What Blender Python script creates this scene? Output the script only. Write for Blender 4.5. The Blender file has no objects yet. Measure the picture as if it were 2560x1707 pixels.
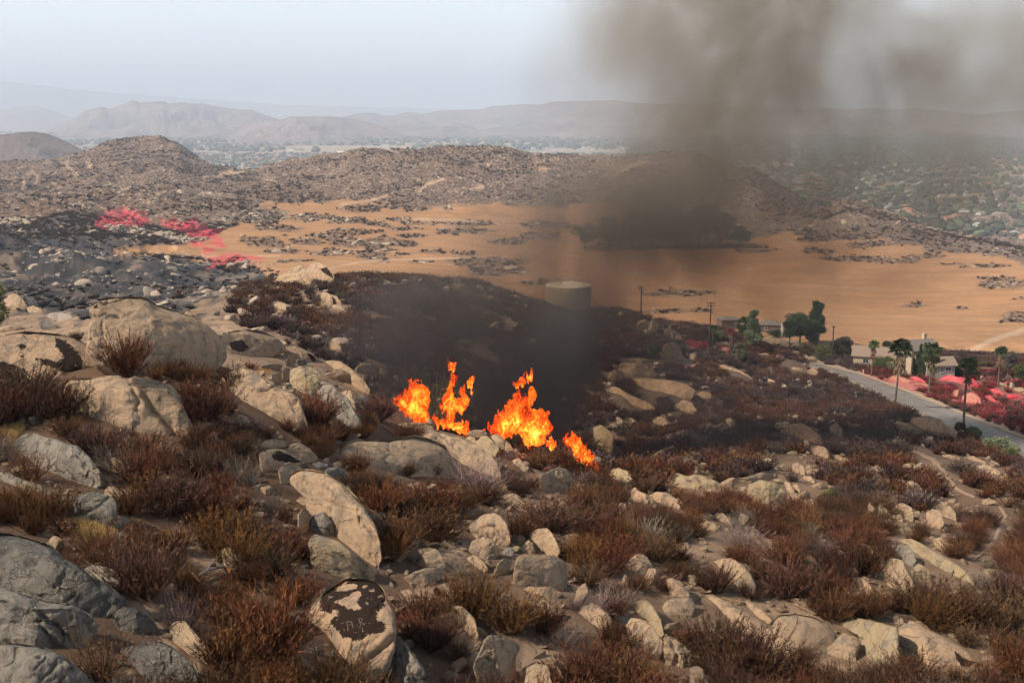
import bpy, math, random
import numpy as np
from mathutils import Vector, Matrix
from mathutils.bvhtree import BVHTree

R = math.radians
SC = bpy.context.scene
COL = SC.collection

# ------------------------------------------------------------------ camera
F_PX, PITCH = 2844.0, math.atan(0.2)            # pixels of the 2560 wide photograph
cam_d = bpy.data.cameras.new('camera')
cam_d.sensor_width = 36.0
cam_d.lens = 36.0 * F_PX / 2560.0
cam_d.clip_start, cam_d.clip_end = 0.5, 90000.0
cam = bpy.data.objects.new('camera', cam_d)
COL.objects.link(cam)
cam.location = (0, 0, 0)
cam.rotation_euler = (math.pi / 2 - PITCH, 0, 0)
SC.camera = cam

# ------------------------------------------------------------------ light
SUN_EL, SUN_AZ = R(42), R(-113)                  # azimuth from +Y, negative = left
sun_vec = Vector((math.sin(SUN_AZ) * math.cos(SUN_EL), math.cos(SUN_AZ) * math.cos(SUN_EL), math.sin(SUN_EL)))
world = bpy.data.worlds.new('World')
SC.world = world
world.use_nodes = True
wn = world.node_tree.nodes
wn.clear()
sky = wn.new('ShaderNodeTexSky')
sky.sky_type = 'NISHITA'
sky.sun_disc = False
sky.sun_elevation = SUN_EL
sky.sun_rotation = SUN_AZ
sky.altitude = 300
sky.air_density = 1.0
sky.dust_density = 2.0
sky.ozone_density = 1.0
bg = wn.new('ShaderNodeBackground')
bg.inputs['Strength'].default_value = 0.058
wo = wn.new('ShaderNodeOutputWorld')
# milky air that whitens the sky towards the horizon, the same in every direction
wl = world.node_tree.links
tcw = wn.new('ShaderNodeTexCoord'); sxyz = wn.new('ShaderNodeSeparateXYZ')
wl.new(tcw.outputs['Generated'], sxyz.inputs[0])
mr = wn.new('ShaderNodeMapRange'); mr.inputs[1].default_value = 0.0; mr.inputs[2].default_value = 0.7
mr.inputs[3].default_value = 1.0; mr.inputs[4].default_value = 0.0
wl.new(sxyz.outputs[2], mr.inputs[0])
pw = wn.new('ShaderNodeMath'); pw.operation = 'POWER'; pw.inputs[1].default_value = 1.7
wl.new(mr.outputs[0], pw.inputs[0])
hz = wn.new('ShaderNodeVectorMath'); hz.operation = 'SCALE'; hz.inputs[0].default_value = (15.8, 17.1, 17.6)
wl.new(pw.outputs[0], hz.inputs[3])
ad = wn.new('ShaderNodeVectorMath'); ad.operation = 'ADD'
wl.new(sky.outputs[0], ad.inputs[0]); wl.new(hz.outputs[0], ad.inputs[1])
wl.new(ad.outputs[0], bg.inputs['Color'])
world.node_tree.links.new(bg.outputs[0], wo.inputs['Surface'])

sun_d = bpy.data.lights.new('sun', 'SUN')
sun_d.energy = 5.0
sun_d.angle = R(0.6)
sun_d.color = (1.0, 0.89, 0.76)
sun = bpy.data.objects.new('sun', sun_d)
COL.objects.link(sun)
sun.location = (-60, 0, 80)
sun.rotation_euler = (-sun_vec).to_track_quat('-Z', 'Y').to_euler()

SC.view_settings.view_transform = 'Standard'
SC.view_settings.look = 'None'
SC.view_settings.gamma = 1.0
SC.view_settings.exposure = 0.34
SC.view_settings.use_curve_mapping = False
cy = SC.cycles
cy.use_denoising = True
cy.max_bounces = 6
cy.diffuse_bounces = 2
cy.glossy_bounces = 2
cy.transmission_bounces = 2
cy.volume_bounces = 1
cy.transparent_max_bounces = 16
cy.volume_step_rate = 0.4
cy.volume_max_steps = 256
cy.sample_clamp_indirect = 4.0
cy.use_adaptive_sampling = True
cy.adaptive_threshold = 0.03

RNG = np.random.default_rng(11)
random.seed(11)

# ------------------------------------------------------------------ noise (numpy)
def _h(ix, iy, iz, s):
    n = (ix.astype(np.int64) * 374761393 + iy.astype(np.int64) * 668265263 + iz.astype(np.int64) * 2147483647 + s * 974634777)
    n = (n ^ (n >> 13)) * 1274126177
    n = n ^ (n >> 16)
    return (n & 0xffff).astype(np.float64) / 65535.0 * 2 - 1

def vn3(x, y, z, s=0):
    x = np.asarray(x, float); y = np.asarray(y, float); z = np.asarray(z, float)
    ix, iy, iz = np.floor(x), np.floor(y), np.floor(z)
    fx, fy, fz = x - ix, y - iy, z - iz
    ux, uy, uz = [f * f * f * (f * (f * 6 - 15) + 10) for f in (fx, fy, fz)]
    r = 0
    for a in (0, 1):
        wa = ux if a else 1 - ux
        for b in (0, 1):
            wb = uy if b else 1 - uy
            for c in (0, 1):
                wc = uz if c else 1 - uz
                r = r + _h(ix + a, iy + b, iz + c, s) * wa * wb * wc
    return r

def vn2(x, y, s=0):
    x = np.asarray(x, float); y = np.asarray(y, float)
    ix, iy = np.floor(x), np.floor(y)
    fx, fy = x - ix, y - iy
    ux, uy = [f * f * f * (f * (f * 6 - 15) + 10) for f in (fx, fy)]
    z = np.zeros_like(ix)
    return ((_h(ix, iy, z, s) * (1 - ux) + _h(ix + 1, iy, z, s) * ux) * (1 - uy)
            + (_h(ix, iy + 1, z, s) * (1 - ux) + _h(ix + 1, iy + 1, z, s) * ux) * uy)

def fbm2(x, y, o=4, s=0):
    r, a, f = 0, 1.0, 1.0
    for i in range(o):
        r = r + a * vn2(x * f + 17.3 * i, y * f - 9.1 * i, s + i)
        a *= 0.5; f *= 2.03
    return r

def fbm3(p, f0, o=4, s=0):
    r, a, f = 0, 1.0, f0
    for i in range(o):
        r = r + a * vn3(p[:, 0] * f + 3.1 * i, p[:, 1] * f + 7.7 * i, p[:, 2] * f - 5.3 * i, s + i)
        a *= 0.5; f *= 2.03
    return r

def sstep(a, b, x):
    t = np.clip((x - a) / (b - a), 0, 1)
    return t * t * (3 - 2 * t)

# ------------------------------------------------------------------ photograph pixels <-> rays
SP, CP = math.sin(PITCH), math.cos(PITCH)
def s_of_v(v):
    yc = (853.5 - np.asarray(v, float)) / F_PX
    return (yc * CP - SP) / (CP + yc * SP)
def v_of_s(s):
    s = np.asarray(s, float)
    return 853.5 - F_PX * (SP + s * CP) / (CP - s * SP)
def a_of(u, s):
    return (np.asarray(u, float) - 1280) / F_PX * (CP - s * SP)
def u_of(a, s):
    return 1280 + F_PX * a / (CP - s * SP)
def uv_of(x, y, z):
    s = z / y
    return u_of(x / y, s), v_of_s(s)

CROPS = dict(A=(0, 200, 900 / 2352), B=(850, 200, 900 / 2352), C=(1660, 200, 900 / 2352),
             D=(0, 650, 700 / 2195), E=(600, 650, 700 / 2195), F=(1200, 650, 700 / 2195), G=(1860, 650, 700 / 2195),
             H=(0, 1100, 750 / 1937), I=(650, 1100, 750 / 1937), J=(1250, 1100, 750 / 1937), K=(1810, 1100, 750 / 1937),
             L=(1900, 780, 660 / 2352), M=(760, 1430, 240 / 1359), N=(960, 880, 580 / 2352), O=(1560, 700, 540 / 2352),
             S=(0, 0, 1))
def cp(c, pts):
    x0, y0, k = CROPS[c]
    return np.array([(x0 + x * k, y0 + y * k) for x, y in pts], float)

def inpoly(u, v, poly):
    u = np.asarray(u, float); v = np.asarray(v, float)
    c = np.zeros(np.broadcast(u, v).shape, bool)
    n = len(poly); j = n - 1
    for i in range(n):
        xi, yi = poly[i]; xj, yj = poly[j]
        if yi != yj:
            c ^= ((yi > v) != (yj > v)) & (u < (xj - xi) * (v - yi) / (yj - yi) + xi)
        j = i
    return c

def dline(u, v, pts):
    d = np.full(np.broadcast(u, v).shape, 1e9)
    for (ax, ay), (bx, by) in zip(pts[:-1], pts[1:]):
        L2 = (bx - ax) ** 2 + (by - ay) ** 2 + 1e-9
        t = np.clip(((u - ax) * (bx - ax) + (v - ay) * (by - ay)) / L2, 0, 1)
        d = np.minimum(d, np.hypot(u - ax - t * (bx - ax), v - ay - t * (by - ay)))
    return d

def sdist(u, v, poly):
    pl = [tuple(p) for p in poly] + [tuple(poly[0])]
    d = dline(u, v, pl)
    return np.where(inpoly(u, v, poly), d, -d)

# ------------------------------------------------------------------ terrain profile: knots (forward distance y, image row v or height z)
UB = np.array([-400, 0, 250, 550, 850, 1000, 1200, 1400, 1550, 1750, 1900, 2100, 2300, 2560, 2960], float)
def row(*v): return np.array(v, float)
KN = []   # (y per column, v per column)
KN.append((row(8, 8, 8, 8, 9, 9, 9, 10, 10, 10, 10, 10, 10, 11, 11), row(*[2650] * 15)))
KN.append((row(17, 17, 18, 20, 22, 24, 25, 26, 27, 28, 29, 30, 30, 31, 32), row(*[1720] * 15)))
KN.append((row(24, 25, 26, 28, 31, 33, 34, 36, 38, 40, 42, 44, 46, 48, 50), row(*[1400] * 15)))
KN.append((row(33, 34, 35, 37, 42, 46, 48, 52, 56, 62, 66, 70, 74, 78, 82), row(1160, 1160, 1160, 1160, 1170, 1190, 1210, 1225, 1240, 1220, 1210, 1210, 1200, 1200, 1200)))
KN.append((row(55, 55, 50, 52, 56, 58, 60, 62, 66, 80, 84, 90, 98, 106, 112), row(850, 850, 860, 905, 1000, 1062, 1110, 1165, 1192, 1150, 1140, 1130, 1115, 1105, 1100)))
KN.append((row(85, 85, 78, 74, 76, 78, 80, 84, 88, 98, 104, 110, 118, 125, 130), row(868, 868, 885, 925, 1010, 1070, 1115, 1160, 1170, 1100, 1075, 1060, 1055, 1060, 1065)))
KN.append((row(170, 170, 120, 98, 108, 112, 120, 126, 130, 136, 140, 148, 152, 155, 158), row(758, 758, 785, 815, 855, 880, 915, 945, 965, 985, 990, 1000, 1000, 1015, 1030)))
KN.append((row(240, 240, 190, 158, 160, 168, 176, 186, 196, 198, 196, 188, 188, 190, 195), row(695, 695, 735, 728, 694, 692, 724, 782, 790, 855, 880, 920, 925, 930, 940)))
KN.append((row(330, 330, 320, 280, 270, 275, 270, 262, 262, 262, 256, 256, 256, 260, 265), row(662, 662, 672, 730, 730, 730, 760, 830, 835, 822, 840, 868, 876, 884, 890)))
KN.append((row(430, 430, 430, 410, 410, 420, 420, 430, 430, 410, 400, 390, 380, 360, 360), row(602, 602, 618, 645, 655, 662, 680, 705, 715, 738, 760, 780, 790, 800, 800)))
KN.append((row(560, 560, 600, 700, 760, 780, 780, 760, 720, 690, 680, 650, 610, 560, 540), row(545, 545, 535, 512, 505, 505, 512, 545, 575, 590, 590, 595, 615, 648, 660)))
crest = cp('S', [(-400, 415), (0, 405), (60, 400), (150, 400), (210, 383), (265, 360), (330, 345), (370, 341), (400, 345), (450, 367), (500, 400),
                 (550, 420), (600, 428), (650, 425), (680, 413), (740, 400), (800, 392), (850, 388), (900, 378), (960, 375), (1050, 376), (1130, 372),
                 (1200, 372), (1290, 377), (1330, 390), (1380, 395), (1500, 392), (1600, 390), (1700, 386), (1760, 392), (1830, 410), (1890, 430),
                 (1930, 460), (1980, 490), (2030, 520), (2070, 527), (2110, 505), (2150, 508), (2200, 530), (2300, 565), (2400, 585), (2560, 620), (2960, 650)])
K11Y = np.array([(-400, 1200), (0, 1300), (370, 1500), (600, 1350), (1100, 1180), (1700, 1120), (2000, 960), (2200, 860), (2560, 720), (2960, 700)], float)

AIN = np.linspace(-0.52, 0.52, 541)
AOUT = np.array([0.56, 0.62, 0.7, 0.82, 1.0, 1.2])
AG = np.concatenate([-AOUT[::-1], AIN, AOUT])
LY = np.concatenate([np.linspace(math.log(6), math.log(15), 20)[:-1], np.linspace(math.log(15), math.log(1800), 560)[:-1],
                     np.linspace(math.log(1800), math.log(26000), 70)])
YG = np.exp(LY)

def knots():
    Ls, Ss = [], []
    for ys, vs in KN:
        s = s_of_v(vs)
        a = a_of(UB, s)
        Ls.append(np.log(np.interp(AG, a, ys))); Ss.append(np.interp(AG, a, s))
    # soften the creases between columns
    kern = np.exp(-0.5 * (np.arange(-40, 41) / 15.0) ** 2); kern /= kern.sum()
    AU = np.linspace(AG[0], AG[-1], 1300)
    def soft(q):
        w = np.interp(AU, AG, q)
        w = np.convolve(np.pad(w, 40, mode='edge'), kern, 'valid')
        return np.interp(AG, AU, w)
    for i in range(len(Ls)):
        Ls[i] = soft(Ls[i]); Ss[i] = soft(Ss[i])
    s = s_of_v(crest[:, 1]); a = a_of(crest[:, 0], s)
    sc = np.interp(AG, a, s)
    yc = np.interp(AG, a_of(K11Y[:, 0], -0.03), K11Y[:, 1])
    # a shoulder just before the crest keeps it rounded
    Ls.append(np.log(yc * 0.86)); Ss.append(sc + (Ss[-1] - sc) * 0.22)
    Ls.append(np.log(yc)); Ss.append(sc)
    Ls.append(np.log(yc * 1.10)); Ss.append(np.minimum(sc - 0.004, -0.0001) * 1.06 - 0.004)
    far = [(2300, -150), (4000, -150), (9000, -150), (27000, -150)]
    for y, z in far:
        Ls.append(np.full(AG.shape, math.log(y))); Ss.append(np.full(AG.shape, z / y))
    return np.array(Ls), np.array(Ss)

def pchip_cols(L, S, X):
    K, N = L.shape
    h = np.diff(L, axis=0); d = np.diff(S, axis=0) / h
    m = np.zeros_like(S)
    for k in range(1, K - 1):
        same = d[k - 1] * d[k] > 0
        w1 = 2 * h[k] + h[k - 1]; w2 = h[k] + 2 * h[k - 1]
        with np.errstate(divide='ignore', invalid='ignore'):
            mm = (w1 + w2) / (w1 / d[k - 1] + w2 / d[k])
        m[k] = np.where(same, mm, 0)
    m[0] = d[0]; m[-1] = d[-1]
    out = np.empty((len(X), N))
    cols = np.arange(N)
    for i, x in enumerate(X):
        k = np.clip((L <= x).sum(axis=0) - 1, 0, K - 2)
        hh = h[k, cols]; t = np.clip((x - L[k, cols]) / hh, 0, 1)
        out[i] = ((1 + 2 * t) * (1 - t) ** 2 * S[k, cols] + t * (1 - t) ** 2 * hh * m[k, cols]
                  + t * t * (3 - 2 * t) * S[k + 1, cols] + t * t * (t - 1) * hh * m[k + 1, cols])
    return out

_L, _S = knots()
SG = pchip_cols(_L, _S, LY)                       # slope z / y on the grid
XX = AG[None, :] * YG[:, None]
YY = np.repeat(YG[:, None], len(AG), axis=1)
Z0 = SG * YY

ROAD_L = cp('S', [(2025, 915), (2046, 919), (2090, 934), (2147, 961), (2192, 982), (2233, 1006), (2306, 1040), (2357, 1056), (2402, 1075), (2466, 1102), (2530, 1132), (2575, 1160), (2640, 1200), (2720, 1260)])
ROAD_R = cp('S', [(2024, 912), (2050, 914), (2099, 925), (2147, 936), (2195, 953), (2227, 966), (2275, 983), (2338, 1008), (2402, 1035), (2466, 1061), (2560, 1098), (2620, 1124), (2700, 1165), (2800, 1220)])
ROAD_POLY = np.concatenate([ROAD_L, ROAD_R[::-1]])
UU, VV = u_of(XX / YY, SG), v_of_s(SG)
near_road = (YY > 80) & (YY < 235)
rd = np.where(near_road, sdist(UU, VV, ROAD_POLY), -1e9)
calm = sstep(-26, -4, rd)

# relief: rolling lumps everywhere, gullies on the hills, almost flat field
amp = 0.10 + 0.0016 * np.clip(YY - 20, 0, 200)
hill = sstep(700, 950, YY) * (1 - sstep(1500, 1900, YY))
N1 = fbm2(XX / 7.0, YY / 7.0, 5, 3)
N2 = fbm2(XX / 30.0, YY / 30.0, 4, 9)
N3 = 1 - np.abs(fbm2(XX / 95.0, YY / 130.0, 5, 21))
flat = sstep(260, 340, YY) * (1 - sstep(640, 760, YY))
left = 1 - sstep(350, 620, UU)
flat = flat * (1 - 0.75 * left)
Z = Z0 + (N1 * amp * 1.6 + N2 * 0.9 * sstep(60, 160, YY)) * (1 - 0.9 * flat) * (1 - calm) * (1 - hill) * (1 - sstep(1900, 2500, YY))
gul = (1 - np.abs(fbm2(XX / 60.0, YY / 75.0, 5, 33))) - 0.55
Z = Z + hill * (gul * 8.0 + N1 * 0.9)
midl = left * sstep(200, 300, YY) * (1 - sstep(700, 900, YY))
Z = Z + midl * (N2 * 3.0 + N1 * 0.8)
# drop steps that the noise would raise over the drawn skyline
SG2 = Z / YY

def grid_lookup(G, a, ly):
    i = np.interp(ly, LY, np.arange(len(LY))); j = np.interp(a, AG, np.arange(len(AG)))
    i0 = np.clip(np.floor(i).astype(int), 0, len(LY) - 2); j0 = np.clip(np.floor(j).astype(int), 0, len(AG) - 2)
    fi, fj = i - i0, j - j0
    return (G[i0, j0] * (1 - fi) * (1 - fj) + G[i0 + 1, j0] * fi * (1 - fj) + G[i0, j0 + 1] * (1 - fi) * fj + G[i0 + 1, j0 + 1] * fi * fj)

def ground(x, y):
    x = np.asarray(x, float); y = np.maximum(np.asarray(y, float), 6.01)
    return grid_lookup(Z, x / y, np.log(y))

def hit(u, v, ymin=14.0, ymax=25000.0):
    s = float(s_of_v(v)); a = float(a_of(u, s))
    col = grid_lookup(SG2, np.full(len(LY), a), LY)
    ok = np.where((col >= s) & (YG >= ymin))[0]
    if len(ok) == 0 or YG[ok[0]] > ymax:
        y = ymax if len(ok) == 0 else YG[ok[0]]
        return Vector((a * y, y, s * y))
    i = ok[0]
    if i == 0 or col[i - 1] >= s:
        y = YG[i]
    else:
        t = (s - col[i - 1]) / (col[i] - col[i - 1])
        y = math.exp(LY[i - 1] + t * (LY[i] - LY[i - 1]))
    return Vector((a * y, y, s * y))

def pix(u, v, y):
    s = float(s_of_v(v)); a = float(a_of(u, s))
    return Vector((a * y, y, s * y))

def visible(x, y, z):
    """whether nothing of the terrain stands before the point"""
    a = x / y; s = z / y
    ys = np.exp(np.linspace(math.log(15), math.log(y * 0.985), 60))
    return bool(np.all(grid_lookup(SG2, np.full(60, a), np.log(ys)) < s + 0.0006))

# ------------------------------------------------------------------ object helpers
def tag(o, label=None, cat=None, group=None, kind=None):
    if label: o['label'] = label
    if cat: o['category'] = cat
    if group: o['group'] = group
    if kind: o['kind'] = kind
    return o

def new_mesh(name, V, F, mat=None, smooth=False, attrs=None, colors=None):
    me = bpy.data.meshes.new(name)
    V = np.asarray(V, np.float32)
    if isinstance(F, np.ndarray):
        k = F.shape[1]
        me.vertices.add(len(V)); me.vertices.foreach_set('co', V.ravel())
        me.loops.add(F.size); me.loops.foreach_set('vertex_index', F.ravel().astype(np.int32))
        me.polygons.add(len(F)); me.polygons.foreach_set('loop_start', np.arange(0, F.size, k, dtype=np.int32))
        me.update(calc_edges=True)
    else:
        me.from_pydata(V.tolist(), [], F)
    if attrs:
        for n, a in attrs.items():
            at = me.attributes.new(n, 'FLOAT', 'POINT'); at.data.foreach_set('value', np.asarray(a, np.float32))
    if colors is not None:
        c = np.ones((len(V), 4), np.float32); c[:, :3] = colors
        at = me.color_attributes.new('tone', 'FLOAT_COLOR', 'POINT'); at.data.foreach_set('color', c.ravel())
    if mat: me.materials.append(mat)
    me.polygons.foreach_set('use_smooth', np.full(len(me.polygons), bool(smooth)))
    me.update()
    return me

def link(name, me, parent=None, loc=None):
    o = bpy.data.objects.new(name, me)
    COL.objects.link(o)
    if parent: o.parent = parent
    if loc is not None: o.location = loc
    return o

def empty(name, loc, rz=0):
    o = bpy.data.objects.new(name, None)
    COL.objects.link(o); o.location = loc; o.rotation_euler = (0, 0, rz)
    o.empty_display_size = 0.3
    return o

class MB:
    def __init__(s): s.V = []; s.F = []
    def add(s, V, F):
        b = len(s.V); s.V += [tuple(v) for v in V]; s.F += [tuple(i + b for i in f) for f in F]; return s
    def box(s, c, d, rz=0, taper=1.0):
        x, y, z = d[0] / 2, d[1] / 2, d[2] / 2
        P = []
        for k, (i, j, l) in enumerate([(-1, -1, -1), (1, -1, -1), (1, 1, -1), (-1, 1, -1), (-1, -1, 1), (1, -1, 1), (1, 1, 1), (-1, 1, 1)]):
            t = taper if l > 0 else 1
            px, py = i * x * t, j * y * t
            P.append((c[0] + px * math.cos(rz) - py * math.sin(rz), c[1] + px * math.sin(rz) + py * math.cos(rz), c[2] + l * z))
        return s.add(P, [(0, 3, 2, 1), (4, 5, 6, 7), (0, 1, 5, 4), (1, 2, 6, 5), (2, 3, 7, 6), (3, 0, 4, 7)])
    def tube(s, pts, rad, n=8, cap=True):
        pts = [Vector(p) for p in pts]; rings = []
        V = []; Fs = []
        for i, p in enumerate(pts):
            d = (pts[min(i + 1, len(pts) - 1)] - pts[max(i - 1, 0)]).normalized()
            u = d.orthogonal().normalized(); w = d.cross(u)
            r = rad[i] if isinstance(rad, (list, tuple)) else rad
            for k in range(n):
                t = 2 * math.pi * k / n
                V.append(p + (u * math.cos(t) + w * math.sin(t)) * r)
        for i in range(len(pts) - 1):
            for k in range(n):
                Fs.append((i * n + k, i * n + (k + 1) % n, (i + 1) * n + (k + 1) % n, (i + 1) * n + k))
        if cap:
            Fs.append(tuple(range(n))[::-1]); Fs.append(tuple((len(pts) - 1) * n + k for k in range(n)))
        return s.add(V, Fs)
    def obj(s, name, mat, parent=None, loc=None, smooth=False):
        return link(name, new_mesh(name, s.V, s.F, mat, smooth), parent, loc)

# bare sandy patches of the foreground
OPEN = [cp('J', [(150, 340), (230, 345), (215, 470), (330, 580), (640, 640), (560, 700), (480, 790), (430, 700), (330, 620), (250, 540), (180, 480)]),
        cp('J', [(1020, 640), (1150, 680), (1300, 620), (1480, 720), (1560, 640), (1800, 680), (1880, 700), (1700, 860), (1640, 800), (1500, 730), (1250, 800), (1080, 760)]),
        cp('J', [(1260, 1000), (1400, 980), (1550, 1010), (1760, 1000), (1937, 1100), (1937, 1140), (1780, 1130), (1600, 1060)]),
        cp('K', [(130, 1050), (330, 1000), (560, 1090), (620, 1140), (320, 1140)]), cp('K', [(0, 700), (300, 640), (420, 680), (300, 760), (240, 860), (160, 800)]),
        cp('K', [(930, 1010), (1040, 1020), (1120, 1080), (1130, 1120), (1000, 1080)]), cp('K', [(480, 1420), (650, 1420), (880, 1480), (960, 1568), (560, 1568)]),
        cp('I', [(1180, 700), (1330, 680), (1340, 740), (1250, 760), (1190, 760)]), cp('I', [(930, 1000), (1230, 900), (1240, 1000), (1100, 1060), (960, 1080)]),
        cp('I', [(1700, 1300), (1937, 1340), (1937, 1568), (1650, 1568)]), cp('I', [(1200, 1270), (1400, 1280), (1450, 1300), (1380, 1420), (1300, 1340)]),
        cp('H', [(740, 220), (830, 300), (900, 430), (860, 480), (760, 480), (730, 380), (650, 230)]), cp('H', [(1040, 590), (1280, 620), (1440, 850), (1330, 850), (1240, 720)]),
        cp('H', [(390, 560), (520, 530), (740, 600), (740, 660), (640, 710), (520, 640)]), cp('H', [(760, 1000), (960, 1060), (1060, 1160), (1150, 1390), (1260, 1450), (1300, 1560), (1220, 1560), (1060, 1340), (1020, 1220), (880, 1080)]),
        cp('E', [(0, 430), (100, 520), (50, 540), (-80, 500)]), cp('E', [(690, 440), (920, 560), (950, 620), (800, 600), (680, 480)]), cp('E', [(460, 240), (500, 240), (520, 320), (460, 320)]),
        cp('E', [(960, 400), (1200, 450), (1100, 500), (960, 440)]), cp('D', [(560, 1180), (620, 1260), (700, 1290), (640, 1340), (560, 1300)]),
        cp('D', [(1600, 440), (1880, 470), (1900, 560), (1700, 560), (1620, 500)]), cp('G', [(170, 1440), (300, 1440), (280, 1500), (190, 1500)])]
# ------------------------------------------------------------------ materials
class NT:
    def __init__(s, name):
        s.m = bpy.data.materials.new(name); s.m.use_nodes = True
        s.t = s.m.node_tree; s.n = s.t.nodes; s.n.clear()
        s.out = s.n.new('ShaderNodeOutputMaterial')
    def N(s, t, ins=None, **kw):
        n = s.n.new(t)
        for k, v in kw.items(): setattr(n, k, v)
        for k, v in (ins or {}).items():
            if isinstance(v, bpy.types.NodeSocket): s.t.links.new(v, n.inputs[k])
            else: n.inputs[k].default_value = v
        return n
    def noise(s, vec, scale, detail=4, rough=0.55, dist=0.0):
        return s.N('ShaderNodeTexNoise', {'Vector': vec, 'Scale': scale, 'Detail': detail, 'Roughness': rough, 'Distortion': dist}).outputs[0]
    def mapr(s, x, a, b, c=0.0, d=1.0):
        return s.N('ShaderNodeMapRange', {0: x, 1: a, 2: b, 3: c, 4: d}).outputs[0]
    def mix(s, f, a, b, mode='MIX'):
        n = s.n.new('ShaderNodeMix'); n.data_type = 'RGBA'; n.blend_type = mode; n.clamp_result = False
        for k, v in ((0, f), (6, a), (7, b)):
            if isinstance(v, bpy.types.NodeSocket): s.t.links.new(v, n.inputs[k])
            elif k == 0: n.inputs[0].default_value = v
            else: n.inputs[k].default_value = (*v, 1) if len(v) == 3 else v
        return n.outputs[2]
    def math(s, op, a, b=0.0, clamp=False):
        n = s.n.new('ShaderNodeMath'); n.operation = op; n.use_clamp = clamp
        for k, v in ((0, a), (1, b)):
            if isinstance(v, bpy.types.NodeSocket): s.t.links.new(v, n.inputs[k])
            else: n.inputs[k].default_value = v
        return n.outputs[0]
    def vmul(s, v, f):
        n = s.n.new('ShaderNodeVectorMath'); n.operation = 'MULTIPLY'
        s.t.links.new(v, n.inputs[0]); n.inputs[1].default_value = f
        return n.outputs[0]
    def attr(s, name, kind='GEOMETRY'):
        return s.N('ShaderNodeAttribute', attribute_name=name, attribute_type=kind)
    def surf(s, col, rough=0.9, bump=None, bstr=0.5, bdist=0.05, spec=0.2, emit=None, estr=0):
        b = s.N('ShaderNodeBsdfPrincipled', {'Roughness': rough, 'Specular IOR Level': spec})
        if isinstance(col, bpy.types.NodeSocket): s.t.links.new(col, b.inputs['Base Color'])
        else: b.inputs['Base Color'].default_value = (*col, 1)
        if bump is not None:
            bn = s.N('ShaderNodeBump', {'Strength': bstr, 'Distance': bdist, 'Height': bump})
            s.t.links.new(bn.outputs[0], b.inputs['Normal'])
        s.t.links.new(b.outputs[0], s.out.inputs['Surface'])
        return s.m

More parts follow.
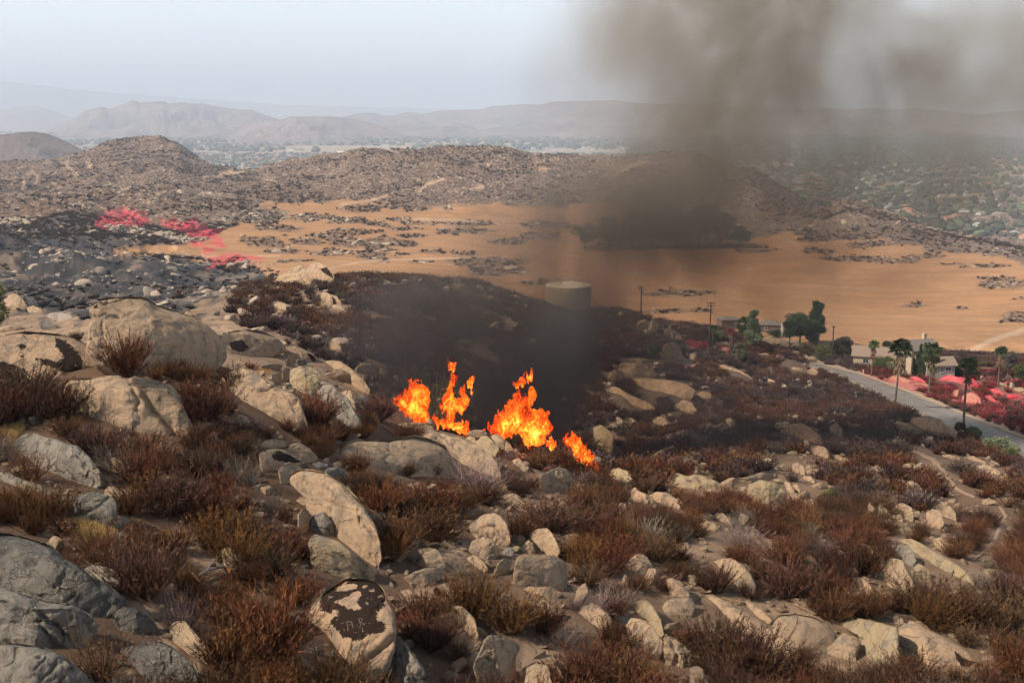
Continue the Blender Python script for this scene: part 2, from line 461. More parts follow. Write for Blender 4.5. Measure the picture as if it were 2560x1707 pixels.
def rock_mat(name, base, alt, grey, varnish=0.0, crack=0.5, lichen=0.5, fine=1.0, tex=1.0):
    t = NT(name)
    tc = t.N('ShaderNodeTexCoord').outputs['Object']
    rnd = t.N('ShaderNodeObjectInfo').outputs['Random']
    off = t.N('ShaderNodeCombineXYZ', {0: t.math('MULTIPLY', rnd, 37.0), 1: t.math('MULTIPLY', rnd, 91.0), 2: 0.0}).outputs[0]
    va = t.N('ShaderNodeVectorMath', {0: tc, 1: off}, operation='ADD').outputs[0]
    big = t.noise(va, 0.55 * tex, 5, 0.6)
    mid = t.noise(va, 2.6 * tex, 6, 0.65)
    fin = t.noise(va, 22 * tex, 5, 0.75)
    grain = t.noise(va, 90 * tex, 2, 0.8)
    c = t.mix(t.mapr(big, 0.38, 0.62), base, alt)
    c = t.mix(t.mapr(mid, 0.50, 0.66, 0, 0.75), c, grey)
    c = t.mix(t.mapr(t.noise(va, 5.5 * tex, 4, 0.7), 0.60, 0.70, 0, 0.45), c, (0.42, 0.23, 0.11))
    stn = t.mapr(t.noise(t.vmul(va, (1.6 * tex, 1.6 * tex, 0.45 * tex)), 1.0, 6, 0.65, 0.6), 0.50, 0.68, 0, 0.6)
    c = t.mix(stn, c, (0.125, 0.105, 0.088))
    # crusty lichen: dark and pale speckle
    sp = t.math('MULTIPLY', t.mapr(fin, 0.53, 0.64), t.mapr(t.noise(va, 1.7 * tex, 3), 0.42, 0.62))
    c = t.mix(t.math('MULTIPLY', sp, lichen), c, (0.055, 0.05, 0.045))
    pl = t.mapr(t.noise(va, 9 * tex, 5, 0.7), 0.60, 0.68)
    c = t.mix(t.math('MULTIPLY', pl, 0.35 * lichen), c, (0.40, 0.40, 0.32))
    c = t.mix(1.0, c, t.N('ShaderNodeCombineColor', {0: t.mapr(grain, 0.2, 0.8, 0.72, 1.25), 1: t.mapr(grain, 0.2, 0.8, 0.72, 1.22), 2: t.mapr(grain, 0.2, 0.8, 0.72, 1.2)}).outputs[0], 'MULTIPLY')
    # joints: a few long warped cracks
    wv = t.N('ShaderNodeVectorMath', {0: va, 1: t.N('ShaderNodeTexNoise', {'Vector': va, 'Scale': 1.1 * tex, 'Detail': 4}).outputs[1]}, operation='ADD').outputs[0]
    vo = t.N('ShaderNodeTexVoronoi', {'Vector': t.vmul(wv, (0.55 * tex, 0.55 * tex, 1.05 * tex)), 'Scale': 1.0}, feature='DISTANCE_TO_EDGE').outputs['Distance']
    cr = t.math('MULTIPLY', t.mapr(vo, 0.0, 0.022, 1, 0), t.mapr(mid, 0.40, 0.52))
    vo2 = t.N('ShaderNodeTexVoronoi', {'Vector': t.vmul(wv, (1.9 * tex, 1.9 * tex, 2.6 * tex)), 'Scale': 1.0}, feature='DISTANCE_TO_EDGE').outputs['Distance']
    cr2 = t.math('MULTIPLY', t.mapr(vo2, 0.0, 0.02, 1, 0), t.mapr(big, 0.50, 0.56))
    crk = t.math('MAXIMUM', cr, t.math('MULTIPLY', cr2, 0.6))
    c = t.mix(t.math('MULTIPLY', crk, crack), c, (0.05, 0.04, 0.033))
    if varnish:
        at = t.attr('varnish').outputs['Fac']
        edge = t.math('ADD', at, t.math('MULTIPLY', t.math('SUBTRACT', t.noise(va, 5, 8, 0.78), 0.5), 3.0))
        edge = t.math('ADD', edge, t.math('MULTIPLY', t.math('SUBTRACT', fin, 0.5), 1.3))
        f = t.math('MULTIPLY', t.mapr(edge, 0.47, 0.55), t.mapr(at, 0.08, 0.2))
        c = t.mix(f, c, (0.028, 0.017, 0.012))
    red = t.attr('red').outputs['Fac']
    c = t.mix(t.mapr(t.math('ADD', red, t.math('MULTIPLY', t.math('SUBTRACT', mid, 0.5), 0.8)), 0.25, 0.8), c, (0.72, 0.075, 0.10))
    pit = t.mapr(t.N('ShaderNodeTexVoronoi', {'Vector': va, 'Scale': 11 * tex}).outputs['Distance'], 0.0, 0.35, -1, 0)
    ht = t.math('ADD', t.math('MULTIPLY', t.math('MULTIPLY', pit, t.mapr(big, 0.4, 0.6)), 0.10), 0.0)
    ht = t.math('ADD', ht, t.math('MULTIPLY', mid, 1.3))
    ht = t.math('ADD', ht, t.math('ADD', t.math('MULTIPLY', fin, 0.38 * fine), t.math('MULTIPLY', grain, 0.09)))
    ht = t.math('SUBTRACT', ht, t.math('MULTIPLY', crk, 0.55 * crack))
    return t.surf(c, 0.92, ht, 0.9, 0.13, 0.15)

TAN, TAN2, GREY = (0.415, 0.295, 0.185), (0.465, 0.315, 0.195), (0.20, 0.18, 0.15)
M = {}
M['granite'] = rock_mat('tan_granite', TAN, TAN2, GREY)
M['granite_v'] = rock_mat('varnished_granite', TAN2, (0.44, 0.30, 0.19), GREY, varnish=1)
M['granite_g'] = rock_mat('lichen_grey_granite', (0.25, 0.225, 0.185), (0.31, 0.26, 0.195), (0.13, 0.13, 0.118), lichen=1.3, crack=0.8)
M['granite_y'] = rock_mat('ochre_granite', (0.40, 0.30, 0.19), (0.42, 0.31, 0.17), (0.27, 0.25, 0.19), lichen=0.7)
M['granite_d'] = rock_mat('dark_lichen_granite', (0.095, 0.092, 0.082), (0.20, 0.18, 0.145), (0.035, 0.035, 0.035), lichen=2.0, crack=0.9)
M['granite_far'] = rock_mat('far_granite', (0.42, 0.33, 0.24), (0.50, 0.385, 0.275), (0.26, 0.225, 0.19), tex=0.3, fine=0.5, lichen=0.25)
M['granite_burnt'] = rock_mat('sooty_granite', (0.27, 0.23, 0.19), (0.33, 0.27, 0.21), (0.10, 0.095, 0.09), tex=0.3, fine=0.5, lichen=0.6)
M['granite_red'] = rock_mat('retardant_granite', (0.58, 0.040, 0.068), (0.62, 0.12, 0.13), (0.28, 0.04, 0.05), tex=0.5, lichen=0.1)

def twig_mat(name, dark, light, tip):
    t = NT(name)
    rnd = t.N('ShaderNodeObjectInfo').outputs['Random']
    a = t.attr('v').outputs['Fac']; h = t.attr('h').outputs['Fac']
    c = t.mix(a, dark, light)
    c = t.mix(t.math('MULTIPLY', t.mapr(h, 0.55, 1.0), t.math('MULTIPLY', a, 0.8)), c, tip)
    f = t.mapr(rnd, 0, 1, 0.55, 1.55)
    g = t.mapr(t.math('FRACT', t.math('MULTIPLY', rnd, 7.31)), 0, 1, 0.84, 1.18)
    c = t.mix(1.0, c, t.N('ShaderNodeCombineColor', {0: f, 1: t.math('MULTIPLY', f, g), 2: f}).outputs[0], 'MULTIPLY')
    b = t.N('ShaderNodeBsdfPrincipled', {'Base Color': c, 'Roughness': 0.85, 'Specular IOR Level': 0.15})
    t.t.links.new(b.outputs[0], t.out.inputs['Surface'])
    return t.m
M['rust'] = twig_mat('rust_brown_twigs', (0.042, 0.018, 0.010), (0.122, 0.050, 0.022), (0.20, 0.084, 0.038))
M['orange'] = twig_mat('orange_brown_twigs', (0.045, 0.018, 0.008), (0.14, 0.056, 0.019), (0.22, 0.092, 0.03))
M['plum'] = twig_mat('plum_brown_twigs', (0.036, 0.018, 0.011), (0.098, 0.047, 0.026), (0.150, 0.076, 0.045))
M['midplum'] = twig_mat('mid_slope_twigs', (0.036, 0.022, 0.020), (0.086, 0.052, 0.044), (0.13, 0.080, 0.066))
M['greytwig'] = twig_mat('grey_dead_twigs', (0.10, 0.075, 0.06), (0.24, 0.18, 0.145), (0.30, 0.22, 0.18))
M['straw'] = twig_mat('straw_grass', (0.30, 0.17, 0.06), (0.52, 0.33, 0.13), (0.6, 0.4, 0.18))
M['olive'] = twig_mat('olive_leaves', (0.05, 0.06, 0.02), (0.12, 0.13, 0.04), (0.19, 0.19, 0.07))
M['dullgreen'] = twig_mat('dull_valley_green', (0.035, 0.038, 0.022), (0.085, 0.085, 0.05), (0.12, 0.115, 0.07))
M['green'] = twig_mat('dark_green_leaves', (0.018, 0.03, 0.014), (0.05, 0.075, 0.03), (0.08, 0.11, 0.045))
M['green2'] = twig_mat('grey_green_leaves', (0.05, 0.06, 0.035), (0.14, 0.16, 0.09), (0.2, 0.22, 0.13))
M['palebark'] = twig_mat('pale_leaves', (0.12, 0.12, 0.09), (0.26, 0.26, 0.20), (0.34, 0.33, 0.27))
M['redbush'] = twig_mat('retardant_red_twigs', (0.085, 0.022, 0.022), (0.27, 0.045, 0.052), (0.45, 0.07, 0.085))
M['char'] = twig_mat('charred_twigs', (0.012, 0.011, 0.011), (0.04, 0.036, 0.035), (0.06, 0.05, 0.05))
M['farscrub'] = twig_mat('far_scrub_twigs', (0.036, 0.022, 0.017), (0.078, 0.048, 0.034), (0.11, 0.068, 0.046))

def flat_mat(name, col, var=0.15, rough=0.85, scale=3.0, bump=0.2, spec=0.2):
    t = NT(name)
    tc = t.N('ShaderNodeTexCoord').outputs['Object']
    n = t.noise(tc, scale, 5, 0.6)
    c = t.mix(1.0, (*col, 1), t.N('ShaderNodeCombineColor', {0: t.mapr(n, 0.3, 0.7, 1 - var, 1 + var), 1: t.mapr(n, 0.3, 0.7, 1 - var, 1 + var), 2: t.mapr(n, 0.3, 0.7, 1 - var, 1 + var)}).outputs[0], 'MULTIPLY')
    return t.surf(c, rough, n, bump, 0.03, spec)
M['trunk'] = flat_mat('palm_bark', (0.13, 0.095, 0.07), 0.35, scale=5)
M['wood'] = flat_mat('dark_pole_wood', (0.075, 0.05, 0.04), 0.3, scale=5)
M['stucco'] = flat_mat('tan_stucco', (0.46, 0.35, 0.24), 0.06, scale=1.0)
M['stucco2'] = flat_mat('grey_stucco', (0.33, 0.29, 0.25), 0.08, scale=1.0)
M['brownwall'] = flat_mat('brown_stucco', (0.16, 0.125, 0.105), 0.08, scale=1.0)
M['roof'] = flat_mat('brown_shingle', (0.26, 0.19, 0.14), 0.25, scale=6)
M['roofd'] = flat_mat('grey_shingle', (0.20, 0.165, 0.14), 0.25, scale=6)
M['trim'] = flat_mat('white_trim', (0.6, 0.55, 0.48), 0.05)
M['glass'] = flat_mat('window_glass', (0.03, 0.035, 0.04), 0.1, rough=0.15, bump=0.0, spec=0.6)
M['door'] = flat_mat('brown_door', (0.13, 0.08, 0.05), 0.1)
M['tank'] = flat_mat('olive_tank_paint', (0.40, 0.325, 0.19), 0.10, rough=0.6, scale=0.35, bump=0.05)
M['tankroof'] = flat_mat('pale_tank_roof', (0.62, 0.53, 0.38), 0.10, rough=0.6, scale=0.5, bump=0.05)
M['metal'] = flat_mat('dull_metal', (0.35, 0.33, 0.30), 0.1, rough=0.5)
M['pathsoil'] = flat_mat('trodden_soil', (0.30, 0.20, 0.13), 0.18, scale=2.5, bump=0.4)
M['scratch'] = flat_mat('scratched_pale_rock', (0.45, 0.36, 0.27), 0.2, scale=40)

def road_mat():
    t = NT('faded_asphalt')
    tc = t.N('ShaderNodeTexCoord').outputs['Object']
    n = t.noise(tc, 0.35, 5, 0.6); g = t.noise(tc, 9, 4, 0.7)
    c = t.mix(t.mapr(n, 0.35, 0.65), (0.27, 0.235, 0.20), (0.215, 0.19, 0.168))
    c = t.mix(t.mapr(g, 0.3, 0.7, 0, 0.3), c, (0.33, 0.29, 0.24))
    w = t.N('ShaderNodeVectorMath', {0: tc, 1: t.N('ShaderNodeTexNoise', {'Vector': tc, 'Scale': 0.8, 'Detail': 4}).outputs[1]}, operation='ADD').outputs[0]
    vo = t.N('ShaderNodeTexVoronoi', {'Vector': t.vmul(w, (0.26, 0.16, 0.0)), 'Scale': 1.0}, feature='DISTANCE_TO_EDGE').outputs['Distance']
    c = t.mix(t.mapr(vo, 0.006, 0.018, 0.85, 0), c, (0.045, 0.04, 0.036))
    st = t.mapr(t.noise(tc, 0.11, 3), 0.66, 0.72, 0, 0.5)
    c = t.mix(st, c, (0.10, 0.14, 0.15))
    return t.surf(c, 0.9, g, 0.3, 0.02)
M['road'] = road_mat()

def ground_mat():
    t = NT('ground_soil')
    pos = t.N('ShaderNodeNewGeometry').outputs['Position']
    col = t.attr('tone').outputs['Color']
    rough = t.attr('stone').outputs['Fac']      # how strewn with small stones and scrub
    fieldm = t.attr('field').outputs['Fac']
    n1 = t.noise(pos, 0.9, 6, 0.65); n2 = t.noise(pos, 7.0, 5, 0.7); n3 = t.noise(pos, 0.06, 5, 0.6)
    sc = lambda x, a, b: t.N('ShaderNodeCombineColor', {0: t.mapr(x, 0.25, 0.75, a, b), 1: t.mapr(x, 0.25, 0.75, a, b), 2: t.mapr(x, 0.25, 0.75, a, b)}).outputs[0]
    c = t.mix(1.0, col, sc(n1, 0.80, 1.2), 'MULTIPLY')
    c = t.mix(1.0, c, sc(n2, 0.85, 1.15), 'MULTIPLY')
    c = t.mix(1.0, c, sc(n3, 0.82, 1.18), 'MULTIPLY')
    # plough lines on the field
    w = t.N('ShaderNodeTexNoise', {'Vector': t.vmul(pos, (0.012, 0.10, 0.0)), 'Scale': 1.0, 'Detail': 6, 'Roughness': 0.65}).outputs[0]
    c2 = t.mix(1.0, c, sc(w, 0.80, 1.2), 'MULTIPLY')
    c = t.mix(fieldm, c, c2)
    # stones and low scrub far off, too small to build one by one
    vo = t.N('ShaderNodeTexVoronoi', {'Vector': pos, 'Scale': 0.34, 'Randomness': 1.0})
    st = t.math('MULTIPLY', t.mapr(vo.outputs['Distance'], 0.30, 0.42, 1, 0), t.mapr(t.N('ShaderNodeSeparateColor', {0: vo.outputs['Color']}).outputs[0], 0.55, 0.6))
    vb = t.N('ShaderNodeTexVoronoi', {'Vector': t.N('ShaderNodeVectorMath', {0: pos, 1: (31, 7, 3)}, operation='ADD').outputs[0], 'Scale': 0.27})
    bu = t.mapr(vb.outputs['Distance'], 0.36, 0.52, 1, 0)
    c = t.mix(t.math('MULTIPLY', t.math('MULTIPLY', bu, rough), 0.7), c, (0.070, 0.048, 0.037))
    c = t.mix(t.math('MULTIPLY', t.math('MULTIPLY', st, rough), 0.8), c, (0.42, 0.34, 0.265))
    h = t.math('ADD', t.math('MULTIPLY', n1, 0.6), t.math('ADD', t.math('MULTIPLY', n2, 0.15), t.math('MULTIPLY', t.math('MULTIPLY', t.math('ADD', st, bu), rough), 1.2)))
    return t.surf(c, 0.95, h, 0.6, 0.6, 0.1)
M['ground'] = ground_mat()
# ------------------------------------------------------------------ the ground: one sheet to the horizon
UU, VV = u_of(XX / YY, SG2), v_of_s(SG2)
e1 = fbm2(XX / YY * 90, LY[:, None] * 30, 4, 5)           # ragged edges for the regions
e2 = fbm2(XX / YY * 28, LY[:, None] * 12, 4, 8)
def reg(poly, y0, y1, soft=8, rag=10):
    d = sdist(UU, VV, poly) + e1 * rag * 0.6 + e2 * rag * 0.5
    return sstep(-soft, soft, d) * (YY > y0) * (YY < y1)
def lay(c, m, col, var=0.0):
    col = np.array(col)
    return c * (1 - m[..., None]) + col * m[..., None]

tone = np.zeros(XX.shape + (3,)); tone[:] = (0.345, 0.235, 0.15)
stone = np.zeros(XX.shape); fieldm = np.zeros(XX.shape)
n_soil = fbm2(XX / 3.0, YY / 3.0, 4, 40)
tone = lay(tone, sstep(-0.3, 0.7, n_soil) * 0.6, (0.245, 0.15, 0.092))
tone = lay(tone, sstep(0.5, 1.1, n_soil), (0.42, 0.30, 0.20))
# the middle slopes carry litter between the shrubs
tone = lay(tone, sstep(60, 110, YY) * (YY < 300) * sstep(-0.6, 0.3, n_soil) * 0.6, (0.19, 0.13, 0.09))
# leaf litter darkens the near ground except on the bare patches
open_m = np.zeros(XX.shape)
for p in OPEN:
    open_m = np.maximum(open_m, sstep(-14, 8, sdist(UU, VV, p) + e1 * 9))
open_m *= (YY < 100)
tone = lay(tone, (YY < 75) * (1 - open_m) * (0.88 - 0.38 * sstep(1150, 1400, UU)), (0.105, 0.062, 0.040))
tone = lay(tone, sstep(66, 90, YY) * (YY < 215) * sstep(1350, 1600, UU) * (rd < -3) * 0.75, (0.115, 0.080, 0.062))  # smoke shadow over the right slope, put into the soil colour
# burnt land on the left
burn = cp('S', [(-60, 560), (120, 590), (330, 600), (420, 640), (560, 660), (700, 655), (700, 720), (560, 745), (430, 800), (200, 800), (-60, 770)])
hillc = (0.185, 0.122, 0.082)
m_hill = sstep(440, 560, YY) * (1 - sstep(1900, 2300, YY))
tone = lay(tone, m_hill, hillc); stone = np.maximum(stone, m_hill * 0.95)
left_scrub = (YY > 260) * (YY < 560) * (1 - sstep(560, 720, UU))
tone = lay(tone, left_scrub * 1.0, (0.13, 0.105, 0.09)); stone = np.maximum(stone, left_scrub * 0.8)
m_b = reg(burn, 66, 460, 14, 34)
tone = lay(tone, m_b, (0.050, 0.047, 0.047)); stone = stone * (1 - m_b)
ash = reg(cp('S', [(-60, 640), (420, 640), (690, 680), (560, 760), (200, 830), (-60, 830)]), 66, 400, 10, 30) * sstep(0.35, 0.75, fbm2(XX / 9, YY / 26, 5, 71))
tone = lay(tone, ash * 0.8, (0.25, 0.185, 0.135))
str_ = m_b * sstep(0.15, 0.6, fbm2(XX / 5, YY / 2.2, 5, 72))
tone = lay(tone, str_ * 0.5, (0.15, 0.12, 0.10))
FIELDS = [
 [(600, 640), (560, 655), (420, 640), (300, 640), (290, 625), (360, 610), (430, 612), (500, 600), (560, 575), (600, 556), (700, 548), (720, 530), (640, 515), (650, 506), (760, 512), (860, 500), (1000, 508), (1080, 512), (1240, 506), (1330, 512), (1420, 520), (1500, 505), (1560, 520), (1580, 560), (1470, 620), (1850, 622), (1870, 590), (1960, 582), (2040, 598), (2200, 600), (2330, 625), (2420, 632), (2640, 668), (2700, 1000), (1500, 900), (1200, 800), (700, 720)],
]
for p in FIELDS:
    m = reg(cp('S', p), 250, 900, 4, 9) * (1 - reg(cp('S', [(-60, 640), (560, 655), (690, 655), (700, 760), (-60, 800)]), 66, 460, 10, 20) * 0)
    tone = lay(tone, m, (0.40, 0.215, 0.100)); stone = stone * (1 - m); fieldm = np.maximum(fieldm, m)
# pale and ruddy washes on the field
w1 = sstep(0.1, 0.9, fbm2(XX / 60, YY / 22, 4, 55)) * fieldm
tone = lay(tone, w1 * 0.45, (0.47, 0.275, 0.14))
w2 = sstep(0.2, 0.9, fbm2(XX / 45, YY / 30, 4, 56)) * fieldm
tone = lay(tone, w2 * 0.35, (0.37, 0.20, 0.11))
# scrub islands and outcrops standing in the field: (u, v, half width, half height)
ISL = cp('S', [(0, 0)])
ISLANDS = [(1010, 516, 95, 9), (900, 522, 55, 8), (775, 545, 60, 10), (860, 552, 60, 9), (660, 545, 70, 16), (940, 560, 40, 6), (1000, 548, 30, 5), (720, 572, 60, 8), (880, 580, 70, 6), (800, 590, 45, 6),
           (1045, 558, 45, 5), (650, 602, 70, 14), (760, 604, 50, 8), (870, 604, 60, 9), (940, 610, 70, 14), (1035, 590, 35, 5), (1010, 572, 48, 5), (1120, 580, 26, 8), (1150, 575, 30, 4), (1175, 560, 50, 6), (1200, 578, 36, 5),
           (820, 632, 60, 10), (930, 640, 50, 13), (1010, 635, 25, 4), (1090, 630, 44, 4), (1160, 634, 30, 5), (1045, 655, 26, 4), (700, 630, 50, 6), (760, 652, 40, 4), (1260, 605, 50, 8), (1380, 562, 60, 10), (1350, 590, 40, 8),
           (1240, 655, 90, 10), (1240, 678, 70, 11), (1340, 706, 30, 6), (1700, 732, 70, 9), (1690, 778, 80, 7), (1890, 626, 40, 5), (2040, 628, 44, 6), (2160, 646, 70, 6), (2250, 652, 70, 6), (2380, 660, 60, 4), (2480, 665, 70, 5),
           (2520, 708, 80, 12), (2560, 745, 40, 4), (2290, 764, 44, 4), (2410, 771, 50, 4), (2550, 795, 50, 14), (2040, 600, 40, 6), (2180, 612, 60, 9), (2330, 640, 60, 6), (360, 634, 38, 4), (470, 700, 0, 0)]
isl_m = np.zeros(XX.shape)
for (u, v, a, b) in ISLANDS:
    if a == 0: continue
    d = 1 - np.hypot((UU - u) / a, (VV - v) / b)
    isl_m = np.maximum(isl_m, sstep(-0.2, 0.25, d + e1 * 0.45 + e2 * 0.2) * (YY > 230) * (YY < 1000))
tone = lay(tone, isl_m * 0.6, (0.10, 0.072, 0.055)); stone = np.maximum(stone, isl_m * 0.8)
# dirt tracks on the field and the hills (image polylines with half widths in pixels)
TRACKS = [([(820, 672), (900, 655), (960, 650), (1150, 645), (1230, 640)], 1.8), ([(1000, 548), (1080, 548), (1150, 552), (1300, 566), (1330, 590), (1360, 604)], 2.4),
          ([(2230, 905), (2330, 885), (2425, 878), (2480, 850), (2570, 822)], 6), ([(2420, 885), (2460, 930), (2500, 960)], 5), ([(2330, 888), (2240, 888)], 2.2), ([(2440, 885), (2560, 900)], 4),
          ([(55, 472), (62, 445), (80, 428), (95, 445), (88, 462)], 2.6), ([(163, 405), (170, 418), (190, 430)], 2.4), ([(130, 452), (155, 470)], 2.2), ([(200, 400), (230, 412), (220, 420)], 1.5),
          ([(295, 480), (325, 468)], 1.7), ([(365, 488), (410, 480)], 1.6), ([(560, 432), (610, 430), (490, 446), (478, 458)], 2.0), ([(655, 445), (685, 455), (690, 465)], 1.3),
          ([(1050, 480), (1065, 462), (1110, 448)], 2.2), ([(1170, 474), (1230, 462)], 1.5), ([(1340, 425), (1380, 420), (1400, 423)], 2.4), ([(960, 372), (1000, 384)], 1.5), ([(1530, 440), (1580, 415), (1620, 402)], 3),
          ([(430, 612), (470, 640), (520, 655)], 2.2), ([(500, 605), (505, 640), (540, 650), (545, 660)], 2.0), ([(1970, 602), (2000, 615)], 3), ([(850, 512), (930, 500), (985, 484)], 2.2), ([(500, 640), (700, 640)], 1.2)]
trk = np.zeros(XX.shape)
for pts, w in TRACKS:
    d = dline(UU, VV, pts)
    trk = np.maximum(trk, (1 - sstep(w * 0.6, w * 1.5, d + e1 * 0.8)) * (YY > 230) * (YY < 1800))
tone = lay(tone, trk * 0.85, (0.52, 0.35, 0.225)); stone = stone * (1 - trk)
# bare pads beside the houses and along the road
for p in ([(1640, 860), (1700, 850), (1780, 870), (1880, 850), (1990, 850), (2030, 870), (1990, 890), (1880, 900), (1800, 905), (1700, 895)],
          [(2040, 905), (2150, 900), (2260, 925), (2250, 950), (2200, 945), (2100, 925)],
          [(2200, 955), (2260, 950), (2330, 990), (2470, 1045), (2600, 1100), (2600, 1120), (2470, 1062), (2330, 1008)],
          [(2230, 1008), (2290, 1030), (2360, 1054), (2420, 1085), (2380, 1090), (2300, 1060)]):
    m = reg(cp('S', p), 70, 260, 3, 4)
    tone = lay(tone, m * 0.9, (0.46, 0.33, 0.22))
# fire retardant
REDS = [([(225, 555), (260, 535), (320, 522), (360, 540), (375, 560), (300, 566), (240, 562)], 0.85), ([(395, 548), (410, 553), (480, 556), (530, 568), (520, 590), (455, 580), (420, 568)], 0.95),
        ([(455, 570), (500, 560), (550, 575), (555, 600), (565, 625), (500, 625), (465, 600)], 0.95), ([(500, 618), (600, 622), (670, 650), (600, 662), (530, 655), (510, 640)], 0.7), ([(540, 655), (580, 660), (570, 672), (520, 668)], 0.7),
        ([(1715, 842), (1760, 845), (1790, 870), (1760, 880), (1720, 866)], 0.9), ([(1790, 865), (1870, 865), (1900, 880), (1800, 885)], 0.5), ([(1870, 885), (1900, 890), (1950, 897), (1900, 910), (1870, 905)], 0.8),
        ([(2140, 925), (2220, 935), (2330, 965), (2420, 975), (2560, 1020), (2700, 1080), (2600, 1090), (2400, 1010), (2200, 955)], 0.5), ([(2200, 925), (2560, 960), (2700, 1000), (2700, 1080), (2400, 1010)], 0.25)]
red_m = np.zeros(XX.shape)
for p, k in REDS:
    red_m = np.maximum(red_m, k * reg(cp('S', p), 130, 900, 4, 9) * sstep(-1.6, 0.1, e1 + e2))
tone = lay(tone, red_m, (0.60, 0.075, 0.095))
# valley floor beyond the hills
m_v = sstep(1900, 2300, YY)
tone = lay(tone, m_v, (0.36, 0.285, 0.205)); stone = stone * (1 - m_v)
pv = fbm2(XX / 900, YY / 420, 5, 77)
tone = lay(tone, m_v * sstep(0.1, 0.5, pv), (0.40, 0.29, 0.19))
tone = lay(tone, m_v * sstep(0.25, 0.6, -pv), (0.13, 0.135, 0.09))
tone = lay(tone, m_v * sstep(2400, 3000, YY) * (1 - sstep(3600, 4400, YY)) * sstep(-0.05, 0.02, -(XX / YY)) * 0.6, (0.17, 0.165, 0.14))
stone = stone * (1 - sstep(1900, 2100, YY))

nr, nc = XX.shape
idx = np.arange(nr * nc).reshape(nr, nc)
FQ = np.stack([idx[:-1, :-1], idx[:-1, 1:], idx[1:, 1:], idx[1:, :-1]], -1).reshape(-1, 4)
me = new_mesh('ground', np.stack([XX, YY, Z], -1).reshape(-1, 3), FQ, M['ground'], True,
              {'stone': stone.ravel(), 'field': fieldm.ravel()}, tone.reshape(-1, 3))
tag(link('ground', me), 'rocky hillside and dry valley floor', None, None, 'structure')

# ------------------------------------------------------------------ far mountains, each a solid ridge
def mountain_mat(name, c1, c2):
    t = NT(name)
    pos = t.N('ShaderNodeNewGeometry').outputs['Position']
    n = t.noise(pos, 0.004, 7, 0.65)
    c = t.mix(t.mapr(n, 0.35, 0.65), c1, c2)
    return t.surf(c, 0.95, n, 0.6, 60)
M['mount'] = mountain_mat('dry_mountain', (0.10, 0.075, 0.065), (0.30, 0.21, 0.16))
M['mount2'] = mountain_mat('brown_scrub_mountain', (0.10, 0.07, 0.055), (0.17, 0.115, 0.085))

def mountain(name, pts, y, depth, seed, mat, label, zb=-158, rel=0.25):
    pts = np.array(pts, float)
    s = s_of_v(pts[:, 1]); a = a_of(pts[:, 0], s)
    aa = np.linspace(a[0], a[-1], 260)
    ss = np.interp(aa, a, s)
    tt = np.linspace(-1, 1, 61)
    yy = y + tt * depth
    A, T = np.meshgrid(aa, tt); Yg = y + T * depth; X = A * Yg
    warp = fbm2(X / (depth * 0.5), Yg / (depth * 0.4), 4, seed + 50) * (aa[-1] - aa[0]) * 0.05 * np.abs(T)
    H = np.interp(A + warp, aa, ss * y) - zb
    prof = (1 - np.abs(T)) ** 0.95
    rid = 1 - np.abs(fbm2(X / (depth * 0.3), Yg / (depth * 0.5), 6, seed)) * 1.25
    Zm = zb + H * prof * (1 + np.minimum(rid - 1.0, 0) * rel * 5 * np.abs(T) * (1 - np.abs(T)))
    endf = sstep(0, 0.06, (A - aa[0]) / (aa[-1] - aa[0])) * sstep(0, 0.06, (aa[-1] - A) / (aa[-1] - aa[0]))
    n, m_ = X.shape
    ix = np.arange(n * m_).reshape(n, m_)
    Fq = np.stack([ix[:-1, :-1], ix[:-1, 1:], ix[1:, 1:], ix[1:, :-1]], -1).reshape(-1, 4)
    me = new_mesh(name, np.stack([X, Yg, Zm], -1).reshape(-1, 3), Fq, mat, True)
    return tag(link(name, me), label, None, None, 'structure')
mountain('mountain', [(-500, 330), (-200, 300), (0, 277), (35, 270), (92, 266), (126, 275), (172, 290), (230, 310), (300, 335)], 13500, 2600, 1, M['mount'], 'faint bluish mountain at the left edge of the valley')
mountain('mountain', [(110, 330), (150, 312), (180, 299), (210, 278), (253, 267), (275, 273), (333, 250), (352, 257), (406, 253), (421, 259), (455, 256), (478, 259), (509, 260), (555, 269), (608, 275), (631, 275), (658, 286), (696, 298), (760, 318), (820, 338)], 8800, 2300, 5, M['mount'], 'pale purple mountain with several peaks left of centre', rel=0.95)
mountain('mountain', [(560, 340), (610, 318), (640, 305), (700, 300), (727, 292), (784, 291), (842, 292), (900, 300), (930, 308), (965, 322), (1003, 334), (1040, 342)], 7000, 1500, 8, M['mount'], 'low rounded purple hill in front of the mountains', rel=0.95)
mountain('mountain', [(780, 320), (830, 300), (869, 290), (900, 283), (938, 282), (961, 290), (988, 288), (1022, 280), (1053, 286), (1099, 277), (1210, 273), (1225, 266), (1271, 263), (1309, 260), (1348, 263), (1378, 255), (1424, 253), (1501, 252), (1539, 252), (1577, 257), (1654, 260), (1750, 262), (1851, 263), (2004, 271), (2196, 272), (2349, 276), (2450, 288), (2500, 280), (2600, 275), (3000, 270), (3300, 300)], 9600, 3000, 12, M['mount'], 'long level purple mountain range along the right horizon', rel=0.8)
mountain('mountain', [(-700, 150), (-300, 180), (0, 202), (100, 214), (200, 226), (350, 238), (500, 248), (700, 262), (900, 268), (1200, 275), (1500, 280)], 20000, 2600, 17, M['mount'], 'almost invisible blue mountain in the haze above the rest')
mountain('hill', [(-350, 380), (-200, 345), (-60, 350), (0, 338), (50, 331), (85, 329), (120, 335), (170, 356), (210, 376), (250, 395), (330, 420)], 2700, 500, 22, M['mount2'], 'dark rounded hill at the left edge behind the scrub hill', rel=0.4)

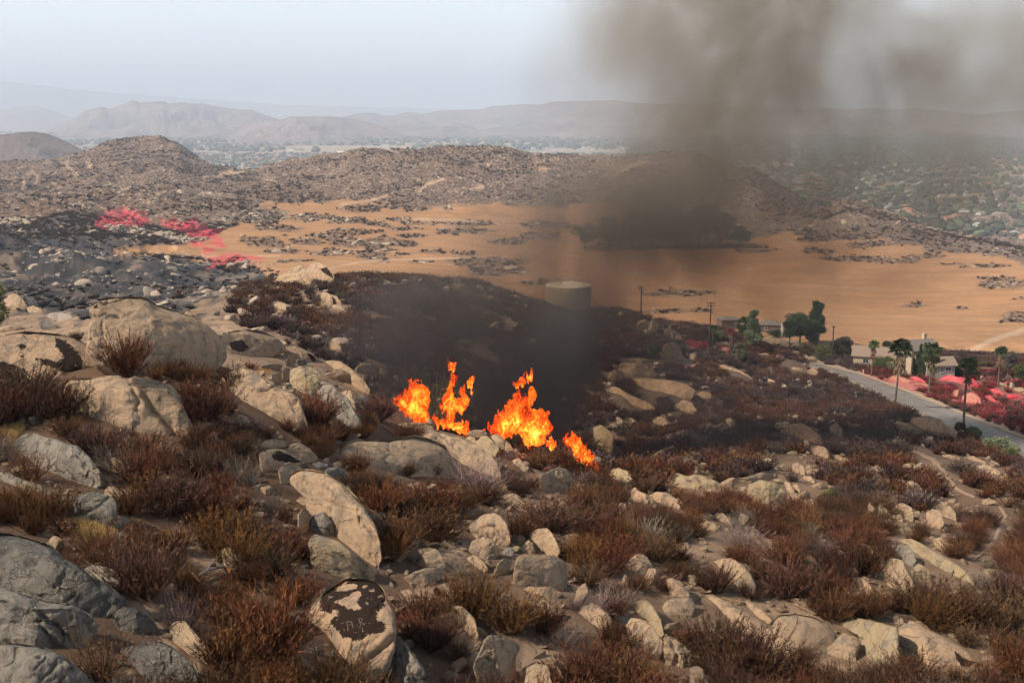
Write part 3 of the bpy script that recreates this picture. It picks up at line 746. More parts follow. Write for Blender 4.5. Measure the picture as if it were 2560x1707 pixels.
# ------------------------------------------------------------------ road and footpath, laid over the ground
def strip(name, L, Rr, mat, label, lift=0.05, nx=6, n=90, y0=60):
    L = np.array(L, float); Rr = np.array(Rr, float)
    def res(P):
        d = np.concatenate([[0], np.cumsum(np.hypot(*np.diff(P, axis=0).T))]); t = np.linspace(0, d[-1], n)
        return np.interp(t, d, P[:, 0]), np.interp(t, d, P[:, 1])
    lu, lv = res(L); ru, rv = res(Rr)
    Lw = [hit(u, v, y0) for u, v in zip(lu, lv)]; Rw = [hit(u, v, y0) for u, v in zip(ru, rv)]
    V = []; Fs = []
    for i in range(n):
        for k in range(nx + 1):
            p = Lw[i].lerp(Rw[i], k / nx)
            e = 0.0 if 0 < k < nx else -0.15
            V.append((p.x, p.y, float(ground(p.x, p.y)) + lift + e))
    for i in range(n - 1):
        for k in range(nx):
            a = i * (nx + 1) + k
            Fs.append((a, a + 1, a + nx + 2, a + nx + 1))
    return tag(link(name, new_mesh(name, V, Fs, mat, True)), label, None, None, 'structure')
strip('road', ROAD_L, ROAD_R, M['road'], 'cracked faded grey road curving down the right side', 0.12, 10, 160)
M['kerb'] = flat_mat('sandy_kerb', (0.40, 0.31, 0.22), 0.2, scale=3)
strip('kerb', ROAD_R + [0, -1.5], ROAD_R + [0, -4.0], M['kerb'], 'low sandy kerb along the far side of the road', 0.22, 2, 160)
strip('kerb', ROAD_L + [0, 3.5], ROAD_L + [0, 1.5], M['kerb'], 'low sandy kerb along the near side of the road', 0.20, 2, 160)
def path_strip(pts, w, label, y0=30):
    P = np.array(pts, float); d = np.gradient(P, axis=0); nrm = np.stack([-d[:, 1], d[:, 0]], -1)
    nrm /= np.hypot(nrm[:, 0], nrm[:, 1])[:, None]
    w = np.array(w)[:, None]
    nrm[:, 1] *= 0.6
    strip('path', P - nrm * w, P + nrm * w, M['pathsoil'], label, 0.05, 4, 80, y0)
path_strip(cp('K', [(1225, 70), (1280, 95), (1350, 130), (1400, 165), (1435, 210), (1460, 260), (1500, 310), (1550, 340), (1620, 368)]), [7, 10, 13, 12, 11, 9, 9, 7, 4], 'narrow sandy footpath winding down the scrub slope')
path_strip(cp('K', [(1780, 430), (1805, 460), (1825, 495), (1800, 540), (1775, 590), (1755, 640), (1715, 695), (1660, 740), (1600, 785)]), [5, 7, 9, 9, 11, 12, 11, 8, 5], 'lower bend of the sandy footpath near the right edge')
path_strip(cp('J', [(165, 340), (200, 400), (200, 470), (250, 530), (330, 585), (420, 620), (500, 680), (520, 740), (480, 790)]), [14, 16, 13, 18, 26, 40, 44, 32, 20], 'pale sandy footpath past the boulders in the centre', 20)
# ------------------------------------------------------------------ boulders
import bmesh
_ICO = {}
def ico(n):
    if n not in _ICO:
        bm = bmesh.new(); bmesh.ops.create_icosphere(bm, subdivisions=n, radius=1.0)
        bm.verts.ensure_lookup_table()
        V = np.array([v.co[:] for v in bm.verts]); Fc = np.array([[v.index for v in f.verts] for f in bm.faces])
        bm.free(); _ICO[n] = (V, Fc)
    return _ICO[n]

def normals(V, Fc):
    n = np.cross(V[Fc[:, 1]] - V[Fc[:, 0]], V[Fc[:, 2]] - V[Fc[:, 0]])
    N = np.zeros_like(V)
    for k in range(3): np.add.at(N, Fc[:, k], n)
    return N / (np.linalg.norm(N, axis=1, keepdims=True) + 1e-12)

HEROES = []      # (label, polygon in photograph pixels, distance)
BROCKS = []      # rocks by list for the labels of what stands near them

def boulder(label, crop, pts, mat='granite', name='boulder', deep=0.8, lean=0.55, rough=1.0, cracks=(), varn=(), bare=(), red=0.0,
            y=None, drop=0.12, sub=None, group=None, cat='boulder', facets=9, crackw=3.5, crackd=0.05, blocky=None):
    P = cp(crop, pts)
    u0, u1, v0, v1 = P[:, 0].min(), P[:, 0].max(), P[:, 1].min(), P[:, 1].max()
    cu, cv = (P[:, 0].mean() + (u0 + u1) / 2) / 2, (P[:, 1].mean() + (v0 + v1) / 2) / 2
    if not inpoly(cu, cv, P): cu, cv = P[:, 0].mean(), P[:, 1].mean()
    vb = v1 - drop * (v1 - v0)
    if y is None:
        y = hit(cu, min(vb, 1840)).y
    size_px = math.sqrt((u1 - u0) * (v1 - v0))
    # the foot of the rock follows the ground along the lower outline
    slope_u = 0.0
    fit_u, fit_y = [], []
    for fu in np.linspace(0.12, 0.88, 9):
        uu = u0 + fu * (u1 - u0)
        vs = []
        for (ax, ay), (bx, by) in zip(P, np.vstack([P[1:], P[:1]])):
            if (ax - uu) * (bx - uu) <= 0 and ax != bx: vs.append(ay + (uu - ax) / (bx - ax) * (by - ay))
        if not vs: continue
        vl = max(vs)
        if vl > 1760: continue
        hh = hit(uu, vl - drop * 0.5 * (v1 - v0)).y
        if abs(hh / y - 1) < 0.16: fit_u.append(uu - cu); fit_y.append(hh)
    if len(fit_u) >= 4:
        A_ = np.polyfit(fit_u, fit_y, 1)
        lim = 1.6 * y / F_PX
        slope_u = float(np.clip(A_[0], -lim, lim)); y = float(np.clip(A_[1], y * 0.93, y * 1.07))
    # centre of the body a little behind the foot of its front face
    g0 = pix(cu, cv, y); w = g0.y * CP - g0.z * SP
    half = size_px / 2 / F_PX * w
    D = half * deep
    yc = y + half * (lean * 0.9 - 0.05)
    C0 = np.array(pix(cu, cv, yc)); w = C0[1] * CP - C0[2] * SP
    k = w / F_PX                                     # metres per pixel there
    ray = C0 / np.linalg.norm(C0)
    right = np.cross(ray, [0, 0, 1]); right /= np.linalg.norm(right)
    up = np.cross(right, ray)
    if sub is None: sub = 6 if size_px > 150 else (5 if size_px > 62 else (4 if size_px > 22 else 3))
    n, Fc = ico(sub)
    th = np.arctan2(n[:, 2], n[:, 0]); rho = np.sqrt(n[:, 0] ** 2 + n[:, 2] ** 2)
    # silhouette radius for each direction
    tt = np.linspace(-math.pi, math.pi, 361)
    q = np.vstack([P, P[:1]]) - [cu, cv]
    rr = np.zeros(361)
    for i in range(361):
        dx, dy = math.cos(tt[i]), -math.sin(tt[i])
        best = 0
        for a, b in zip(q[:-1], q[1:]):
            ex, ey = b - a
            det = dx * ey - dy * ex
            if abs(det) < 1e-9: continue
            t = (a[0] * ey - a[1] * ex) / det; s_ = (a[0] * dy - a[1] * dx) / det
            if -1e-6 <= s_ <= 1 + 1e-6 and t > best: best = t
        rr[i] = best
    rr = np.where(rr < 1, size_px * 0.2, rr)
    ks = np.ones(5) / 5
    r2 = np.convolve(np.concatenate([rr[-5:-1], rr, rr[1:5]]), ks, 'same')[4:-4]
    Rr = np.interp(th, tt, r2)
    seed = (int(cu * 13 + cv * 7)) % 9973
    rng = np.random.default_rng(seed)
    ex = rho ** 0.86
    lx = Rr * ex * np.cos(th); lz = Rr * ex * np.sin(th)      # pixels, z up
    dep = np.sign(n[:, 1]) * np.abs(n[:, 1]) ** 0.8 * size_px / 2 * deep
    h = lz / (size_px / 2)
    dep = dep + lean * lz * np.where(n[:, 1] < 0, 1.0, 0.35)
    V = np.stack([lx, dep, lz], -1)
    # flat faces: push everything beyond a few planes back onto them (front, top and back, not the outline)
    for i in range(facets):
        az = rng.uniform(-math.pi, math.pi); tilt = rng.uniform(-0.3, 0.9)
        nn = np.array([math.cos(az) * 0.55 * math.cos(tilt), -abs(math.cos(tilt)) * rng.choice([1, 1, 1, -1]), math.sin(tilt)]); nn /= np.linalg.norm(nn)
        pr = V @ nn; lim = np.quantile(pr, rng.uniform(0.80, 0.955))
        ov = np.maximum(pr - lim, 0)
        V = V - (ov * 0.88)[:, None] * nn
    Nn = normals(V, Fc)
    sc = size_px / 2
    Vs = V / sc * (1.0 if True else 1)
    ph = rng.uniform(-50, 50, 3)
    d1 = fbm3(Vs + ph, 1.3, 3, seed % 97)
    d2 = 1 - np.abs(fbm3(Vs * [1, 1, 1.6] + ph, 2.6, 4, seed % 89))
    d3 = fbm3(Vs + ph, 9.0, 3, seed % 83)
    disp = (0.055 * d1 + 0.05 * (d2 - 0.7) + 0.014 * d3) * rough * sc
    # joint blocks: uneven cells with grooves between them
    if sub >= 4:
        bk = (0.9 if rough > 0.75 else 0.45) if blocky is None else blocky
        K = int(5 + 7 * bk + (4 if size_px > 150 else 0))
        sd = rng.normal(size=(K, 3)) * [0.75, 0.45, 0.7]
        q = Vs * [1, 0.8, 1.15] + 0.16 * np.stack([fbm3(Vs + ph, 2.2, 3, 11), fbm3(Vs + ph, 2.2, 3, 12), fbm3(Vs + ph, 2.2, 3, 13)], -1)
        dd_ = np.sqrt(((q[:, None, :] - sd[None]) ** 2).sum(-1)); o2 = np.sort(dd_, axis=1)
        gap = o2[:, 1] - o2[:, 0]; cell = dd_.argmin(1)
        lift = rng.uniform(-0.045, 0.045, K)[cell]
        gw = 0.030 + 0.02 * (fbm3(Vs + ph, 3.0, 2, 19))
        present = sstep(-0.35, 0.25, fbm3(Vs + ph, 1.2, 2, 23) + 0.5 * (bk - 0.5))
        disp = disp + bk * sc * present * (lift * sstep(0, 0.05, gap) - 0.05 * np.exp(-(gap / np.maximum(gw, 0.015)) ** 2))
    side = 0.35 + 0.65 * np.clip(np.abs(Nn[:, 1]) * 1.3, 0, 1)
    V = V + Nn * (disp * side)[:, None]
    pu, pv = cu + V[:, 0], cv - V[:, 2]
    front = np.clip(-Nn[:, 1] * 2 + 0.6, 0, 1)
    for ck in cracks:
        cc, wk = (ck, 1.0) if not isinstance(ck, tuple) else ck
        L = cp(crop, cc)
        L = np.vstack([L])
        jit = fbm3(Vs + ph, 6.0, 3, 3) * 2.2
        dd = dline(pu + jit, pv - jit, [tuple(p) for p in L])
        ww = crackw * wk * (size_px / 260 + 0.35)
        V[:, 1] += np.exp(-(dd / ww) ** 2) * front * crackd * wk * size_px
    # metres, world
    W = C0 + k * (V[:, :1] * right + V[:, 1:2] * ray + V[:, 2:3] * up)
    # carry each point along with the slope of its foot
    fac = 1 + slope_u * V[:, 0] / y
    fac = np.clip(fac, 0.8, 1.25)
    W = W * fac[:, None]
    low = np.clip(-n[:, 2] - 0.25, 0, 1) / 0.75
    W[:, 2] -= low * np.clip(0.35 + 0.65 * n[:, 1], 0.2, 1) * size_px * 0.35 * k
    base = Vector(pix(cu, vb, y)); base.z = float(ground(base.x, base.y))
    attrs = {}
    if varn:
        at = np.zeros(len(V))
        for p in varn:
            at = np.maximum(at, sstep(-size_px * 0.03, size_px * 0.03, sdist(pu, pv, cp(crop, p))))
        for p in bare:
            at = at * (1 - 0.9 * sstep(-size_px * 0.015, size_px * 0.015, sdist(pu, pv, cp(crop, p))))
        attrs['varnish'] = at * front
        mat = 'granite_v'
    if red:
        attrs['red'] = np.full(len(V), red)
    me = new_mesh(name, W - np.array(base), Fc, M[mat], True, attrs)
    o = link(name, me, None, base)
    tag(o, label, cat, group)
    HEROES.append((label, P, y, o, yc))
    return o
B = boulder
# ---- left group on the near ridge
B('broad smooth tan boulder with dark brown streaks at the left edge', 'D', [(-200, 600), (0, 548), (180, 542), (330, 560), (480, 590), (600, 640), (700, 710), (780, 790), (855, 885), (820, 905), (700, 900), (560, 920), (300, 960), (-200, 960)],
  varn=[[(430, 600), (520, 650), (580, 720), (620, 800), (600, 890), (480, 870), (400, 840), (330, 810), (280, 770), (350, 770), (440, 800), (490, 770), (440, 690)], [(-100, 750), (60, 770), (150, 810), (240, 860), (200, 960), (-100, 960)], [(150, 640), (230, 650), (240, 690), (180, 680)], [(150, 710), (200, 730), (200, 760)]], lean=1.1, rough=0.5, facets=3, deep=0.7)
B('huge pale boulder with an overhanging left lip, largest on the ridge', 'D', [(700, 700), (712, 600), (735, 480), (758, 430), (722, 370), (760, 320), (850, 295), (980, 285), (1120, 283), (1180, 310), (1230, 350), (1350, 400), (1500, 460), (1600, 520), (1680, 600), (1720, 690), (1755, 770), (1720, 830), (1600, 880), (1350, 900), (1100, 900), (900, 860), (780, 800), (730, 740)],
  cracks=[([(830, 470), (825, 530), (835, 580)], 0.6), ([(880, 430), (920, 436), (950, 450)], 1.1), ([(722, 600), (760, 625), (800, 655), (840, 672)], 1.1), ([(730, 390), (800, 430), (860, 400)], 0.6), ([(1260, 590), (1280, 650), (1330, 690)], 0.5)], rough=0.65, facets=4, lean=0.6, deep=0.75, mat='granite')
B('split boulder with a wide open crack and rusty left corner', 'D', [(545, 985), (560, 950), (600, 900), (700, 905), (900, 893), (1080, 905), (1200, 950), (1330, 1000), (1380, 1060), (1420, 1180), (1480, 1330), (1535, 1440), (1540, 1490), (1420, 1500), (1300, 1440), (1180, 1380), (1050, 1310), (900, 1290), (700, 1290), (620, 1260), (565, 1180), (550, 1090)],
  cracks=[([(1000, 910), (1060, 980), (1125, 1010), (1150, 1100), (1200, 1210), (1290, 1300), (1340, 1400), (1400, 1480)], 1.7), ([(1050, 1020), (1090, 1100), (1070, 1180), (1080, 1240)], 0.9), ([(1130, 1000), (1230, 1010)], 0.7), ([(590, 980), (640, 1080), (690, 1200), (700, 1260)], 1.6), ([(700, 1130), (850, 1160), (960, 1200)], 0.8)], rough=0.7, lean=0.55, facets=5, mat='granite')
B('lichen-grey rounded boulder below the left edge slab', 'H', [(86, -50), (120, -80), (220, -70), (300, -30), (400, 15), (500, 55), (570, 130), (625, 220), (640, 300), (590, 335), (470, 300), (330, 240), (200, 160), (100, 60)], mat='granite_g', lean=0.7)
B('upright grey rock standing on the burnt ground at the left', 'D', [(40, 300), (90, 265), (140, 265), (180, 310), (215, 380), (190, 405), (100, 400), (55, 380)], mat='granite')
B('small tan rock right of the upright rock on burnt ground', 'D', [(215, 370), (260, 355), (320, 385), (330, 415), (280, 432), (220, 405)], mat='granite', name='rock', cat='rock')
B('brown rounded rock in shade behind the striped left boulder', 'D', [(360, 420), (410, 405), (480, 405), (560, 440), (600, 500), (580, 525), (480, 500), (400, 460)], mat='granite_burnt', name='rock', cat='rock')
B('sooty dark rock behind the striped left boulder', 'D', [(310, 470), (370, 465), (440, 510), (450, 550), (390, 560), (320, 530)], mat='granite_d', name='rock', cat='rock')
B('flat pale rock behind the striped left boulder, left of the sooty one', 'D', [(10, 520), (90, 510), (190, 515), (220, 545), (60, 560), (0, 550)], name='rock', cat='rock')
B('round knob of rock behind the right shoulder of the huge boulder', 'D', [(1435, 420), (1470, 400), (1530, 415), (1560, 450), (1520, 480), (1440, 460)], name='rock', cat='rock')
B('wide low slab with black speckles just right of the huge boulder', 'D', [(1670, 580), (1820, 537), (1950, 540), (2080, 575), (2180, 625), (2230, 680), (2240, 730), (2060, 780), (2000, 840), (1830, 800), (1740, 700)], lean=1.2, rough=0.6, varn=[[(1800, 640), (1900, 620), (1960, 690), (1900, 720), (1820, 700)]])
B('long grey-nosed boulder running down from the ridge', 'E', [(-225, 810), (-180, 775), (-80, 770), (0, 810), (130, 880), (230, 980), (380, 1040), (460, 1110), (490, 1200), (520, 1290), (510, 1350), (440, 1340), (280, 1300), (100, 1210), (-60, 1120), (-130, 1000), (-210, 890)], mat='granite', lean=0.8, rough=0.8, cracks=[([(440, 1110), (400, 1160), (410, 1200)], 0.6), ([(460, 1290), (500, 1300)], 0.8)])
B('weathered slab with a dark streak left of the smoke', 'E', [(210, 700), (330, 670), (440, 665), (540, 720), (620, 780), (655, 835), (560, 850), (480, 790), (380, 760), (290, 780)], lean=1.1, rough=0.7, varn=[[(520, 730), (560, 745), (610, 810), (570, 810)]])
B('ochre-faced block in the cluster on the ridge', 'E', [(390, 880), (420, 840), (520, 825), (600, 835), (640, 900), (630, 970), (570, 1060), (500, 1060), (430, 1010), (395, 960)], mat='granite_y', facets=9, lean=0.3)
B('leaning finger of rock above the ochre-faced block', 'E', [(355, 800), (390, 740), (440, 730), (450, 770), (405, 860), (365, 850)], lean=0.3)
B('round cobble on top of the ochre-faced block', 'E', [(440, 780), (500, 770), (530, 800), (505, 840), (450, 825)], mat='granite_g', name='rock', cat='rock')
B('upright rectangular stone left of the ochre-faced block', 'E', [(335, 840), (392, 840), (385, 940), (335, 945)], facets=9, lean=0.2, name='rock', cat='rock')
B('flat-topped stone wedged left of the upright rectangular stone', 'E', [(160, 830), (250, 810), (330, 815), (330, 850), (240, 870), (180, 860)], name='rock', cat='rock')
B('squat tan stone under the flat-topped wedge stone', 'E', [(245, 890), (320, 870), (335, 960), (300, 985), (250, 950)], name='rock', cat='rock')
B('curved pale slab at the skyline where the smoke starts', 'E', [(640, 800), (700, 780), (790, 790), (870, 850), (930, 910), (990, 970), (1022, 1025), (980, 1070), (900, 1060), (850, 970), (780, 910), (690, 860)], lean=0.8, mat='granite', cracks=[([(760, 860), (830, 900), (880, 960)], 1.0)])
B('steep blue-grey rock face below the curved pale slab', 'E', [(640, 940), (720, 970), (780, 1030), (850, 1090), (900, 1180), (955, 1270), (940, 1320), (840, 1330), (740, 1260), (660, 1130), (630, 1020)], mat='granite_g', lean=0.5, cracks=[([(700, 1000), (760, 1100), (860, 1170)], 1.0)])
B('narrow column of rock with a rounded head in the ridge cluster', 'E', [(775, 990), (830, 960), (865, 1000), (885, 1080), (925, 1180), (960, 1265), (915, 1240), (845, 1120)], mat='granite', lean=0.5)
B('lumpy rock between the ochre block and the curved slab', 'E', [(655, 860), (730, 855), (800, 860), (880, 900), (895, 965), (840, 970), (770, 960), (690, 930)], mat='granite', cracks=[([(740, 860), (760, 910), (800, 950)], 1.4)])
B('rusty-tinted small boulder below the lumpy rock', 'E', [(630, 990), (680, 960), (740, 1020), (750, 1070), (690, 1080)], mat='granite_y', name='rock', cat='rock')
B('cracked dark boulder at the far right of the ridge cluster', 'E', [(890, 1060), (980, 1050), (1040, 1090), (1060, 1180), (1000, 1250), (940, 1220), (900, 1150)], mat='granite_g', cracks=[([(900, 1120), (980, 1140), (1020, 1210)], 1.2)])
B('long pale shoulder of rock at the foot of the leftmost flame', 'E', [(1060, 1130), (1150, 1110), (1240, 1160), (1330, 1230), (1370, 1275), (1300, 1290), (1180, 1270), (1080, 1230)], lean=0.9)
# ---- knoll across the gully
B('domed tan boulder with a black streak crowning the far knoll', 'E', [(455, 130), (520, 70), (555, 25), (610, 10), (680, 50), (720, 90), (742, 145), (700, 175), (600, 180), (500, 165)], varn=[[(630, 70), (680, 60), (720, 110), (730, 150), (650, 100)]], rough=0.6, lean=0.6)
B('broken layered rock left of the domed boulder on the knoll', 'E', [(255, 185), (300, 130), (380, 90), (430, 60), (500, 20), (545, 15), (530, 60), (470, 120), (500, 170), (470, 205), (380, 200), (300, 195)], mat='granite', cracks=[([(380, 90), (430, 110), (520, 60)], 1.8), ([(340, 150), (420, 140), (470, 130)], 1.5)], facets=10)
B('flat stone lying before the domed boulder on the knoll', 'E', [(495, 185), (540, 165), (575, 180), (530, 207)], name='rock', cat='rock')
B('left and taller of the two leaning rocks on the knoll slope', 'E', [(630, 290), (640, 250), (690, 255), (722, 290), (732, 350), (690, 355), (640, 325)], lean=0.3)
B('right and smaller of the two leaning rocks on the knoll slope', 'E', [(715, 278), (760, 285), (790, 330), (802, 362), (760, 360), (725, 330)], lean=0.3)
B('low tan slab below the two leaning rocks', 'E', [(695, 350), (770, 348), (810, 375), (855, 412), (770, 405)], lean=1.0)
B('mushroom-shaped rock with a flat pale top on the knoll slope', 'E', [(262, 345), (310, 330), (362, 345), (358, 375), (370, 405), (340, 425), (295, 415), (285, 375)], facets=9, lean=0.1)
B('small white pointed rock left on the knoll slope', 'E', [(180, 525), (205, 508), (235, 558), (185, 560)], name='rock', cat='rock')
B('tall rounded pale rock at the edge of the smoke', 'E', [(690, 660), (722, 632), (770, 655), (800, 700), (797, 748), (740, 715), (700, 695)], lean=0.4)
B('brown boulder half lost in the smoke above the left flame', 'E', [(900, 850), (950, 805), (1040, 808), (1100, 850), (1095, 905), (1000, 900), (930, 895)], lean=0.6)
# ---- ridge below the flames
B('great smooth granite slab in the centre with a rounded left end', 'I', [(515, 60), (540, 20), (620, -12), (830, 0), (1000, -30), (1100, 0), (1200, 50), (1262, 150), (1292, 240), (1265, 300), (1180, 290), (1050, 270), (900, 230), (700, 200), (600, 170), (530, 120)], lean=1.15, rough=0.5, deep=0.7, facets=3, cracks=[([(835, 5), (838, 60), (815, 100), (810, 150)], 0.9), ([(1165, 30), (1230, 100), (1270, 170)], 0.9)])
B('long cracked ridge of granite just below the flames', 'N', [(-120, 800), (0, 745), (150, 718), (330, 713), (400, 720), (480, 750), (560, 800), (700, 840), (800, 870), (960, 950), (1080, 1040), (1160, 1140), (1195, 1270), (1100, 1330), (760, 1300), (640, 1150), (500, 960), (330, 900), (50, 900), (-80, 880)], lean=1.1, rough=0.7, deep=0.55, cracks=[([(530, 890), (640, 1020), (740, 1090)], 1.5), ([(560, 800), (640, 900), (720, 980)], 1.0), ([(330, 720), (400, 760), (520, 790)], 0.8)], y=52)
B('left half of the split rock below the middle flame', 'N', [(830, 870), (850, 850), (960, 850), (1050, 850), (1110, 910), (1170, 975), (1130, 1050), (1060, 1060), (960, 990), (850, 920)], mat='granite_y', cracks=[([(880, 900), (980, 930), (1080, 1000)], 0.9)], y=56)
B('flat cap stone on top of the split rock below the flame', 'N', [(838, 822), (900, 786), (1000, 790), (1062, 828), (1020, 855), (930, 857), (860, 842)], facets=8, y=57)
B('right half of the split rock below the middle flame', 'N', [(1060, 832), (1130, 820), (1200, 860), (1232, 905), (1222, 985), (1180, 980), (1120, 910)], y=56)
B('rounded rock at the right foot of the split rock', 'N', [(1170, 980), (1230, 890), (1280, 930), (1330, 1020), (1345, 1075), (1290, 1085), (1240, 1070), (1190, 1040)], y=55.5)
B('small rock trailing right below the split rock', 'N', [(1290, 1085), (1370, 1070), (1430, 1140), (1455, 1205), (1380, 1190), (1320, 1140)], y=54.5)
B('grey pointed stone between the two left flames', 'N', [(430, 710), (455, 680), (480, 678), (495, 715), (480, 735)], mat='granite_g', name='rock', cat='rock', y=59)
B('flat rock with a dark brown patch left of the big slab', 'I', [(0, 70), (90, 45), (170, 60), (240, 120), (330, 175), (342, 195), (250, 190), (190, 180), (140, 160), (110, 210), (20, 210), (0, 150)], varn=[[(80, 90), (130, 65), (200, 100), (270, 150), (180, 150), (90, 120)]], lean=0.8)
B('rounded tan rock resting behind the patched flat rock', 'I', [(175, 60), (200, 15), (260, 15), (320, 60), (372, 120), (340, 165), (260, 150), (200, 105)])
B('pair-topped small rock at the upper end of the patched rock', 'I', [(-10, 40), (30, 0), (100, -8), (170, 15), (165, 50), (60, 50)], name='rock', cat='rock')
B('small grey round stone, left of three in a row', 'I', [(333, 150), (380, 138), (442, 158), (440, 185), (390, 203)], mat='granite_g', name='rock', cat='rock')
B('dark rounded stone, middle of three in a row', 'I', [(405, 210), (440, 175), (500, 170), (550, 190), (582, 235), (530, 268), (450, 245)], mat='granite_g', name='rock', cat='rock')
B('pale stone behind the dark rounded middle stone', 'I', [(470, 140), (530, 135), (562, 162), (545, 185), (480, 172)], name='rock', cat='rock')
B('big whale-backed boulder with fine cracks, left of centre', 'I', [(190, 250), (200, 210), (260, 180), (330, 180), (430, 210), (520, 270), (600, 350), (680, 460), (740, 560), (765, 650), (770, 750), (700, 800), (620, 760), (540, 700), (440, 660), (400, 540), (310, 460), (290, 380), (300, 310), (230, 300)], mat='granite', lean=0.55, rough=0.75, facets=5,
  cracks=[([(370, 360), (430, 390), (500, 430), (510, 500), (500, 580), (470, 640)], 0.8), ([(630, 460), (640, 550), (700, 600), (740, 650)], 0.9), ([(500, 430), (620, 470), (640, 540)], 0.4), ([(300, 240), (310, 310), (270, 330)], 1.2), ([(540, 590), (680, 580)], 0.35)])
B('stubby rock like a fist at the head of the whale-backed boulder', 'I', [(118, 190), (180, 140), (250, 150), (275, 185), (215, 225), (195, 275), (213, 325), (155, 335), (130, 265)])
B('rounded grey rock leaning on the left flank of the whale-backed boulder', 'I', [(318, 520), (350, 480), (420, 465), (470, 530), (482, 600), (455, 645), (400, 605), (328, 600)], mat='granite_g')
B('slim upright rock beside the grey rock on the whale-backed boulder', 'I', [(240, 610), (245, 480), (290, 430), (322, 470), (312, 560), (270, 620)])
B('flat-faced wedge of brown rock below the whale-backed boulder', 'I', [(318, 645), (350, 585), (400, 605), (520, 660), (640, 760), (740, 850), (748, 915), (640, 905), (520, 890), (400, 860), (325, 790)], mat='granite_y', facets=12, lean=0.15, rough=0.7, cracks=[([(350, 640), (480, 700), (640, 840), (700, 900)], 0.7)])
jab = B('round-topped boulder coated dark brown with scratched letters', 'M', [(25, 520), (60, 450), (130, 410), (250, 320), (350, 240), (480, 150), (580, 95), (720, 90), (900, 110), (1040, 155), (1130, 240), (1190, 380), (1260, 560), (1292, 680), (1292, 900), (1250, 1100), (1180, 1250), (1080, 1380), (960, 1480), (800, 1560), (620, 1500), (540, 1330), (440, 1050), (330, 860), (180, 770), (60, 700), (30, 600)],
  lean=0.75, rough=0.45, facets=0, deep=0.62, drop=0.1,
  cracks=[([(590, 1330), (760, 1290), (900, 1190), (1100, 1070), (1230, 960)], 2.0), ([(560, 1110), (700, 1070), (860, 1020), (1080, 900)], 0.5), ([(720, 1070), (780, 1200)], 0.5), ([(230, 700), (240, 760)], 2.0), ([(130, 600), (300, 640), (330, 560)], 0.8)],
  varn=[[(220, 380), (330, 270), (480, 160), (700, 110), (950, 130), (1080, 200), (1150, 330), (1140, 530), (1030, 580), (1040, 700), (1100, 740), (1150, 820), (1100, 880), (900, 890), (800, 940), (760, 970), (690, 960), (600, 900), (500, 860), (430, 740), (380, 690), (430, 600), (300, 540)]],
  bare=[[(450, 200), (600, 170), (780, 180), (760, 250), (640, 270), (470, 260)], [(420, 410), (640, 350), (720, 290), (800, 280), (830, 340), (760, 420), (760, 460), (825, 510), (820, 550), (720, 550), (620, 510), (500, 450)], [(400, 520), (500, 530), (480, 620), (420, 600)], [(940, 280), (1030, 260), (1010, 300), (940, 310)], [(890, 400), (980, 400), (970, 425)], [(1040, 370), (1120, 350), (1135, 385), (1060, 400)], [(840, 230), (900, 190), (930, 210), (870, 260)], [(560, 130), (640, 120), (620, 150), (570, 160)], [(340, 310), (420, 340), (380, 350)], [(880, 450), (920, 450), (920, 485), (885, 480)]])
B('small grey-green pointed stone upright among the shrubs left of centre', 'H', [(1430, 700), (1470, 685), (1530, 720), (1522, 800), (1492, 870), (1450, 830)], mat='granite_y')
B('blocky dark-lichened rock beside the yellow grass', 'H', [(402, 370), (480, 345), (640, 340), (717, 375), (745, 420), (745, 510), (700, 565), (600, 560), (500, 520), (420, 455)], mat='granite_d', facets=12, lean=0.2, cracks=[([(490, 480), (620, 450), (715, 375)], 1.6), ([(650, 440), (690, 540)], 1.0)])
B('low grey rock right of the blocky dark rock', 'H', [(730, 510), (800, 485), (855, 522), (800, 560), (735, 570)], mat='granite_g', name='rock', cat='rock')
B('massive dark slab across the bottom left corner, upper part', 'H', [(-200, 560), (0, 550), (90, 565), (200, 610), (340, 680), (420, 780), (560, 900), (700, 1000), (782, 1080), (745, 1160), (620, 1200), (560, 1230), (400, 1180), (200, 1100), (-200, 980)], mat='granite_d', lean=0.8, rough=0.8)
B('pale grey rib of rock in the bottom left corner with diagonal cracks', 'H', [(-200, 860), (60, 920), (200, 1000), (330, 1060), (460, 1100), (560, 1180), (605, 1260), (540, 1340), (500, 1440), (430, 1440), (340, 1380), (200, 1360), (-200, 1300)], mat='granite_g', lean=0.7, cracks=[([(0, 960), (150, 1080), (250, 1180), (330, 1330)], 1.2), ([(250, 1100), (380, 1250), (370, 1380)], 1.0), ([(60, 1010), (200, 1170), (260, 1170)], 0.8)])
B('darkest rock at the very bottom left corner', 'H', [(-200, 1240), (100, 1290), (280, 1350), (380, 1410), (440, 1480), (520, 1560), (600, 1700), (-200, 1750)], mat='granite_g', lean=0.6, y=17.2)
B('blue-grey fractured rock at the end of the dark corner slab', 'H', [(530, 820), (600, 795), (680, 820), (740, 850), (772, 920), (755, 1010), (680, 970), (560, 910)], mat='granite_g', facets=10, cracks=[([(620, 800), (650, 880), (730, 960)], 1.0)])
B('hunched brown-grey rock below the fractured blue-grey rock', 'H', [(738, 1155), (760, 1090), (810, 1062), (880, 1090), (950, 1140), (1000, 1200), (1022, 1255), (960, 1270), (820, 1245), (760, 1210)], mat='granite_d')
B('low stone right of the hunched brown-grey rock', 'H', [(950, 1110), (1000, 1095), (1080, 1110), (1112, 1142), (1040, 1165), (960, 1155)], mat='granite_y', name='rock', cat='rock')
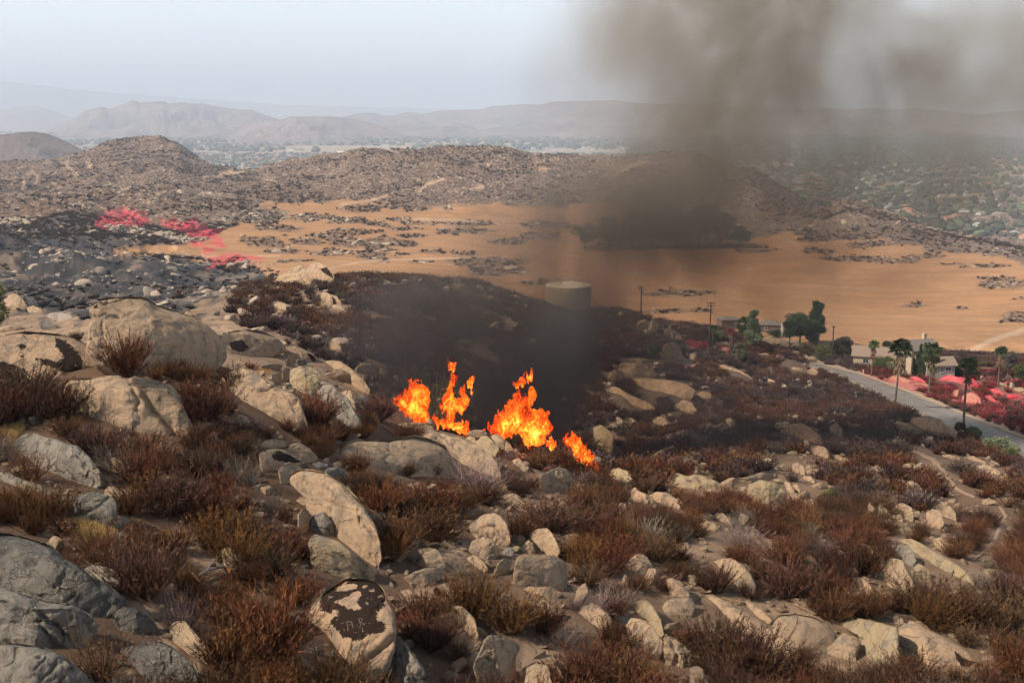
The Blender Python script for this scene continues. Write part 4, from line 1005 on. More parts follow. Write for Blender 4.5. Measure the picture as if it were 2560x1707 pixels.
B('long slanting bar of speckled rock at the lower left', 'H', [(1088, 1165), (1130, 1130), (1190, 1150), (1240, 1220), (1310, 1300), (1380, 1400), (1405, 1470), (1320, 1470), (1220, 1400), (1130, 1310)], mat='granite', lean=0.5)
B('dark smooth boulder with white lichen at the bottom edge', 'H', [(780, 1315), (900, 1295), (1040, 1300), (1120, 1350), (1200, 1430), (1260, 1540), (1260, 1660), (1050, 1680), (930, 1560), (850, 1440)], mat='granite_d', lean=0.8)
B('dark sloping slab at the left edge above the dark corner slab', 'H', [(-120, 150), (0, 165), (100, 230), (250, 310), (362, 395), (340, 430), (200, 360), (60, 300), (-120, 280)], mat='granite_g', lean=0.9)
B('low pale rock in shrubs left of the whale-backed boulder', 'H', [(1590, 240), (1640, 230), (1660, 270), (1620, 300), (1590, 290)], mat='granite_g', name='rock', cat='rock')
B('flat pale rock in shrubs just above the hunched slope', 'H', [(1635, 300), (1680, 280), (1715, 285), (1710, 320), (1660, 335)], mat='granite', name='rock', cat='rock')
# ---- centre foreground
B('arched rock with a hollow beneath it in the centre', 'I', [(1343, 560), (1380, 520), (1440, 480), (1510, 465), (1560, 490), (1600, 550), (1617, 650), (1570, 725), (1500, 680), (1440, 650), (1390, 640)], lean=0.2, cracks=[([(1400, 610), (1440, 570), (1500, 560), (1545, 640)], 2.2)], facets=5)
B('block lying in the hollow below the arched rock', 'I', [(1343, 712), (1370, 650), (1450, 620), (1512, 650), (1552, 720), (1490, 785), (1420, 765)], facets=10, lean=0.3)
B('small blue-grey stone right of the arched rock', 'I', [(1560, 722), (1600, 680), (1642, 700), (1642, 745), (1590, 755)], mat='granite_g', name='rock', cat='rock')
B('tall rounded rock balanced on the square block in the centre', 'J', [(178, 605), (230, 558), (280, 555), (330, 590), (370, 660), (397, 710), (370, 750), (290, 745), (230, 735), (218, 660)], lean=0.3)
B('small tan rock tucked left of the balanced tall rock', 'J', [(130, 695), (175, 640), (215, 660), (228, 728), (150, 735)], name='rock', cat='rock', lean=0.2)
B('large square-topped block with a grey weathered face', 'J', [(83, 880), (108, 760), (150, 735), (400, 745), (442, 790), (436, 925), (400, 975), (330, 950), (150, 955), (90, 930)], facets=10, lean=0.12, rough=0.7, mat='granite', deep=0.7)
B('thin plate of stone at the foot of the square-topped block', 'J', [(118, 982), (180, 945), (330, 945), (403, 985), (380, 1022), (320, 1037), (290, 1002), (150, 992)], deep=0.9, lean=0.6)
B('whitish rock right below the arched rock', 'I', [(1330, 762), (1380, 738), (1440, 778), (1477, 832), (1440, 852), (1380, 822)], name='rock', cat='rock')
B('slanting brown rock leaning against the square-topped block', 'I', [(1508, 855), (1540, 790), (1590, 745), (1642, 760), (1612, 830), (1580, 885), (1520, 888)], mat='granite_y', lean=0.4)
B('steep grey-backed rock beside the centre footpath', 'I', [(1558, 340), (1610, 322), (1680, 370), (1720, 440), (1738, 505), (1700, 520), (1640, 440), (1580, 385)], lean=0.4)
B('sculpted pale rock with a scooped side below the right flame', 'J', [(263, 225), (330, 190), (380, 172), (430, 190), (460, 240), (500, 310), (512, 355), (440, 330), (360, 330), (300, 350), (265, 325)], mat='granite', lean=0.25, cracks=[([(345, 200), (350, 260), (440, 290)], 1.8)])
B('flat grey slab upright behind the tilted shard', 'I', [(953, 745), (1000, 700), (1140, 698), (1172, 740), (1202, 820), (1195, 885), (1100, 840), (1000, 820)], facets=10, lean=0.6)
B('tilted shard of rock casting a blue shadow', 'I', [(928, 885), (990, 850), (1070, 825), (1170, 820), (1198, 860), (1140, 930), (1060, 980), (990, 955)], facets=9, lean=0.5)
B('brown stone under the tilted shard', 'I', [(913, 972), (960, 960), (1017, 1000), (980, 1035), (930, 1015)], name='rock', cat='rock')
B('rounded rock at the right of the green plant', 'I', [(1238, 1068), (1290, 1060), (1340, 1100), (1390, 1160), (1412, 1255), (1390, 1275), (1310, 1240), (1250, 1140)], lean=0.5)
B('angular fractured block standing on end at the bottom centre', 'I', [(1375, 1455), (1400, 1400), (1450, 1300), (1540, 1203), (1610, 1250), (1692, 1312), (1662, 1392), (1650, 1482), (1600, 1590), (1440, 1600), (1400, 1530)], facets=14, lean=0.2, rough=1.7, cracks=[([(1540, 1240), (1560, 1330), (1520, 1420), (1480, 1500)], 1.2), ([(1600, 1370), (1620, 1450)], 1.0), ([(1440, 1400), (1540, 1440), (1640, 1380)], 0.8)], mat='granite')
B('smooth grey boulder behind the lettered boulder at the bottom', 'I', [(830, 1400), (860, 1280), (900, 1260), (980, 1360), (1060, 1480), (1088, 1570), (1085, 1680), (900, 1690), (860, 1520)], mat='granite_g', lean=0.6)
B('small triangular stone on bare soil near the bottom', 'I', [(1748, 1422), (1790, 1380), (1845, 1353), (1848, 1388), (1800, 1410)], name='rock', cat='rock', facets=10)
B('half-buried pinkish boulder at the bottom right of the fractured block', 'I', [(1690, 1480), (1780, 1430), (1860, 1460), (1885, 1570), (1880, 1680), (1740, 1690), (1710, 1560)], lean=0.9)
B('rounded loaf of rock in shrubs right of centre', 'J', [(488, 1122), (530, 1070), (590, 1053), (650, 1075), (700, 1120), (733, 1190), (722, 1235), (650, 1230), (560, 1180)], lean=0.7)
B('hooked grey boulder bending over the layered rock', 'J', [(848, 1080), (870, 1045), (940, 1033), (990, 1070), (1040, 1150), (1062, 1235), (1030, 1255), (960, 1200), (900, 1140)], mat='granite_y', lean=0.5)
B('layered tan rock below the hooked boulder', 'J', [(808, 1205), (850, 1135), (910, 1148), (990, 1210), (1050, 1290), (1052, 1345), (1020, 1400), (930, 1370), (870, 1320), (830, 1285)], facets=9, lean=0.4, cracks=[([(850, 1190), (930, 1230), (1000, 1330)], 1.1)])
B('jagged crest of rock below right of the layered rock', 'J', [(1056, 1360), (1060, 1230), (1130, 1290), (1200, 1330), (1262, 1392), (1262, 1450), (1200, 1470), (1130, 1470), (1075, 1450)], facets=12, rough=1.6, cracks=[([(1110, 1300), (1150, 1400), (1130, 1460)], 2.0)])
B('small round-topped rock at the bottom below the jagged crest', 'J', [(1228, 1580), (1228, 1480), (1262, 1448), (1312, 1480), (1345, 1550), (1335, 1660), (1240, 1660)], lean=0.4)
B('second low rock at the bottom, left of the round-topped one', 'J', [(1150, 1540), (1180, 1495), (1220, 1520), (1215, 1600), (1160, 1620)], name='rock', cat='rock')
B('knobby dark stone between the loaf and the hooked boulder', 'J', [(740, 1130), (780, 1115), (830, 1135), (840, 1170), (790, 1190), (750, 1165)], mat='granite_d', name='rock', cat='rock')
B('pointed pale rock, left of two side by side in the scrub', 'J', [(808, 825), (850, 750), (900, 730), (950, 755), (987, 810), (960, 855), (930, 895), (880, 870)], lean=0.4)
B('lower rounded rock, right of two side by side in the scrub', 'J', [(933, 885), (960, 825), (1000, 823), (1032, 870), (1022, 935), (960, 945)], lean=0.4)
B('domed rock running down to a grey shoulder right of centre', 'J', [(1348, 765), (1400, 740), (1480, 755), (1560, 800), (1620, 860), (1652, 930), (1640, 1000), (1570, 1015), (1510, 990), (1480, 910), (1420, 840)], mat='granite', lean=0.7)
B('left end of the flat slabs, cracked and sun-lit', 'J', [(1048, 1085), (1070, 1040), (1120, 1012), (1230, 1010), (1262, 1060), (1235, 1140), (1150, 1160), (1070, 1130)], lean=1.1, rough=0.5)
B('long pinkish slab sloping right in the middle distance of the foreground', 'J', [(1238, 1115), (1270, 1008), (1360, 998), (1480, 1048), (1600, 1110), (1740, 1190), (1762, 1230), (1745, 1330), (1650, 1340), (1560, 1240), (1400, 1180)], lean=1.1, rough=0.5, facets=3, mat='granite')
B('narrow loose plank-like stone on the pinkish slab', 'J', [(1568, 1062), (1590, 1038), (1680, 1090), (1762, 1150), (1735, 1175), (1650, 1145)], facets=8, y=35.5)
B('thin white flake of stone behind the flat slabs', 'J', [(1158, 992), (1220, 976), (1290, 980), (1307, 1000), (1270, 1018), (1200, 1003)], name='rock', cat='rock', deep=0.8)
# ---- right foreground
B('swelling pink-tan boulder with a crack along its foot, lower right', 'K', [(308, 1300), (318, 1190), (350, 1150), (450, 1130), (560, 1135), (660, 1170), (717, 1230), (712, 1310), (650, 1385), (560, 1400), (420, 1400), (330, 1380)], lean=0.8, rough=0.5, facets=4, cracks=[([(320, 1205), (400, 1260), (470, 1310)], 1.0), ([(460, 1250), (540, 1320), (640, 1370)], 0.8)])
B('squat jointed slab between the two big lower right boulders', 'K', [(645, 1385), (720, 1290), (760, 1240), (860, 1240), (882, 1300), (850, 1410), (800, 1430), (700, 1415)], lean=0.9, rough=0.5)
B('wide yellowish slab with a straight joint, lower right', 'K', [(745, 1195), (870, 1158), (1000, 1165), (1110, 1180), (1122, 1300), (1130, 1420), (1000, 1460), (860, 1440), (880, 1300), (850, 1235), (750, 1235)], lean=0.9, rough=0.5, facets=4, cracks=[([(870, 1220), (970, 1240), (1080, 1290)], 0.8)], mat='granite_y')
B('tapering slab ending in a black-streaked nose, lower right', 'K', [(1122, 1185), (1250, 1200), (1400, 1260), (1530, 1320), (1622, 1370), (1600, 1440), (1500, 1490), (1350, 1460), (1140, 1440), (1128, 1300)], lean=0.9, rough=0.5, facets=4, varn=[[(1480, 1340), (1550, 1380), (1605, 1390), (1560, 1440), (1500, 1400)]])
B('pale round stone behind the tapering slab', 'K', [(1158, 1192), (1200, 1168), (1270, 1163), (1322, 1200), (1322, 1245), (1250, 1235)])
B('small pale stone left of the round stone behind the slab', 'K', [(1088, 1168), (1100, 1130), (1150, 1143), (1167, 1180), (1130, 1195)], name='rock', cat='rock')
B('flat white shard on the trail above the pinkish slab', 'K', [(392, 1037), (450, 1020), (545, 1012), (562, 1070), (500, 1092), (440, 1067)], facets=9, name='rock', cat='rock')
B('low round rock at the foot of the shrub, right of the white shard', 'K', [(805, 905), (890, 888), (950, 940), (972, 990), (900, 995), (850, 960)], lean=0.7)
B('grey upright boulder of the pair at the right', 'K', [(1083, 715), (1110, 675), (1170, 663), (1210, 700), (1242, 770), (1222, 825), (1180, 810), (1140, 770)], mat='granite_g', lean=0.3)
B('cream cracked boulder leaning on the grey upright one', 'K', [(1023, 850), (1040, 780), (1090, 750), (1140, 770), (1180, 840), (1228, 920), (1218, 990), (1130, 1010), (1060, 940)], lean=0.4, cracks=[([(1080, 800), (1100, 860), (1180, 920)], 0.8)])
B('ochre rock right of the cream cracked boulder', 'K', [(1208, 855), (1250, 795), (1310, 818), (1342, 875), (1300, 900), (1230, 890)], mat='granite_y')
B('very long low dome of brown rock at the right', 'K', [(1048, 620), (1090, 600), (1200, 648), (1350, 710), (1480, 770), (1580, 840), (1652, 940), (1600, 970), (1450, 920), (1300, 830), (1180, 710)], mat='granite_y', lean=1.0, rough=0.5)
B('stout white-topped rock beyond the long low dome', 'K', [(1348, 645), (1390, 625), (1432, 660), (1432, 715), (1370, 710)])
B('domed half of the paired outcrop below the upper trail', 'K', [(1298, 455), (1340, 440), (1400, 460), (1420, 540), (1385, 585), (1320, 560)], cracks=[([(1390, 460), (1400, 540)], 1.4)])
B('right half of the paired outcrop below the upper trail', 'K', [(1418, 430), (1450, 420), (1492, 460), (1505, 525), (1460, 520), (1410, 480)], cracks=[([(1400, 470), (1470, 500)], 1.4)])
B('small block topping the paired outcrop', 'K', [(1378, 402), (1440, 390), (1442, 420), (1400, 432)], name='rock', cat='rock')
B('wide flat block of the broken outcrop left of the paired one', 'K', [(1088, 425), (1150, 403), (1212, 430), (1212, 465), (1150, 465)])
B('lower right block of the broken outcrop', 'K', [(1158, 462), (1220, 458), (1222, 515), (1180, 535)], name='rock', cat='rock')
B('lower left block of the broken outcrop', 'K', [(1088, 485), (1140, 475), (1162, 530), (1100, 525)], name='rock', cat='rock')
B('leftmost low block of the broken outcrop', 'K', [(1040, 480), (1075, 465), (1092, 490), (1080, 515), (1045, 505)], name='rock', cat='rock')
B('rough white-veined rock above the broken outcrop', 'K', [(1162, 277), (1200, 256), (1260, 285), (1292, 312), (1240, 322), (1195, 318)])
B('ragged ochre cliff end of the middle outcrop', 'K', [(143, 350), (160, 290), (230, 258), (340, 275), (402, 330), (402, 400), (280, 420), (180, 405)], mat='granite_y', lean=0.3, rough=1.3)
B('long whitish back of the middle outcrop', 'K', [(-30, 280), (150, 240), (250, 203), (340, 213), (372, 262), (330, 290), (220, 265), (100, 290), (0, 310)], lean=0.8)
B('rounded head stone of the middle outcrop', 'K', [(438, 160), (480, 137), (515, 170), (527, 222), (480, 225), (438, 195)])
B('long fractured plank of the middle outcrop', 'K', [(378, 260), (420, 275), (450, 320), (472, 375), (440, 375), (400, 315)], name='rock', cat='rock', facets=9)
B('second fractured plank of the middle outcrop', 'K', [(440, 290), (470, 283), (502, 352), (480, 365)], name='rock', cat='rock', facets=9)
B('blocky lower end of the middle outcrop', 'K', [(498, 332), (540, 318), (562, 362), (540, 392), (500, 375)], name='rock', cat='rock', facets=9)
B('flat top block of the middle outcrop, left of its head stone', 'K', [(335, 172), (430, 148), (442, 192), (370, 215)], facets=9)
B('dark-edged slab right below the head stone of the middle outcrop', 'K', [(498, 232), (560, 233), (592, 272), (540, 275)], name='rock', cat='rock', facets=9)
B('lowest upright splinter of the middle outcrop', 'K', [(545, 385), (575, 370), (582, 425), (555, 440)], name='rock', cat='rock', facets=9)
B('white slab on the slope behind the middle outcrop', 'K', [(565, 300), (620, 270), (670, 275), (665, 310), (600, 330)], name='rock', cat='rock')
B('creased dome at the upper slope, pale with fine cracks', 'K', [(553, 62), (590, 37), (640, 38), (682, 80), (672, 115), (600, 105)], cracks=[([(570, 60), (640, 70), (660, 100)], 0.8)])
B('low cream rock right of the creased dome', 'K', [(688, 107), (740, 93), (795, 132), (720, 128)])
B('small pale rock beside the mid-slope gully, upper of two', 'K', [(930, 180), (965, 165), (995, 185), (985, 215), (940, 210)], name='rock', cat='rock')
B('small pale rock beside the mid-slope gully, lower of two', 'K', [(992, 225), (1025, 200), (1055, 225), (1045, 250)], name='rock', cat='rock')
B('long pale slab above the right trail, left of two', 'K', [(1400, 105), (1450, 93), (1520, 105), (1540, 125), (1450, 125)])
B('long pale slab above the right trail, right of two', 'K', [(1540, 115), (1610, 103), (1680, 130), (1695, 155), (1600, 140)])
B('jumbled white slab below the two long slabs', 'K', [(1625, 175), (1680, 155), (1760, 185), (1812, 215), (1740, 225), (1660, 205)], facets=9)
B('pale stone near the right edge above the lower trail', 'K', [(1810, 285), (1840, 272), (1865, 295), (1830, 308)], name='rock', cat='rock')
B('yellowish low rock at the smoke edge of the ridge', 'J', [(1105, 290), (1115, 215), (1200, 240), (1250, 220), (1300, 225), (1400, 260), (1455, 305), (1380, 330), (1250, 335), (1180, 320)], mat='granite_y', lean=0.7, cracks=[([(1200, 240), (1240, 290)], 1.6)])
B('knobbly grey rock with a narrow head in the scrub', 'J', [(828, 335), (870, 303), (902, 330), (942, 345), (947, 405), (890, 410), (850, 375)])
B('thin leaning rock poking up through the scrub', 'J', [(758, 435), (780, 398), (812, 403), (812, 460), (832, 535), (790, 510)], lean=0.2)
B('smooth apricot-coloured boulder in the scrub right of centre', 'J', [(958, 362), (1010, 332), (1080, 338), (1130, 370), (1170, 417), (1142, 458), (1080, 440), (1000, 395)], mat='granite', lean=0.7, rough=0.5)
B('small round rock perched at the right on the slope, dark underneath', 'J', [(1288, 547), (1330, 518), (1390, 533), (1412, 572), (1370, 595), (1320, 578)])
B('pale sloping ledge behind the perched round rock', 'J', [(1375, 475), (1420, 460), (1500, 512), (1530, 545), (1440, 548), (1400, 520)])
B('brown flat rock at the very foot of the right flame', 'J', [(678, 200), (760, 177), (820, 198), (875, 245), (840, 272), (720, 250)], mat='granite_y')
B('small rock poking from shrubs left of the middle outcrop', 'J', [(1278, 175), (1300, 143), (1332, 145), (1330, 180)], name='rock', cat='rock')
# ---- slope on the right behind the smoke
S2 = dict(mat='granite')
B('upper dome of the big pale outcrop beyond the smoke', 'F', [(1075, 845), (1110, 803), (1250, 798), (1330, 840), (1395, 905), (1300, 930), (1150, 910), (1100, 930)], lean=0.9, **S2)
B('lower broad dome of the big pale outcrop beyond the smoke', 'F', [(1175, 935), (1300, 928), (1500, 940), (1620, 970), (1702, 1020), (1660, 1090), (1500, 1090), (1350, 1050), (1250, 1000)], lean=1.0, cracks=[([(1200, 940), (1300, 990), (1450, 990)], 0.8)], **S2)
B('stepped ledge running down below the pale outcrop', 'F', [(975, 1000), (1050, 983), (1140, 1038), (1230, 1078), (1340, 1120), (1410, 1190), (1250, 1190), (1120, 1140)], lean=0.9, **S2)
B('brown dome in thin smoke left of the pale outcrop', 'F', [(990, 915), (1050, 858), (1120, 868), (1135, 915), (1080, 960), (1010, 950)], **S2)
B('long thin ledge above the pale outcrop', 'F', [(1080, 765), (1150, 755), (1300, 780), (1450, 805), (1440, 825), (1300, 815), (1120, 790)], lean=0.9, **S2)
B('bread-loaf rock right of the lower broad dome', 'F', [(1673, 1065), (1740, 1028), (1800, 1038), (1828, 1082), (1760, 1100)], **S2)
B('hump of rock below the bread-loaf rock', 'F', [(1517, 1145), (1590, 1093), (1650, 1108), (1705, 1175), (1685, 1225), (1600, 1200)], **S2)
B('dim brown boulder beside the rightmost flame', 'F', [(885, 1305), (940, 1288), (1042, 1360), (1042, 1530), (980, 1515), (900, 1420)], mat='granite_y', facets=9, lean=0.2)
B('pale knob in blue smoke on the slope', 'F', [(1345, 1265), (1400, 1223), (1452, 1238), (1478, 1285), (1420, 1310)], **S2)
B('white oval stone on the smoky slope, upper right of three', 'F', [(1912, 1252), (1960, 1238), (2002, 1290), (1970, 1305)], name='rock', cat='rock')
B('pale stone left of the white oval stone', 'F', [(1845, 1303), (1900, 1268), (1942, 1292), (1865, 1320)], name='rock', cat='rock')
B('grey egg-shaped stone perched above a white one', 'F', [(1933, 1485), (1960, 1448), (1997, 1472), (1982, 1505)], mat='granite_g', name='rock', cat='rock')
B('white round stone beneath the grey egg-shaped stone', 'F', [(1938, 1505), (2000, 1484), (2022, 1512), (1970, 1535)], name='rock', cat='rock')
B('tan double rock on the knoll below the leftmost pole', 'F', [(1220, 545), (1240, 480), (1300, 463), (1322, 510), (1280, 570)], facets=8)
B('flame-shaped tan rock right of the double rock', 'F', [(1310, 560), (1335, 520), (1350, 440), (1392, 500), (1382, 565), (1330, 590)], facets=8, lean=0.2)
B('tooth-like rock, left of the pair on the knoll', 'F', [(1453, 545), (1490, 528), (1502, 600), (1465, 640)], lean=0.1)
B('tooth-like rock, right of the pair on the knoll', 'F', [(1500, 545), (1530, 550), (1538, 615), (1505, 635)], lean=0.1)
B('tumbled white and grey rock pile below the tooth-like rocks', 'F', [(1415, 765), (1440, 690), (1445, 648), (1530, 648), (1575, 700), (1605, 765), (1540, 805), (1440, 800)], facets=12, rough=1.8, cracks=[([(1460, 700), (1540, 720), (1580, 780)], 2.0), ([(1500, 660), (1500, 780)], 2.0)])
B('pale rock left of the bright red retardant patch', 'F', [(1560, 605), (1600, 582), (1645, 600), (1620, 635), (1572, 630)])
B('small mushroom rock right of the tumbled pile', 'F', [(1638, 742), (1692, 724), (1692, 772), (1660, 790)], name='rock', cat='rock')
B('white slab below the mushroom rock', 'F', [(1555, 798), (1620, 778), (1695, 800), (1600, 820)], name='rock', cat='rock')
B('cream boulder among the red shrubs near the brown house', 'F', [(1868, 672), (1910, 644), (1962, 650), (1962, 684)], name='rock', cat='rock')
B('bright red retardant-coated rock below the leftmost house', 'F', [(1608, 640), (1625, 605), (1690, 640), (1740, 625), (1785, 665), (1740, 700), (1640, 690)], mat='granite_red', y=196)
B('long striped slab on the slope below the houses', 'F', [(1845, 825), (1900, 822), (2000, 850), (2080, 885), (2190, 945), (2100, 940), (1960, 890)], lean=0.9, **S2)
# ---- road side on the right
B('creased tan dome on the slope left of the road', 'G', [(308, 1325), (360, 1290), (440, 1278), (530, 1320), (590, 1370), (642, 1455), (560, 1440), (460, 1420), (370, 1400)], lean=0.7, cracks=[([(440, 1310), (530, 1350), (580, 1400)], 1.3)])
B('cracked round boulder below the creased tan dome', 'G', [(518, 1485), (570, 1450), (640, 1468), (668, 1530), (620, 1575), (560, 1540)])
B('grey-flanked rock right of the creased tan dome', 'G', [(668, 1305), (710, 1278), (760, 1318), (782, 1385), (740, 1405), (680, 1350)], mat='granite')
B('big pale cracked dome beside the near edge of the road', 'G', [(1230, 1310), (1300, 1285), (1350, 1240), (1450, 1223), (1540, 1250), (1610, 1310), (1665, 1375), (1640, 1400), (1500, 1350), (1330, 1340)], lean=0.9)
B('broken slabs left of the cracked dome by the road', 'G', [(1175, 1290), (1200, 1262), (1290, 1280), (1330, 1310), (1280, 1345), (1220, 1330)], facets=9)
B('tan head-shaped boulder at the far end of the road', 'G', [(493, 872), (530, 843), (577, 860), (577, 905), (530, 912)])
B('pale flat ledge before the head-shaped boulder', 'G', [(345, 845), (400, 838), (470, 850), (470, 875), (380, 865)], name='rock', cat='rock')
B('broad tan shelf of rock below the brown house', 'G', [(115, 625), (200, 598), (300, 618), (362, 660), (300, 710), (180, 690)], lean=1.0)
B('pale ledge running right under the dark trees', 'G', [(340, 690), (400, 660), (480, 655), (555, 680), (480, 715), (380, 735)], lean=1.0)
B('small dome of rock before the olive bushes', 'G', [(478, 768), (540, 750), (578, 782), (540, 800)])
B('crimson jagged rock ledge below the cypresses', 'G', [(1498, 925), (1560, 903), (1620, 903), (1680, 918), (1760, 903), (1830, 950), (1872, 982), (1760, 985), (1620, 965), (1520, 945)], mat='granite_red', lean=0.6, facets=9)
B('large pink-washed dome boulder right of the thin palm', 'G', [(1598, 1042), (1660, 1018), (1760, 1018), (1850, 1070), (1878, 1145), (1760, 1135), (1690, 1100)], red=0.42, lean=0.8)
B('long pale-pink slab beside the far bend of the road', 'G', [(1095, 930), (1200, 908), (1300, 938), (1420, 960), (1512, 1007), (1400, 1000), (1250, 985), (1130, 955)], red=0.40, lean=1.1)
B('red-pink rock left of the crimson ledge', 'G', [(1288, 922), (1350, 912), (1445, 960), (1340, 955)], mat='granite_red')
B('crimson flat rock right of the pink-washed dome', 'G', [(1908, 1018), (1980, 1003), (2052, 1050), (1960, 1048)], mat='granite_red', facets=9)
B('crimson wedge rock below the crimson flat rock', 'G', [(1868, 1068), (1920, 1058), (2003, 1122), (1950, 1118)], mat='granite_red', facets=9)
B('crimson rock at the right edge of the photo', 'G', [(2058, 1062), (2140, 1048), (2200, 1070), (2150, 1105), (2080, 1095)], mat='granite_red', facets=9)
B('white rock behind the crimson rocks by the far palm', 'G', [(1995, 972), (2040, 958), (2065, 985), (2020, 990)], name='rock', cat='rock')
B('grey-white ledge at the right edge behind the crimson rocks', 'G', [(2098, 1002), (2180, 995), (2200, 1030), (2120, 1030)], name='rock', cat='rock')

# letters and strokes scratched into the dark coating of the round-topped boulder
def scratch_letters():
    o = jab; me = o.data
    Vw = [Vector(v.co) + o.location for v in me.vertices]
    bvh = BVHTree.FromPolygons(Vw, [tuple(p.vertices) for p in me.polygons])
    strokes = [[(520, 728), (575, 716)], [(612, 700), (622, 770), (632, 833)], [(612, 702), (648, 692), (684, 716)], [(648, 742), (688, 736)], [(684, 716), (700, 790)],
               [(770, 662), (825, 654), (832, 680), (802, 702)], [(776, 664), (812, 762)], [(802, 702), (858, 738), (884, 714)], [(830, 748), (858, 738)], [(828, 778), (836, 850)], [(828, 810), (846, 838)],
               [(700, 856), (760, 854)], [(566, 798), (576, 832)], [(880, 870), (900, 880)]]
    for st in strokes:
        V = []; Fs = []
        P = cp('M', st); pts = []
        for a, b in zip(P[:-1], P[1:]):
            for t in np.linspace(0, 1, 7): pts.append(a * (1 - t) + b * t)
        last = None
        for j, q in enumerate(pts):
            d = pix(q[0], q[1], 1.0).normalized()
            h, nrm, _, _ = bvh.ray_cast(Vector((0, 0, 0)), d)
            if h is None: last = None; continue
            if nrm.dot(d) > 0: nrm = -nrm
            k = 0.25 * (h.length / F_PX)
            dirp = (pts[min(j + 1, len(pts) - 1)] - pts[max(j - 1, 0)]); dirp = dirp / (np.linalg.norm(dirp) + 1e-9)
            side = Vector((-dirp[1], 0, -dirp[0])) * k
            b = len(V)
            V += [h + side + nrm * 0.012, h - side + nrm * 0.012]
            if last is not None: Fs.append((last, last + 1, b + 1, b))
            last = b
        if Fs:
            s = link('scratch_mark', new_mesh('scratch_mark', [v - o.location for v in V], Fs, M['scratch']), o)
scratch_letters()
# ------------------------------------------------------------------ shrubs: many bent twigs with tufts
def blades(P0, D, Ln, W0, bend, rng, segs=2, v=None):
    """ribbons from P0 along D, bending upward; returns V, F, h, v"""
    n = len(P0)
    side = np.cross(D, rng.normal(size=(n, 3))); side /= np.linalg.norm(side, axis=1, keepdims=True) + 1e-9
    Vs = []; hs = []
    for i in range(segs + 1):
        t = i / segs
        p = P0 + D * (Ln * t)[:, None] + np.array([0, 0, 1.0]) * (bend * Ln * t * t)[:, None]
        w = W0 * (1 - 0.75 * t ** 1.5)
        Vs.append(p + side * w[:, None] * 0.5); Vs.append(p - side * w[:, None] * 0.5)
        hs += [np.full(n, t)] * 2
    V = np.stack(Vs, 1)                                  # n, 2(segs+1), 3
    k = 2 * (segs + 1)
    idx = np.arange(n)[:, None] * k
    Fs = [np.concatenate([idx + 2 * i, idx + 2 * i + 1, idx + 2 * i + 3, idx + 2 * i + 2], 1) for i in range(segs)]
    v = rng.random(n) if v is None else v
    return V.reshape(-1, 3), np.concatenate(Fs), np.stack(hs, 1).reshape(-1), np.repeat(v, k)

def shrub_mesh(name, seed, mat, H=0.8, Rd=0.62, stems=120, tufts=6, tw=0.024, tl=0.15, stemw=0.014, upright=0.5, leaf=0, core=True):
    rng = np.random.default_rng(seed)
    Vs, Fs, hs, vs = [], [], [], []
    off = 0
    def push(r):
        nonlocal off
        Vs.append(r[0]); Fs.append(r[1] + off); hs.append(r[2]); vs.append(r[3]); off += len(r[0])
    az = rng.uniform(0, 2 * math.pi, stems); tilt = (rng.random(stems) ** 0.75) * (1.25 - 0.55 * upright)
    lump = 1 + 0.22 * np.sin(az * 3 + seed) + 0.14 * np.sin(az * 5 + seed * 2)
    L = (H * np.cos(tilt) + Rd * np.sin(tilt) * lump) * rng.uniform(0.6, 1.03, stems)
    P0 = np.stack([np.cos(az), np.sin(az), np.zeros(stems)], -1) * (rng.random(stems) * 0.16 * Rd)[:, None]
    P0[:, 2] = -0.05
    D = np.stack([np.cos(az) * np.sin(tilt), np.sin(az) * np.sin(tilt), np.cos(tilt)], -1)
    D += rng.normal(size=D.shape) * 0.07
    bend = rng.uniform(0.0, 0.18, stems)
    sv = rng.random(stems)
    push(blades(P0, D, L, np.full(stems, stemw), bend, rng, 3, sv * 0.6))
    # side twigs in tufts along the outer two thirds
    m = stems * tufts
    t = rng.uniform(0.25, 1.0, m); si = np.repeat(np.arange(stems), tufts)
    Q = P0[si] + D[si] * (L[si] * t)[:, None] + np.array([0, 0, 1.0]) * (bend[si] * L[si] * t * t)[:, None]
    DD = D[si] * 0.75 + rng.normal(size=(m, 3)) * 0.5 + np.array([0, 0, 0.38]); DD /= np.linalg.norm(DD, axis=1, keepdims=True)
    TL = tl * rng.uniform(0.5, 1.35, m) * (1.15 - 0.4 * t)
    r = blades(Q, DD, TL, tw * rng.uniform(0.6, 1.3, m), np.full(m, 0.15), rng, 1, np.clip(sv[si] * 0.6 + rng.random(m) * 0.45, 0, 1))
    hh = np.clip(t, 0, 1); push((r[0], r[1], np.repeat(hh, 4), r[3]))
    if leaf:
        n = leaf; j = rng.integers(0, m, n)
        Q2 = Q[j] + DD[j] * (TL[j] * rng.random(n))[:, None]
        D2 = rng.normal(size=(n, 3)); D2 /= np.linalg.norm(D2, axis=1, keepdims=True)
        r = blades(Q2, D2, rng.uniform(0.02, 0.04, n), rng.uniform(0.018, 0.034, n), np.zeros(n), rng, 1, rng.random(n)); push((r[0], r[1], np.full(len(r[0]), 1.0), r[3]))
    return new_mesh(name, np.concatenate(Vs), np.concatenate(Fs), M[mat], False, {'h': np.concatenate(hs), 'v': np.concatenate(vs)})

def set_mat(me, mat):
    c = me.copy(); c.materials.clear(); c.materials.append(M[mat]); return c

